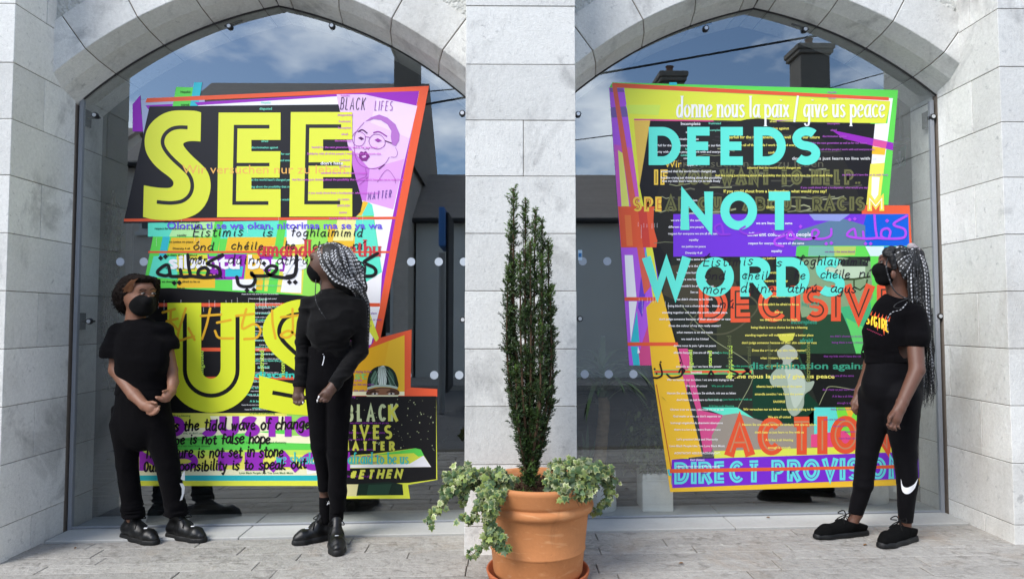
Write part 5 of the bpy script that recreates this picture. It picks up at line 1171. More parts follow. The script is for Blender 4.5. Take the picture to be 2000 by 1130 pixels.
# dracaena palm
dz = zfl(xat(1172)) + .21; pl = empty('palm_plant', (xat(1172), IPY, dz), 'indoor palm with a ringed leaning trunk and drooping sword leaves behind the glass', 'palm'); rs_ = random.Random(14)
b0 = P(1168, 905, IPY); b0.z = dz; tp = P(1178, 775, IPY); t2 = catmull([b0, P(1176, 850, IPY), P(1180, 800, IPY), tp], 6)
m = MB(); m.tube(t2, [.042 - .006 * (k / len(t2)) + .003 * (k % 2) for k in range(len(t2))], 12); m.build('trunk', TRK, pl, smooth=True)
m = MB()
def blade(p, d, L, w, droop, mb):
    n = 8; pts = []; s = d.cross(Vector((0, 0, 1)));
    s = (s if s.length > .1 else Vector((1, 0, 0))).normalized(); q = p.copy(); dd = d.copy(); vs = []
    for i in range(n + 1):
        t = i / n; ww = w * min(1, t * 5 + .3) * (1 - t ** 3) * .5; vs += [q - s * ww, q + s * ww]; q = q + dd * (L / n); dd = (dd + Vector((0, 0, -droop / n))).normalized()
    mb.add(vs, [(2 * i, 2 * i + 1, 2 * i + 3, 2 * i + 2) for i in range(n)])
for k in range(60):
    a = rs_.uniform(0, 6.28); blade(tp + Vector((0, 0, rs_.uniform(-.08, .22))), Vector((math.cos(a), math.sin(a) * .6, rs_.uniform(.2, 1.4))).normalized(), rs_.uniform(.3, .55), .035, rs_.uniform(1.2, 2.6), m)
m.build('frond', LEAFD, pl)
# spiky aloe
al = MB(); ap = P(1146, 925, 1.0); ap.z = dz
for k in range(16): a = rs_.uniform(0, 6.28); blade(ap, Vector((math.cos(a) * .5, math.sin(a) * .3, 1)).normalized(), rs_.uniform(.2, .34), .03, .4, al)
tag(al.build('aloe_plant', mat('aloe_leaf', lin(96, 120, 92), .5, .4)), 'small spiky aloe behind the glass beside the middle pier', 'plant')
# weeping fig
fx = xat(1275); fz = zfl(fx) + .21; fg = empty('fig_plant', (fx, IPY, fz), 'bushy small-leaved fig growing in the square planter behind the glass', 'plant'); m = MB(); st = MB()
for k in range(9):
    e = P(rs_.uniform(1222, 1320), rs_.uniform(795, 900), IPY + rs_.uniform(-.12, .18)); pts = catmull([Vector((fx, IPY, fz)), Vector(((fx + e.x) / 2, IPY, fz + .25)), e], 8); st.tube(pts, .005, 5)
    for q in pts[4:]:
        for j in range(16):
            p = q + Vector((rs_.uniform(-.1, .1), rs_.uniform(-.1, .1), rs_.uniform(-.1, .1))); blade(p, Vector((rs_.uniform(-1, 1), rs_.uniform(-1, 1), rs_.uniform(-1, .2))).normalized(), rs_.uniform(.04, .075), .024, .5, m)
st.build('stem', TRK, fg); m.build('foliage', mat('fig_leaf', lin(74, 84, 42), .5, .5, island=.5), fg)
# dried vine hanging beside the left jamb, inside
dv = MB(); 
for k in range(16):
    y_ = rs_.uniform(.80, .95); u = rs_.uniform(208, 232); q = [P(u, 372 + rs_.uniform(0, 60), y_)]; v = q and 380
    L = rs_.randint(12, 26); pts = []; ph = rs_.uniform(0, 6)
    for i in range(L): pts.append(P(222 + (u - 222) * min(1, i / 9) - i * .45 + 4 * math.sin(i * 1.3 + ph), 372 + i * 17, y_ + .02 * math.sin(i * 1.7 + ph)))
    dv.tube(catmull(pts, 3), .003, 5)
    for p in pts[2:]:
        for j in range(3): a = rs_.uniform(0, 6.28); dv.tube([p, p + Vector((.03 * math.cos(a), .01, .02 * math.sin(a))), p + Vector((.05 * math.cos(a + .8), .0, .045 * math.sin(a + .8)))], .002, 4)
tag(dv.build('hanging_vine', mat('dry_twig', lin(46, 42, 38), .9, .2)), 'dark dried vine hanging inside beside the left jamb', 'vine')
# emergency exit sign
ey = 1.35; es = empty('exit_sign', P(1752, 307, ey), 'green emergency exit sign with a white arrow behind the top right of the glass', 'sign')
q = [P(1736, 296, ey), P(1770, 284, ey), P(1769, 322, ey), P(1736, 334, ey)]
m = MB(); m.add(q + [p + Vector((.0, .03, 0)) for p in q], [(0, 1, 2, 3), (7, 6, 5, 4), (0, 4, 5, 1), (1, 5, 6, 2), (2, 6, 7, 3), (3, 7, 4, 0)]); m.build('sign_panel', mat('sign_green', lin(30, 120, 92), .5), es, recalc=True)
m = MB()
for pts in ([(1755, 296), (1759, 295), (1759, 316), (1755, 317)], [(1749, 312), (1752, 311), (1757, 319), (1757, 323)], [(1757, 319), (1762, 308), (1765, 308), (1757, 323)]):
    m.add([P(u, v, ey - .004) for u, v in pts], [(0, 1, 2, 3)])
m.build('arrow', mat('sign_white', lin(225, 235, 228), .6), es)
m = MB(); a, b = P(1745, 283, ey + .02), P(1774, 272, ey + .02); m.tube([a, b], .022, 8); m.tube([(a + b) / 2, (a + b) / 2 + Vector((0, 0, .5))], .008, 6); m.build('bracket', mat('sign_grey', lin(140, 142, 146), .5), es)
# little notices stuck inside the glass
def notice(name, label, pts, y_, c0, c1):
    e = MB(); e.add([P(u, v, y_) for u, v in pts], [(0, 1, 2, 3)]); e.add([P(u, v, y_ + .002) for u, v in pts], [(3, 2, 1, 0)])
    u0, v0 = pts[0]; u1, v1 = pts[2]; mid = [(u0 + (u1 - u0) * a, v0 + (v1 - v0) * b) for a, b in ((.12, .3), (.88, .3), (.88, .7), (.12, .7))]
    e.add([P(u, v, y_ - .0006) for u, v in (mid if c1[3] else [(u0, v1 - 8), (u1, v1 - 8), (u1, v1), (u0, v1)])], [(0, 1, 2, 3)], 1)
    tag(e.build(name, [mat(name + '_paper', c0, .7), mat(name + '_print', c1[:3] + (1,), .7)]), label, 'sticker')
notice('alarm_sticker', 'small blue and white sticker on the glass beside the middle pier', [(1129, 488), (1137, 488), (1137, 508), (1129, 508)], GLASS - .002, lin(190, 215, 232), lin(40, 110, 170)[:3] + (1,))
notice('notice', 'small cream notice with a red foot behind the right girl\'s head', [(1793, 441), (1803, 441), (1804, 474), (1794, 474)], .80, lin(212, 206, 190), lin(170, 50, 60)[:3] + (0,))
# ================================================================ the three people
import openvdb
def vnoise(shape, cells, seed):
    """smooth value noise on a grid, about -1..1"""
    rg = np.random.RandomState(seed); c = [max(2, int(k) + 2) for k in cells]; a = rg.uniform(-1, 1, c).astype(np.float32)
    for ax in range(3):
        n = shape[ax]; t = np.linspace(0, a.shape[ax] - 1.001, n); i = t.astype(int); f = (t - i).astype(np.float32); f = f * f * (3 - 2 * f)
        sh = [1, 1, 1]; sh[ax] = n; f = f.reshape(sh); a = np.take(a, i, ax) * (1 - f) + np.take(a, i + 1, ax) * f
    return a
class Blob:
    """a signed-distance volume that grows into ONE continuous surface"""
    def __init__(s, lo, hi, h):
        s.lo = np.array(lo, np.float32); s.h = h; s.n = [int(math.ceil((b - a) / h)) + 1 for a, b in zip(lo, hi)]
        s.ax = [s.lo[i] + np.arange(s.n[i], dtype=np.float32) * h for i in range(3)]; s.f = np.full(s.n, 0.06, np.float32)
    def _sub(s, lo, hi):
        sl = []
        for i in range(3):
            a = max(0, int((lo[i] - s.lo[i]) / s.h)); b = min(s.n[i], int((hi[i] - s.lo[i]) / s.h) + 2)
            if b <= a: return None
            sl.append(slice(a, b))
        X = s.ax[0][sl[0]][:, None, None]; Y = s.ax[1][sl[1]][None, :, None]; Z = s.ax[2][sl[2]][None, None, :]
        return tuple(sl), X, Y, Z
    def _mix(s, sl, d, k, op):
        f = s.f[sl]
        if op == 'sub':
            d = -d; hh = np.maximum(k - np.abs(f - d), 0) / max(k, 1e-6); s.f[sl] = np.maximum(f, d) + hh * hh * k * .25
        else:
            hh = np.maximum(k - np.abs(f - d), 0) / max(k, 1e-6); s.f[sl] = np.minimum(f, d) - hh * hh * k * .25
    def cone(s, a, b, ra, rb, k=.02, ky=1.0, op='add'):
        """rounded cone from a to b; ky < 1 flattens it front to back"""
        a = np.array(a, np.float32); b = np.array(b, np.float32); m = max(ra, rb) + k + .02
        r = s._sub(np.minimum(a, b) - m, np.maximum(a, b) + m)
        if r is None: return
        sl, X, Y, Z = r
        w = np.array([1, 1 / ky, 1], np.float32); A = a * w; d = (b - a) * w; L2 = float((d * d).sum()) + 1e-9
        px, py, pz = X - A[0], Y / ky - A[1], Z - A[2]
        t = np.clip((px * d[0] + py * d[1] + pz * d[2]) / L2, 0, 1)
        D = np.sqrt((px - t * d[0]) ** 2 + (py - t * d[1]) ** 2 + (pz - t * d[2]) ** 2) - (ra + (rb - ra) * t)
        s._mix(sl, D * min(1, ky ** .5), k, op)
    def ell(s, c, r, k=.02, rot=None, op='add'):
        m = max(r) + k + .02; c = np.array(c, np.float32); q = s._sub(c - m, c + m)
        if q is None: return
        sl, X, Y, Z = q; x, y, z = X - c[0], Y - c[1], Z - c[2]
        if rot is not None:
            M = np.array(Euler(rot).to_matrix().transposed(), np.float32); x, y, z = M[0, 0] * x + M[0, 1] * y + M[0, 2] * z, M[1, 0] * x + M[1, 1] * y + M[1, 2] * z, M[2, 0] * x + M[2, 1] * y + M[2, 2] * z
        k0 = np.sqrt((x / r[0]) ** 2 + (y / r[1]) ** 2 + (z / r[2]) ** 2); k1 = np.sqrt((x / r[0] ** 2) ** 2 + (y / r[1] ** 2) ** 2 + (z / r[2] ** 2) ** 2)
        s._mix(sl, k0 * (k0 - 1) / (k1 + 1e-6), k, op)
    def cut(s, p, n, k=0.0):
        """keep the side that n points away from"""
        n = Vector(n).normalized(); D = (s.ax[0][:, None, None] - p[0]) * n.x + (s.ax[1][None, :, None] - p[1]) * n.y + (s.ax[2][None, None, :] - p[2]) * n.z
        s.f = np.maximum(s.f, D) if k <= 0 else np.maximum(s.f, D) + (np.maximum(k - np.abs(s.f - D), 0) / k) ** 2 * k * .25
    def cut_near(s, p, n, rad):
        n = Vector(n).normalized(); r = s._sub([p[i] - rad for i in range(3)], [p[i] + rad for i in range(3)])
        if r is None: return
        sl, X, Y, Z = r; D = (X - p[0]) * n.x + (Y - p[1]) * n.y + (Z - p[2]) * n.z
        C = np.sqrt((X - p[0]) ** 2 + (Y - p[1]) ** 2 + (Z - p[2]) ** 2) - rad
        s.f[sl] = np.maximum(s.f[sl], np.minimum(D, -C))
    def wrinkle(s, amp, size, seed, z0=-9, z1=9, aniso=(1, 1, 1)):
        cells = [s.n[i] * s.h / (size * aniso[i]) for i in range(3)]; nz_ = vnoise(s.n, cells, seed); nz_ = 1 - np.abs(nz_) * 2.2
        w = np.clip((s.ax[2] - z0) / .06, 0, 1) * np.clip((z1 - s.ax[2]) / .06, 0, 1)
        s.f = s.f - amp * nz_ * w[None, None, :]
    def build(s, name, material, parent, smooth=True):
        g_ = openvdb.FloatGrid(1.0); g_.copyFromArray(np.ascontiguousarray(s.f)); pts, quads = g_.convertToQuads(0.0)
        me = bpy.data.meshes.new(name); V = pts * s.h + s.lo; n, q = len(V), len(quads)
        me.vertices.add(n); me.vertices.foreach_set('co', V.astype(np.float32).ravel()); me.loops.add(q * 4); me.loops.foreach_set('vertex_index', quads[:, ::-1].astype(np.int32).ravel())
        me.polygons.add(q); me.polygons.foreach_set('loop_start', np.arange(q, dtype=np.int32) * 4); me.update(calc_edges=True); me.validate()
        b = bmesh.new(); b.from_mesh(me); bmesh.ops.smooth_vert(b, verts=b.verts, factor=.5, use_axis_x=True, use_axis_y=True, use_axis_z=True); bmesh.ops.recalc_face_normals(b, faces=b.faces); b.to_mesh(me); b.free()
        return link(name, me, material, parent, smooth)
FAB = mat('black_cotton', lin(11, 10, 12), 0.92, 0.06, sheen=.02, noise=[(9, .2, 4), (300, .15, 2)], bump=[(20, .35, .01), (420, .25, .0015)])
FABT = mat('black_jersey', lin(11, 10, 12), 0.95, 0.06, sheen=.02, noise=[(7, .2, 4)], bump=[(14, .5, .012, (1, 1, .4)), (420, .25, .0015)])
VELV = mat('black_velvet', lin(9, 8, 9), 0.78, 0.12, sheen=.06, noise=(8, .25, 4), bump=[(12, .5, .014)])
LEGG = mat('black_legging_knit', lin(8, 7, 10), 0.75, 0.10, sheen=.02, noise=(6, .15, 3), bump=(9, .3, .01))
MASKM = mat('black_mask_cloth', lin(11, 11, 12), 0.85, 0.10, sheen=.02, bump=(160, .2, .002)); LEATH = mat('black_leather', lin(12, 12, 12), 0.40, 0.35, noise=(30, .15, 3), bump=(60, .2, .003))
CANV = mat('black_canvas', lin(11, 11, 11), 0.9, 0.08, bump=(300, .2, .002)); RUB = mat('black_rubber', lin(14, 14, 14), 0.6, 0.35); LACE = mat('black_lace', lin(16, 15, 15), .9, .2)
WHT = mat('white_print', lin(228, 228, 230), .6, .3); EYEW = mat('eye_white', lin(158, 148, 140), .3, .5); EYED = mat('eye_dark', lin(24, 16, 14), .2, .6); BROW = mat('brow_hair', lin(26, 19, 17), .9, .2)
CURL = mat('dark_curly_hair', lin(24, 17, 14), .8, .12, noise=(30, .4, 3), bump=(60, 1.0, .012)); HL = mat('brown_hair_streak', lin(104, 68, 44), .7, .2, noise=(40, .3, 3))
BLH = mat('black_hair', lin(16, 15, 16), .6, .4, bump=[(40, .8, .01)]); BRD = mat('braided_hair', (.1, .1, .1), .55, .4, vcol=True)
def skin(name, c): return mat(name, lin(*c), .52, .4, noise=[(14, .07, 4), (90, .05, 2)], sss=.12, bump=(240, .08, .001))
class Fig:
    def __init__(s, label, u, yc):
        s.yc = yc; s.s = FPX / (yc + 3.97); p = P(u, 1000, yc); s.root = empty('person', (p.x, yc, gz(p.x)), label, 'person')
    def p(s, u, v, dy=0): return P(u, v, s.yc + dy)
    def r(s, px): return px / s.s
    def blob(s, u0, u1, v0, v1, d0, d1, h):
        a = s.p(u0, v1, 0); b = s.p(u1, v0, 0); return Blob((a.x - .05, s.yc + d0, a.z - .05), (b.x + .05, s.yc + d1, b.z + .05), h)
    def cones(s, B_, L, k=.02, ky=1.0):
        for c in L:
            u, v, d, r, u2, v2, d2, r2 = c[:8]; B_.cone(s.p(u, v, d), s.p(u2, v2, d2), s.r(r), s.r(r2), c[8] if len(c) > 8 else k, c[9] if len(c) > 9 else ky)
    def el(s, B_, u, v, d, ru, rv, ry, k=.02, rot=None, op='add'): B_.ell(s.p(u, v, d), (s.r(ru), ry, s.r(rv)), k, rot, op)
    def hand(s, B_, wrist, palm, fingers, thumb, rw=8, rp=9.5):
        """wrist, palm end (u, v, dy); fingers: chains of points"""
        s.cones(B_, [(*wrist, rw, *palm, rp, .012, .75)])
        for i, ch in enumerate(fingers + [thumb]):
            r0 = (3.1, 3.2, 3.0, 2.6, 3.4)[min(i, 4)] if i < len(fingers) else 3.4
            for j in range(len(ch) - 1): s.cones(B_, [(*ch[j], r0 * (1 - .12 * j), *ch[j + 1], r0 * (1 - .12 * (j + 1)), .004)])
    def disc(s, name, u, v, d, ru, rv, material, rot=0):
        m_ = MB(); n = 14; c, sn = math.cos(rot), math.sin(rot); ring = [(ru * math.cos(2 * math.pi * k / n), rv * math.sin(2 * math.pi * k / n)) for k in range(n)]
        vs = [s.p(u, v, d - .004)] + [s.p(u + a * c - b * sn, v + a * sn + b * c, d) for a, b in ring] + [s.p(u + a * c - b * sn, v + a * sn + b * c, d + .012) for a, b in ring]
        m_.add(vs, [(0, 1 + (k + 1) % n, 1 + k) for k in range(n)] + [(1 + k, 1 + (k + 1) % n, 1 + n + (k + 1) % n, 1 + n + k) for k in range(n)]); return m_.build(name, material, s.root, smooth=True, recalc=True)
    def strip(s, name, pts, r, material, parent=None):
        m_ = MB(); m_.tube(catmull([s.p(*q) for q in pts], 6), r, 6); return m_.build(name, material, parent or s.root, smooth=True)
    def shoe(s, heel, toe, ankle, wid, material, hi=0.0, silver=True, tread=.032):
        """heel, toe: (u, dy) on the ground; ankle: (u, v, dy) where the opening is"""
        H = s.p(heel[0], 1000, heel[1]); T = s.p(toe[0], 1000, toe[1]); H.z = gz(H.x) + .012; T.z = gz(T.x) + .012; A_ = s.p(*ankle); d = (T - H); d.z = 0; L = d.length; d.normalize(); n = Vector((-d.y, d.x, 0))
        lo = [min(H[i], T[i], A_[i]) - .09 for i in range(3)]; hi_ = [max(H[i], T[i], A_[i]) + .09 for i in range(3)]
        B_ = Blob(lo, hi_, .0035); z0 = H.z
        def q(t, w, z): p = H + d * (L * t) + n * w; return (p.x, p.y, gz(p.x) + .012 + z)
        B_.cone(q(.10, 0, .045), q(.45, .0, .045), wid * .80, wid * .92, .02); B_.cone(q(.45, 0, .040), q(.80, .0, .028), wid * .90, wid * .90, .02); B_.cone(q(.80, 0, .028), q(.93, 0, .020), wid * .90, wid * .66, .02)
        B_.cone(q(.12, 0, .05), (A_.x, A_.y, A_.z), wid * .78, wid * .74, .02); B_.cone(q(.50, 0, .055), (A_.x + d.x * .02, A_.y + d.y * .02, A_.z - .01), wid * .62, wid * .60, .03)
        B_.cut((0, 0, z0), (0, 0, -1)); B_.cut((A_.x, A_.y, A_.z), (d.x * -.25, d.y * -.25, 1), 0)
        B_.wrinkle(.0015, .05, 3); o = B_.build('shoe', material, s.root)
        S_ = Blob(lo, hi_, .0035)
        S_.cone(q(.09, 0, .0), q(.45, 0, .0), wid * .88, wid * .96, .02); S_.cone(q(.45, 0, 0), q(.80, 0, 0), wid * .96, wid * 1.0, .02); S_.cone(q(.80, 0, 0), q(.945, 0, 0), wid * 1.0, wid * .74, .02)
        S_.cut((0, 0, z0 - .011 + tread), (0, 0, 1)); S_.cut((0, 0, z0 - .011), (0, 0, -1)); S_.build('sole', RUB, o)
        m_ = MB(); 
        for k in range(6):
            t = .42 + .055 * k; zt = .105 - .010 * k - (.012 if k > 3 else 0); w = wid * (.50 - .03 * k)
            a, b = Vector(q(t, -w, zt - .018)), Vector(q(t, w, zt - .018)); c = Vector(q(t, 0, zt)); m_.tube(catmull([a, c, b], 5), .0032, 5)
        kn = Vector(q(.40, 0, .115))
        for sg in (-1, 1):
            m_.tube(catmull([kn, kn + n * sg * .03 + Vector((0, 0, .016)) - d * .005, kn + n * sg * .045 + Vector((0, 0, -.002)) + d * .02, kn + n * sg * .012 + d * .012], 6), .0032, 5); m_.tube(catmull([kn, kn + n * sg * .02 + d * .03 - Vector((0, 0, .02)), kn + n * sg * .04 + d * .045 - Vector((0, 0, .045))], 5), .003, 5)
        m_.build('laces', LACE, o, smooth=True)
        if silver:
            m_ = MB(); c = Vector(q(.69, 0, .072)); m_.box(c.x - .011, c.x + .011, c.y - .008, c.y + .004, c.z - .004, c.z + .004); m_.build('lace_tag', PALE, o, bevel=.0015)
        return o
def braid(mb, pts, r, rg, white=.5, steps=None):
    path = catmull(pts, 8); w = False; own = rg.random() < white; ph_ = rg.randint(0, 3); L = sum((path[i + 1] - path[i]).length for i in range(len(path) - 1)); n = max(6, int(L / .0055)); d = [0]
    for i in range(1, len(path)): d.append(d[-1] + (path[i] - path[i - 1]).length)
    out = []; rad = []; col = []; i = 0
    for k in range(n + 1):
        t = d[-1] * k / n
        while i < len(d) - 2 and d[i + 1] < t: i += 1
        f = (t - d[i]) / max(1e-9, d[i + 1] - d[i]); out.append(path[i] + (path[i + 1] - path[i]) * f + Vector((.0012 * (1 if k % 2 else -1), 0, 0)))
        e = k / n; rad.append(r * (1.18 if k % 2 else .82) * (1 - .55 * max(0, e - .6) / .4))
        g_ = (rg.uniform(.34, .62) if (k + ph_) % 4 < 2 else rg.uniform(.01, .05)) if own else (rg.uniform(.10, .2) if rg.random() < .06 else rg.uniform(.006, .022)); col.append((g_, g_, g_ * 1.03, 1))
    mb.tube(out, rad, 6, col=col)

# ---------------------------------------------------------------- left: dark tee, short curly hair, hands folded
F = Fig('person in plain black tee with a curly bob, hands held together, standing leftmost', 285, .30)
SK = skin('skin_brown', (128, 89, 69)); b = F.blob(180, 410, 525, 1030, -.32, .22, .004)
F.el(b, 270, 573, .012, 27.5, 34, .097); F.el(b, 277, 590, -.03, 23, 24, .066, .03); F.el(b, 281, 604, -.045, 15, 11, .042, .025); F.el(b, 290, 583, -.088, 3.5, 6, .012, .015); F.el(b, 281, 562, -.022, 22, 16, .066, .03)
F.el(b, 250, 584, .004, 3.6, 9, .012, .006); F.el(b, 251, 584, -.008, 1.6, 5, .006, .003, op='sub')
for eu in (279.5, 300): F.el(b, eu, 572.5, -.083 if eu < 290 else -.062, 6, 3.5, .008, .012, op='sub')
F.cones(b, [(266, 600, .015, 16.5, 264, 634, .02, 19), (276, 664, .01, 40, 278, 786, .01, 40, .03, .56), (234, 650, .0, 12, 318, 650, .02, 12),
    (230, 655, 0, 12.5, 226, 722, -.02, 12.5, .012), (226, 722, -.02, 12.5, 262, 770, -.10, 11.5, .01), (262, 770, -.10, 11.5, 283, 792, -.15, 8.6, .01), (322, 655, .02, 11.5, 336, 722, .02, 10.5, .012), (336, 722, .02, 10.5, 338, 746, -.03, 10, .01), (338, 746, -.03, 10, 335, 764, -.08, 7.8, .01),
    (249, 835, 0, 22, 250, 905, 0, 13), (250, 905, 0, 13, 258, 1012, .02, 10), (306, 835, 0, 22, 328, 905, 0, 14), (328, 905, 0, 14, 343, 1008, .02, 10)])
F.hand(b, (282, 791, -.15), (298, 797, -.175), [[(298, 802, -.18), (306, 800, -.195), (311, 793, -.19)], [(296, 805, -.18), (304, 805, -.20), (310, 799, -.20)], [(293, 807, -.178), (300, 808, -.20), (307, 804, -.20)], [(288, 806, -.17), (295, 809, -.19), (301, 807, -.195)]], [(288, 786, -.165), (298, 785, -.19), (305, 787, -.20)], 9, 11)
F.hand(b, (335, 764, -.085), (326, 773, -.125), [[(326, 776, -.13), (316, 776, -.15), (305, 775, -.165)], [(326, 779, -.13), (317, 779, -.155), (307, 777, -.17)], [(328, 781, -.125), (319, 782, -.15), (311, 780, -.165)], [(330, 781, -.12), (323, 783, -.14), (316, 783, -.155)]], [(332, 765, -.10), (325, 763, -.13), (319, 764, -.15)], 8.5, 9.5)
b.build('body', SK, F.root)
for eu, ed in ((279.5, -.078), (300, -.058)):
    F.disc('eye', eu, 572.8, F.p(0, 0).y * 0 + ed - .009, 4.6, 2.2, EYEW, .06); F.disc('iris', eu + 1.4, 572.4, ed - .0135, 2.5, 2.3, EYED)
    F.strip('eyelid', [(eu - 5, 573, ed - .006), (eu, 570, ed - .013), (eu + 5, 572.5, ed - .008)], .0016, BROW)
F.strip('eyebrow', [(271, 567.5, -.083), (278, 564.5, -.092), (286, 566, -.094)], .0026, BROW); F.strip('eyebrow', [(293, 565.5, -.088), (299, 563.5, -.08), (304, 566, -.066)], .0026, BROW)
b = F.blob(240, 325, 565, 630, -.2, .1, .0035)
F.el(b, 278, 592, -.032, 24.5, 25, .069, .02); F.el(b, 283, 604, -.048, 17, 12, .046, .02); F.el(b, 289, 588, -.088, 8, 9, .028, .04)
b.cut(F.p(262, 579, -.05), (-.22, .05, .975)); b.cut(F.p(258, 590, 0), (-.75, .66, 0)); b.cut(F.p(294, 579.5, -.09), (.2, 0, .98)); mk = b.build('face_mask', MASKM, F.root)
F.strip('ear_loop', [(262, 580, -.055), (255, 578, -.02), (250, 581, .0)], .0022, MASKM, mk); F.strip('ear_loop', [(262, 603, -.04), (256, 598, -.012), (250, 592, .0)], .0022, MASKM, mk)
b = F.blob(215, 320, 525, 625, -.14, .18, .004)
F.el(b, 266, 566, .03, 34, 31, .112, .02); F.el(b, 249, 587, .05, 18, 25, .09, .03); F.el(b, 240, 578, .03, 14, 20, .07, .03); F.el(b, 294, 562, .06, 13, 21, .08, .02); F.el(b, 298, 590, .08, 7, 18, .05, .03)
F.el(b, 286, 580, -.105, 32, 35, .135, .010, op='sub'); F.el(b, 276, 545, -.045, 25, 7, .055, .012); F.el(b, 256, 560, -.045, 9, 15, .045, .015); F.el(b, 306, 553, -.005, 4, 10, .035, .012); b.wrinkle(.005, .022, 4); b.wrinkle(.003, .012, 8); hr = b.build('hair', CURL, F.root)
cm = MB(); rg = random.Random(31); hc = F.p(262, 574, .03)
for k in range(520):
    a, bb = rg.uniform(0, 6.28), rg.uniform(-.9, 1); s_ = math.sqrt(max(0, 1 - bb * bb)); dx, dy_, dz_ = s_ * math.cos(a), s_ * math.sin(a), bb
    p = hc + Vector((dx * .104 - .012, dy_ * .108 + .014, dz_ * .100 + .006 - (.032 if dx < -.2 else 0)))
    if dy_ < -.25 and dx > -.45 and bb < .55: continue
    d = Vector((dx, dy_, dz_ - .5)).normalized(); e = d.orthogonal().normalized(); g2 = d.cross(e); ph = rg.uniform(0, 6); R_ = rg.uniform(.003, .006); L = rg.uniform(.006, .026)
    cm.tube([p + d * (L * t / 9) + (e * math.cos(t * 1.5 + ph) + g2 * math.sin(t * 1.5 + ph)) * R_ for t in range(10)], .0016, 4)
cm.build('curls', CURL, hr)
cm = MB()
for k in range(90):
    u = rg.uniform(244, 262); t0 = [(u + 18, 541 + (258 - u) * .2 + rg.uniform(-1, 1), -.088), (u + 8, 545 + (258 - u) * .4, -.103), (u + 1, 553 + (258 - u) * .5 + rg.uniform(-2, 2), -.100), (u - 4 + rg.uniform(-2, 2), 566 + rg.uniform(-3, 5), -.092)]
    cm.tube(catmull([F.p(*q) for q in t0], 4), .0016, 4)
cm.build('hair_streak', HL, hr)
b = F.blob(180, 370, 608, 800, -.26, .26, .005)
F.cones(b, [(272, 646, .012, 30, 276, 668, .005, 44, .03, .62), (276, 665, -.005, 46, 279, 715, -.01, 46, .02, .64), (279, 715, -.01, 46, 279, 765, .0, 49, .02, .62), (279, 765, 0, 49, 279, 805, 0, 51, .02, .62), (234, 648, .0, 18, 318, 646, .02, 17, .02), (267, 640, .012, 24, 270, 652, .012, 34, .02, .8),
    (233, 650, 0, 18.5, 220, 684, -.015, 20, .015), (220, 684, -.015, 20, 219, 690, -.017, 20.3, .01), (320, 647, .02, 17, 331, 668, .02, 15.5, .015), (331, 668, .02, 15.5, 333, 674, .02, 15.5, .01), (256, 690, -.072, 22, 258, 698, -.072, 22, .09, .5), (296, 690, -.072, 22, 296, 698, -.072, 22, .09, .5)])
b.cut(F.p(279, 764, 0), (0.08, 0, -1)); b.cut_near(F.p(216, 697, -.02), (-.05, 0, -1), .095); b.cut_near(F.p(337, 680, .02), (.1, 0, -1), .065)
F.el(b, 266, 611, -.01, 23, 15, .10, .006, op='sub'); b.wrinkle(.005, .16, 2, aniso=(1.2, 1, .7)); b.wrinkle(.0025, .07, 5, aniso=(1.5, 1, .6)); b.build('tshirt', FABT, F.root)
b = F.blob(190, 400, 750, 1030, -.2, .22, .005)
F.cones(b, [(279, 755, 0, 46.5, 278, 825, .005, 55, .02, .68), (248, 828, 0, 29, 249, 905, 0, 18.5, .012), (249, 905, 0, 18.5, 257, 985, .01, 17.5, .012), (257, 985, .01, 18, 259, 1006, .015, 20, .01), (307, 828, 0, 30, 327, 905, 0, 20.5, .012), (327, 905, 0, 20.5, 342, 985, .01, 18.5, .012), (342, 985, .01, 19, 344, 1004, .015, 21, .01), (230, 800, .02, 11, 233, 850, .0, 11, .02)])
b.cut(F.p(278, 748, 0), (0, 0, 1)); b.cut_near(F.p(259, 1007, .015), (0, 0, -1), .1); b.cut_near(F.p(344, 1004, .015), (0, 0, -1), .1)
b.wrinkle(.004, .13, 12, aniso=(.8, 1, 1.6)); b.wrinkle(.007, .035, 3, z0=F.p(0, 1010).z - .2, z1=F.p(0, 975).z, aniso=(3, 3, .5)); tr = b.build('trousers', FAB, F.root)
m = MB(); dd = -.082
for pts in ([(357, 922), (361, 918), (361, 938), (355, 936), (353, 934)], [(351, 943), (357, 943), (361, 950), (360, 962), (356, 975), (351, 977), (355, 965), (355, 953)]):
    m.add([F.p(u, v, dd + abs(u - 343) * .0030 - .012) for u, v in pts], [tuple(range(len(pts)))[::-1]])
for pts in ([(357, 922), (361, 918), (361, 930), (356, 935)],): pass
F.shoe((243, .06), (306, -.105), (259, 1006, .03), .045, LEATH); F.shoe((331, .05), (399, -.075), (345, 1003, .02), .045, LEATH)
lg = m.build('leg_print', WHT, tr)

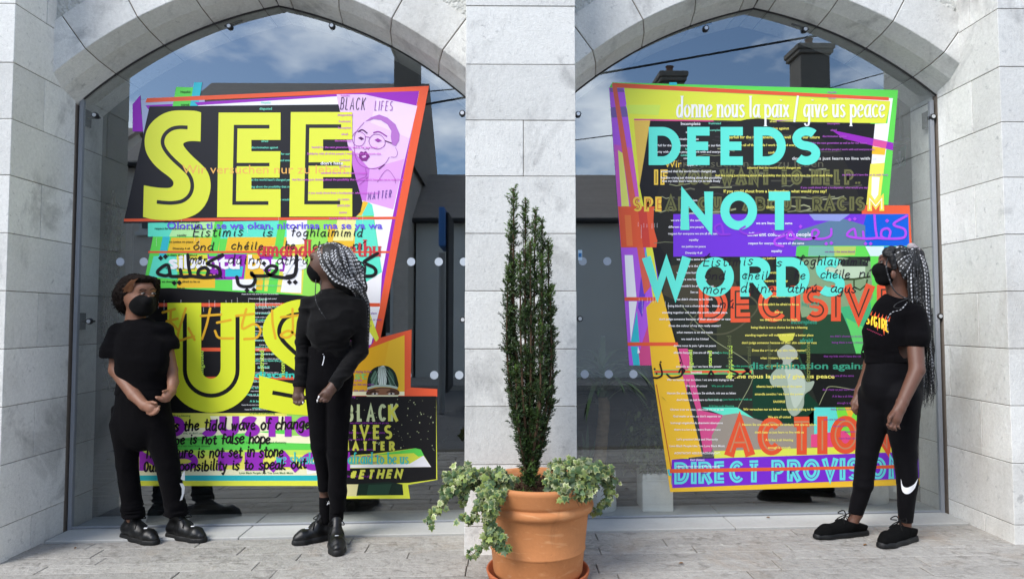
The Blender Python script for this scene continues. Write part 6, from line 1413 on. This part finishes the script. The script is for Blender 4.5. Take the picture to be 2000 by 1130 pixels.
# ---------------------------------------------------------------- middle: velvet top, black and white braids, head turned
F = Fig('tall person in black velvet top with black and white braids, looking sideways', 645, .17)
SK = skin('skin_deep_brown', (84, 58, 46)); b = F.blob(560, 730, 468, 1020, -.34, .25, .004)
F.el(b, 643, 514, .01, 33, 38, .085); F.el(b, 624, 522, .0, 19, 27, .055, .03); F.el(b, 618, 541, .0, 13, 11, .04, .025); F.el(b, 607, 522, .0, 5, 7, .016, .012); F.el(b, 614, 499, .0, 8, 6, .045, .02); F.el(b, 613, 508, -.028, 5, 3.5, .014, .01, op='sub')
F.cones(b, [(640, 540, .01, 15.5, 646, 580, .01, 18), (646, 605, 0, 38, 645, 690, 0, 34, .03, .58), (610, 594, 0, 13, 688, 597, 0, 14),
    (603, 596, 0, 13, 592, 668, .01, 11), (592, 668, .01, 11, 585, 752, -.03, 10), (585, 752, -.03, 9, 584, 762, -.035, 8.5), (697, 600, .01, 13, 703, 684, .02, 11.5), (703, 684, .02, 11.5, 655, 748, -.13, 9.5), (655, 748, -.13, 9, 648, 757, -.145, 8.5),
    (624, 745, 0, 20, 627, 870, 0, 13), (627, 870, 0, 13, 635, 975, .05, 9), (635, 975, .05, 10, 637, 1012, .05, 10), (661, 745, 0, 18, 659, 880, -.02, 13), (659, 880, -.02, 13, 657, 1005, -.02, 11)])
F.hand(b, (584, 760, -.035), (582, 775, -.045), [[(577, 778, -.05), (575, 785, -.06), (580, 789, -.055)], [(581, 780, -.055), (580, 787, -.065), (585, 790, -.06)], [(586, 780, -.055), (586, 787, -.065), (590, 788, -.06)], [(590, 777, -.05), (591, 783, -.06), (594, 784, -.055)]], [(590, 769, -.05), (593, 777, -.065), (592, 783, -.07)], 9, 11)
F.hand(b, (649, 757, -.145), (638, 769, -.165), [[(634, 770, -.17), (625, 775, -.18), (621, 781, -.175)], [(636, 775, -.172), (628, 780, -.185), (626, 783, -.18)], [(640, 778, -.17), (633, 783, -.185), (632, 779, -.18)], [(644, 778, -.165), (639, 783, -.175), (638, 780, -.17)]], [(638, 763, -.165), (630, 767, -.18), (624, 772, -.185)], 9, 11)
b.build('body', SK, F.root)
F.disc('eye', 613.5, 509, -.040, 3.4, 1.9, EYEW); F.disc('iris', 612, 509, -.0425, 1.8, 1.9, EYED); F.strip('eyebrow', [(608, 502.5, -.036), (613, 499.5, -.045), (620, 501, -.05)], .0026, BROW); F.strip('eyelid', [(609, 508, -.037), (613, 506.8, -.044), (618, 508.5, -.044)], .0016, BROW)
NA = mat('white_nail', lin(225, 222, 222), .3, .5)
for (u, v, d, u2, v2) in ((592, 782, -.07, 591.5, 789), (624, 772, -.186, 620.5, 780), (621, 780, -.176, 619, 785)):
    m = MB(); m.tube([F.p(u, v, d), F.p((u + u2) / 2, (v + v2) / 2, d - .004), F.p(u2, v2, d - .002)], [.0062, .005, .0018], 8); m.build('fingernail', NA, F.root, smooth=True)
b = F.blob(592, 660, 505, 565, -.12, .12, .0035)
F.el(b, 624, 530, .0, 21.5, 20, .058, .02); F.el(b, 612, 527, .0, 11, 14, .036, .03); F.el(b, 621, 542, .0, 14, 10, .043, .02); b.cut(F.p(606, 514, 0), (-.15, 0, .99)); b.cut(F.p(637, 530, 0), (1, 0, -.1)); mk = b.build('face_mask', MASKM, F.root)
F.strip('ear_loop', [(633, 520, -.055), (645, 515, -.07), (655, 516, -.075)], .0022, MASKM, mk)
b = F.blob(600, 720, 466, 600, -.14, .18, .004)
F.el(b, 652, 510, .015, 35, 38, .098, .02); F.el(b, 664, 535, .03, 28, 36, .088, .04); F.el(b, 680, 560, .05, 18, 26, .06, .04); F.el(b, 618, 522, -.02, 19, 46, .13, .008, op='sub'); hr = b.build('hair', BLH, F.root)
rg = random.Random(17); m = MB()
def headsurf(u, v, extra=.006):
    a = (u - 652) / 37; c = (v - 512) / 41; q = 1 - a * a - c * c
    return -(.105 * math.sqrt(max(.02, q))) + .015 - extra
for k in range(88):
    t = k / 87; lay = rg.uniform(-.012, .012)
    su = 626 + 62 * t ** .9 + rg.uniform(-1.5, 1.5); sv = 478 - 4 * math.sin(min(1, t * 1.6) * math.pi) + 40 * max(0, t - .5) ** 1.5 * 2.2 + rg.uniform(-1, 1)
    mu = 624 + 88 * t + 3 * rg.uniform(-1, 1); mv = 503 + 28 * t * .6 + 4 * rg.uniform(-1, 1)
    lu = 638 + 74 * t ** .8 + rg.uniform(-2, 2); lv = 532 + 16 * t + rg.uniform(-3, 3)
    eu = 688 + 22 * t + rg.uniform(-5, 5); ev = 562 + 8 * t + rg.uniform(-4, 6)
    pts = [F.p(su, sv, headsurf(su, sv) * .8), F.p(mu, mv, headsurf(mu, mv) - .004 + lay * .4), F.p(lu, lv, -.085 + .06 * t + lay), F.p((lu + eu) / 2 + 4, (lv + ev) / 2 + 3, -.078 + .055 * t + lay), F.p(eu, ev, -.06 + .06 * t + lay), F.p(eu + 8, ev + 26, .06), F.p(eu + 6, ev + 110, .13)]
    braid(m, pts, .0047, rg, .5)
for k in range(26):     # top rows, parted
    t = k / 25; su = 632 + 50 * t; braid(m, [F.p(su, 477 + 18 * max(0, t - .6), -.02 + .05 * rg.random()), F.p(su + 14, 490 + 16 * t, -.06), F.p(su + 24, 525 + 10 * t, -.08 + .05 * t), F.p(su + 34 - 10 * t, 556, -.06 + .05 * t)], .0055, rg, .62)
for (pts, r) in (([(617, 546, -.07), (616, 580, -.115), (622, 600, -.13), (637, 623, -.135)], .003), ([(627, 548, -.07), (626, 562, -.1), (628, 572, -.11)], .003), ([(626, 480, -.03), (622, 497, -.052), (636, 522, -.085), (654, 549, -.10), (693, 562, -.085)], .0062)):
    braid(m, [F.p(*q) for q in pts], r, rg, .7)
m.build('braids', BRD, hr)
b = F.blob(565, 730, 556, 800, -.30, .26, .005)
F.cones(b, [(645, 572, .008, 18.5, 647, 590, .005, 25), (647, 605, .0, 42, 645, 648, -.005, 39, .02, .66), (645, 648, -.005, 39, 644, 690, 0, 37.5, .02, .66), (612, 594, 0, 17, 688, 596, .0, 18, .02), (603, 595, 0, 17.5, 593, 668, .01, 14.5, .012), (593, 668, .01, 14, 587, 750, -.03, 12, .012), (587, 750, -.03, 12, 586.5, 762, -.033, 12, .01),
    (697, 599, .01, 18, 703, 684, .02, 15, .012), (703, 684, .02, 15, 658, 745, -.125, 12.5, .012), (658, 745, -.125, 12.5, 650, 754, -.138, 12.5, .01), (630, 632, -.070, 18, 631, 640, -.070, 18, .08, .5), (664, 634, -.070, 18, 663, 640, -.070, 18, .08, .5)])
b.cut(F.p(645, 683, 0), (0, 0, -1)) if False else None
b.cut_near(F.p(585, 753, -.033), (0, 0, -1), .075); b.cut_near(F.p(651, 753, -.138), (-.62, -.3, -.72), .062)
b.wrinkle(.006, .11, 6, aniso=(1.4, 1, .55)); b.wrinkle(.0025, .035, 9, z1=F.p(0, 640).z, aniso=(2, 2, .6)); b.build('velvet_top', VELV, F.root)
b = F.blob(580, 715, 665, 1020, -.22, .2, .005)
F.cones(b, [(644, 683, 0, 40, 645, 735, .005, 44.5, .02, .66), (622, 750, 0, 25.5, 627, 870, 0, 18, .012), (627, 870, 0, 18, 635, 940, .03, 12.5, .012), (635, 940, .03, 12.5, 635, 962, .04, 12.5, .01), (662, 755, 0, 24.5, 659, 885, -.02, 18, .012), (659, 885, -.02, 18, 659, 960, -.02, 16.5, .012), (660, 960, -.02, 17, 658, 1000, -.02, 14.5, .01), (678, 715, 0, 9, 673, 765, 0, 11, .03)])
b.cut(F.p(644, 676, 0), (0, 0, 1)); b.cut_near(F.p(635, 957, .04), (0, 0, -1), .06); b.cut_near(F.p(658, 998, -.02), (0, 0, -1), .08)
b.wrinkle(.004, .10, 14, aniso=(.7, 1, 1.8)); b.wrinkle(.004, .025, 15, z0=F.p(0, 700).z, z1=F.p(0, 672).z, aniso=(.5, .5, 4)); tr = b.build('trousers', FAB, F.root)
m = MB(); m.tube(catmull([F.p(631, 691, -.105), F.p(633, 697, -.118), F.p(632, 704, -.118)], 5), .0026, 5); m.tube([F.p(632, 704, -.118), F.p(629.5, 713, -.12)], .0028, 5); m.build('drawstring', WHT, tr)
m = MB(); m.tube(catmull([F.p(617, 680, -.11), F.p(628, 684, -.12), F.p(640, 680, -.12)], 5), .004, 6); m.tube(catmull([F.p(628, 684, -.12), F.p(636, 688, -.12), F.p(630, 694, -.12)], 5), .0035, 6); m.build('waist_knot', FAB, tr)
b = F.blob(615, 685, 955, 1030, -.16, .16, .004); F.cones(b, [(636, 972, .05, 12.5, 637, 1012, .05, 13), (657.5, 985, -.02, 13, 657, 1010, -.02, 13.5)]); b.cut_near(F.p(636, 968, .05), (0, 0, 1), .05); b.build('sock', FAB, F.root)
m = MB()
for st in ([(639, 985), (642, 977), (645, 985)], [(640, 982.5), (644, 982.5)], [(646.5, 977.5), (647, 985), (650, 985)]): m.tube([F.p(u, v, .010 - .003) for u, v in st], .0022, 5)
m.build('sock_print', WHT, F.root)
F.shoe((652, .085), (577, -.03), (637, 1003, .055), .044, LEATH, tread=.036); F.shoe((654, .05), (661, -.235), (657, 1003, -.01), .047, LEATH, tread=.036)

# ---------------------------------------------------------------- right: printed tee, braided ponytail, looking up at the poster
F = Fig('person in flame-printed black tee and leggings with long braided ponytail, looking up', 1745, .0)
SK = skin('skin_dark_brown', (98, 66, 52)); b = F.blob(1650, 1840, 475, 1045, -.26, .32, .004)
F.el(b, 1757, 527, .01, 35, 36, .080, rot=(0, -.35, 0)); F.el(b, 1736, 528, .0, 22, 27, .056, .03, rot=(0, -.4, 0)); F.el(b, 1726, 545, .0, 14, 11, .042, .025); F.el(b, 1718, 523, .0, 6, 6, .016, .012); F.el(b, 1728, 503, .0, 9, 8, .048, .02); F.el(b, 1721, 512, -.028, 4.5, 4, .014, .01, op='sub')
F.el(b, 1745, 536, -.083, 5, 9, .012, .006)
F.cones(b, [(1746, 545, .01, 17, 1757, 590, .01, 20.5), (1748, 625, 0, 38, 1738, 700, 0, 36, .03, .5), (1726, 612, .03, 16, 1780, 615, -.03, 16),
    (1784, 622, -.05, 16, 1791, 722, -.15, 13.5, .012), (1791, 722, -.15, 13.5, 1762, 786, -.205, 10, .01), (1762, 786, -.205, 10, 1757, 798, -.215, 9.2, .01), (1718, 615, .09, 16, 1700, 715, .13, 13), (1700, 715, .13, 12.5, 1680, 764, .10, 9.5), (1680, 764, .10, 8.6, 1676, 776, .095, 8.4),
    (1713, 780, .05, 28, 1693, 885, .05, 14), (1693, 885, .05, 14, 1673, 1000, .09, 11.5), (1673, 1000, .09, 10.5, 1664, 1022, .09, 11), (1758, 780, -.05, 28, 1767, 885, -.05, 15), (1767, 885, -.05, 15, 1768, 1010, -.02, 11.5), (1768, 1010, -.02, 10.5, 1768, 1030, -.02, 11)])
F.hand(b, (1757, 798, -0.215), (1747, 817, -0.225), [[(1740, 821, -0.230), (1734, 829, -0.240), (1737, 836, -0.230)], [(1744, 824, -0.235), (1740, 833, -0.245), (1743, 838, -0.235)], [(1749, 826, -0.235), (1747, 835, -0.245), (1750, 839, -0.235)], [(1754, 825, -0.230), (1754, 833, -0.240), (1757, 836, -0.230)]], [(1746, 806, -0.235), (1738, 815, -0.250), (1736, 824, -0.250)], 10, 12.5)
F.hand(b, (1677, 775, .095), (1671, 788, .085), [[(1667, 790, .08), (1665, 798, .07), (1669, 805, .07)], [(1670, 792, .078), (1668, 801, .068), (1672, 808, .07)], [(1674, 793, .08), (1673, 802, .07), (1676, 807, .075)], [(1677, 791, .085), (1678, 799, .075), (1680, 803, .08)]], [(1677, 781, .075), (1675, 791, .06), (1674, 797, .06)], 8.5, 10)
b.build('body', SK, F.root)
F.disc('eye', 1722, 511.5, -.040, 3.0, 2.0, EYEW, -.5); F.disc('iris', 1720.6, 510.6, -.0425, 1.5, 1.7, EYED); F.strip('eyebrow', [(1718, 504.5, -.04), (1722, 501, -.048), (1729, 501, -.053)], .0026, BROW); F.strip('eyelid', [(1718, 512, -.038), (1721, 508.8, -.045), (1726, 510, -.047)], .0018, BROW)
b = F.blob(1692, 1770, 500, 570, -.12, .12, .0035)
F.el(b, 1734, 532, .0, 25, 22, .060, .02, rot=(0, -.4, 0)); F.el(b, 1717, 527, .0, 13, 13, .038, .03); F.el(b, 1727, 547, .0, 15, 11, .045, .02); b.cut(F.p(1712, 513, 0), (-.05, 0, 1)); b.cut(F.p(1723, 517, 0), (.55, 0, .83)); b.cut(F.p(1742, 535, 0), (.97, 0, .2)); mk = b.build('face_mask', MASKM, F.root)
F.strip('ear_loop', [(1735, 528, -.058), (1742, 527, -.075), (1748, 529, -.08)], .0022, MASKM, mk); F.strip('ear_loop', [(1736, 545, -.055), (1743, 543, -.074), (1748, 541, -.08)], .0022, MASKM, mk)
b = F.blob(1700, 1830, 470, 620, -.16, .18, .004)
F.el(b, 1764, 521, .012, 37, 39, .092, .02, rot=(0, -.35, 0)); F.el(b, 1785, 498, .01, 18, 15, .05, .03); F.el(b, 1778, 548, .02, 20, 34, .07, .03); F.el(b, 1792, 560, .03, 17, 50, .06, .04)
F.el(b, 1728, 530, -.04, 22, 46, .16, .008, op='sub'); F.cones(b, [(1732, 493, -.05, 7, 1742, 488, -.06, 8), (1728, 496, -.06, 4, 1734, 490, -.06, 6), (1741, 500, -.085, 6, 1746, 523, -.088, 4)]); b.wrinkle(.003, .02, 4); hr = b.build('hair', BLH, F.root)
rg = random.Random(23); m = MB(); kn = F.p(1786, 486, -.01)
for k in range(26):       # cornrows drawn back into the ponytail
    t = k / 25; su, sv = 1740 + 26 * t + rg.uniform(-2, 2), 488 + 58 * t; braid(m, [F.p(su, sv, -.055 - .035 * math.sin(t * 3)), F.p(su + 18 - 8 * t, sv - 8 - 10 * t, -.092), F.p(1783, 492 + 8 * t, -.06), kn], .005, rg, .16)
for k in range(104):
    t = k / 103; w = rg.random(); bu = 1766 + 46 * w; drop = rg.choice((560, 640, 690, 720, 750, 770)); dp = rg.uniform(-.085, .05)
    pts = [kn + Vector((rg.uniform(-.015, .015), rg.uniform(-.02, .02), rg.uniform(-.01, .015))), F.p(1786 + (bu - 1786) * .55, 486 + 16 * abs(w - .45) + rg.uniform(-2, 4), dp * .7), F.p(bu + 2, 530 + rg.uniform(-6, 6), dp), F.p(bu + 4 + 2 * w, 585, dp), F.p(1784 + 34 * w + rg.uniform(-2, 2), 640, dp * .7 + .015 if bu < 1800 else dp)]
    if bu < 1795: pts = pts[:4] + [F.p(bu + 8, 600 + 6 * rg.random(), dp * .6)]; 
    else: pts += [F.p(1806 + 14 * w, 690, .03 + dp * .4)] + ([F.p(1800 + 24 * w + rg.uniform(-4, 4), drop, .05)] if drop > 690 else [])
    braid(m, pts, .0044 if bu < 1795 else .0040, rg, .36)
for k in range(60):       # loose thin ends
    w = rg.random(); u0 = 1796 + 26 * w; braid(m, [F.p(u0, 600 + 80 * rg.random(), .03), F.p(u0 + rg.uniform(-4, 8), 690, .04), F.p(u0 + rg.uniform(-12, 10), 740 + 40 * rg.random(), .05), F.p(u0 - 6 + rg.uniform(-8, 12), 770 + 30 * rg.random(), .05)], .0016, rg, .08)
for pts, r, w in (([(1736, 499, -.07), (1731, 520, -.085), (1737, 545, -.095), (1747, 567, -.11), (1764, 580, -.12), (1790, 586, -.13), (1800, 588, -.11)], .004, .5), ([(1775, 582, -.13), (1752, 592, -.135), (1746, 600, -.14), (1760, 601, -.145), (1772, 590, -.14)], .0022, .2), ([(1772, 590, -.14), (1760, 604, -.15), (1742, 610, -.155), (1733, 625, -.16), (1735, 651, -.16)], .0018, .2)):
    braid(m, [F.p(*q) for q in pts], r, rg, w)
m.build('braids', BRD, hr); b = F.blob(1770, 1800, 470, 500, -.08, .08, .004); F.cones(b, [(1780, 482, -.01, 8, 1788, 490, -.01, 9)]); b.build('hair_tie', mat('hair_tie_cloth', lin(150, 140, 142), .8), hr)
b = F.blob(1665, 1840, 565, 735, -.28, .30, .005)
F.cones(b, [(1755, 598, .01, 32, 1755, 620, .005, 46, .03, .66), (1752, 625, 0, 52, 1748, 655, 0, 54, .03, .62), (1748, 655, 0, 53, 1744, 690, 0, 48, .03, .62), (1744, 690, 0, 48, 1742, 715, 0, 49, .03, .62), (1757, 583, .01, 22, 1755, 600, .01, 34, .02, .8), (1716, 648, -.01, 24, 1716, 660, -.01, 25, .05, .8),
    (1781, 616, -.045, 25, 1787, 644, -.07, 25), (1787, 644, -.07, 24, 1789, 660, -.095, 23.5, .01), (1724, 614, .06, 20, 1712, 655, .11, 21), (1712, 655, .11, 21, 1706, 690, .13, 21, .01)])
b.cut(F.p(1744, 706, 0), (.04, 0, -1)); b.cut_near(F.p(1790, 675, -.11), (.03, 0, -1), .10); b.cut_near(F.p(1707, 684, .13), (0, 0, -1), .07); F.el(b, 1752, 573, -.01, 20, 13, .08, .006, op='sub')
b.wrinkle(.005, .14, 21, aniso=(1.2, 1, .7)); b.wrinkle(.0035, .045, 25, z0=F.p(0, 712).z, z1=F.p(0, 670).z, aniso=(2, 2, .6)); ts = b.build('tshirt', FABT, F.root)
b = F.blob(1645, 1830, 695, 1030, -.24, .28, .005)
F.cones(b, [(1742, 706, 0, 46, 1738, 755, .0, 54, .03, .66), (1713, 775, .05, 36, 1693, 885, .05, 19.5, .015), (1693, 885, .05, 19.5, 1686, 945, .06, 17.5, .012), (1686, 945, .06, 17.5, 1671, 1002, .09, 13, .01), (1758, 775, -.05, 36, 1767, 885, -.05, 21, .015), (1767, 885, -.05, 21, 1772, 940, -.045, 18.5, .012), (1772, 940, -.045, 18.5, 1768, 1018, -.02, 12.5, .01), (1768, 745, .0, 30, 1766, 770, .0, 30, .05, .9)])
b.cut(F.p(1742, 703, 0), (0, 0, 1)); b.cut_near(F.p(1671, 1002, .09), (-.1, 0, -1), .07); b.cut_near(F.p(1768, 1018, -.02), (0, 0, -1), .07); b.wrinkle(.002, .09, 31, aniso=(2, 2, .7)); lgs = b.build('leggings', LEGG, F.root)
F.shoe((1692, .13), (1592, .055), (1666, 1019, .09), .043, CANV, silver=False, tread=.030); F.shoe((1783, .02), (1719, -.12), (1769, 1027, -.02), .046, CANV, silver=False, tread=.030)

# prints that lie on cloth: small flat shapes pressed onto the surface they decorate
def press(root, target, polys, material, name, lift=.0025, sub=3):
    """polys in photo pixels; each corner is laid on the target's surface as seen from the front"""
    dg = bpy.context.evaluated_depsgraph_get(); from mathutils.bvhtree import BVHTree
    me = target.data; off = Vector((0, 0, 0)); pp = target
    while pp is not None: off = off + Vector(pp.location); pp = pp.parent
    bv = BVHTree.FromPolygons([tuple(Vector(v.co) + off) for v in me.vertices], [tuple(p.vertices) for p in me.polygons]); m_ = MB()
    for pts in polys:
        q = []
        for i in range(len(pts)):
            a, c = pts[i], pts[(i + 1) % len(pts)]
            for k in range(sub): q.append((a[0] + (c[0] - a[0]) * k / sub, a[1] + (c[1] - a[1]) * k / sub))
        vs = []
        for u, v in q:
            d = (P(u, v, 0) - CAM_LOC).normalized(); h = bv.ray_cast(CAM_LOC, d, 20)
            if h[0] is None:
                if vs: vs.append(vs[-1] + Vector((.0003, 0, 0)))
                continue
            vs.append(h[0] - d * lift)
        if len(vs) > 2: m_.add(vs, [tuple(range(len(vs)))])
    if not m_.v: return None
    return m_.build(name, material, target)
sw = [(p.x, p.y) for p in catmull([(a, c, 0) for a, c in ((1759.5, 935), (1761, 946), (1766, 953), (1774, 953.5), (1784, 948), (1793, 937))], 4)] + [(p.x, p.y) for p in catmull([(a, c, 0) for a, c in ((1793.5, 934), (1791, 948), (1783, 958), (1773, 963.5), (1766, 962), (1761, 953), (1759, 943))], 4)]
def quadstrip(top, bot):
    return [[top[i], top[i + 1], bot[i + 1], bot[i]] for i in range(len(top) - 1)]
swt = [(p.x, p.y) for p in catmull([(a, c, 0) for a, c in ((1759.5, 934), (1763, 947), (1770, 951.5), (1779, 949), (1787, 943), (1793, 933.5))], 4)]
swb = [(p.x, p.y) for p in catmull([(a, c, 0) for a, c in ((1759.5, 935), (1761, 954), (1767, 963), (1777, 962.5), (1787, 952), (1793, 934.5))], 4)]
press(F.root, lgs, quadstrip(swt, swb), WHT, 'leg_print', sub=1)
# flame letters BABYGIRL, only the last letters face us
FLM = mat('flame_yellow_print', lin(236, 186, 40), .7, .3); FLR = mat('flame_orange_print', lin(206, 78, 40), .7, .3); MAG = mat('magenta_print', lin(126, 26, 62), .7, .3)
def press_caps(text, u0, u1, base, t, heights, material, name, target, flame=0):
    polys = []; n = len(text); w = (u1 - u0) / n
    for i, ch in enumerate(text):
        H = heights(i); b0 = base(i); cw = w * .62
        for path, closed in CAPS[ch][1]:
            q = [(u0 + w * i + a * cw + (1 - bb) * 0, b0(a) - bb * H) for a, bb in path]
            if closed: q.append(q[0])
            for k in range(len(q) - 1):
                (x0, y0), (x1, y1) = q[k], q[k + 1]; L = math.hypot(x1 - x0, y1 - y0)
                if L < 1e-3: continue
                nx, ny = -(y1 - y0) / L * t / 2, (x1 - x0) / L * t / 2; polys.append([(x0 + nx, y0 + ny), (x1 + nx, y1 + ny), (x1 - nx, y1 - ny), (x0 - nx, y0 - ny)])
    return press(None, target, polys, material, name, sub=1)
fb = lambda i: (lambda a: 627 + 3.6 * (i + a) + (9 if False else 0))
press_caps('BABYGIRL', 1677, 1738, lambda i: (lambda a: 624 + 3.0 * (i + a)), 3.0, lambda i: 17 + .6 * i, FLM, 'shirt_lettering', ts)
press(None, ts, [[(1692 + 7 * k, 612 + 2.4 * k), (1695 + 7 * k, 613 + 2.4 * k), (1697 + 7 * k, 604 + 2.2 * k)] for k in range(7)] + [[(1724, 640), (1728, 641), (1727, 655)], [(1712, 636), (1715, 637), (1714, 646)]], FLR, 'flame_tips', sub=1)
press(None, ts, [[(1693 + 3.4 * k, 641 + 1.5 * k + (k % 2)), (1696 + 3.4 * k, 642 + 1.5 * k - (k % 2)), (1696 + 3.4 * k, 643.2 + 1.5 * k - (k % 2)), (1693 + 3.4 * k, 642.4 + 1.5 * k + (k % 2))] for k in range(9)], MAG, 'script_print', sub=1)

# dry leaves and litter on the paving
lm = mat('dry_leaf', lin(126, 92, 58), .8, .2, island=.3); rs_ = random.Random(40)
for i, (u, v, lab) in enumerate(((1853, 991, 'curled brown leaf in the corner by the right jamb'), (1500, 1022, 'tiny dark leaf lying mid-way along the sill edge'), (1690, 1075, 'pale dry leaf on the paving in front of the right person'), (148, 1056, 'small dark leaf near the foot of the left wall'), (1330, 1105, 'small brown leaf on the open paving right of the pot'))):
    d = (P(u, v, 0) - CAM_LOC); t = (-.03 - CAM_LOC.z) / d.z; c = CAM_LOC + d * t; c.z = gz(c.x) + (.016 if c.y > .27 else .004); a = rs_.uniform(0, 6.28); m = MB(); s_ = .022 if i == 0 else .013
    ax, ay = Vector((math.cos(a), math.sin(a), 0)) * s_, Vector((-math.sin(a), math.cos(a), 0)) * s_ * .45
    vs = [c - ax, c - ax * .4 + ay + Vector((0, 0, .006)), c + ax * .5 + ay * .9 + Vector((0, 0, .008)), c + ax * 1.1 + Vector((0, 0, .003)), c + ax * .4 - ay + Vector((0, 0, .007)), c - ax * .5 - ay * .8 + Vector((0, 0, .004)), c + Vector((0, 0, .001))]
    m.add(vs, [(6, k, (k + 1) % 6) for k in range(6)]); tag(m.build('fallen_leaf', lm), lab, 'leaf', 'fallen leaves')
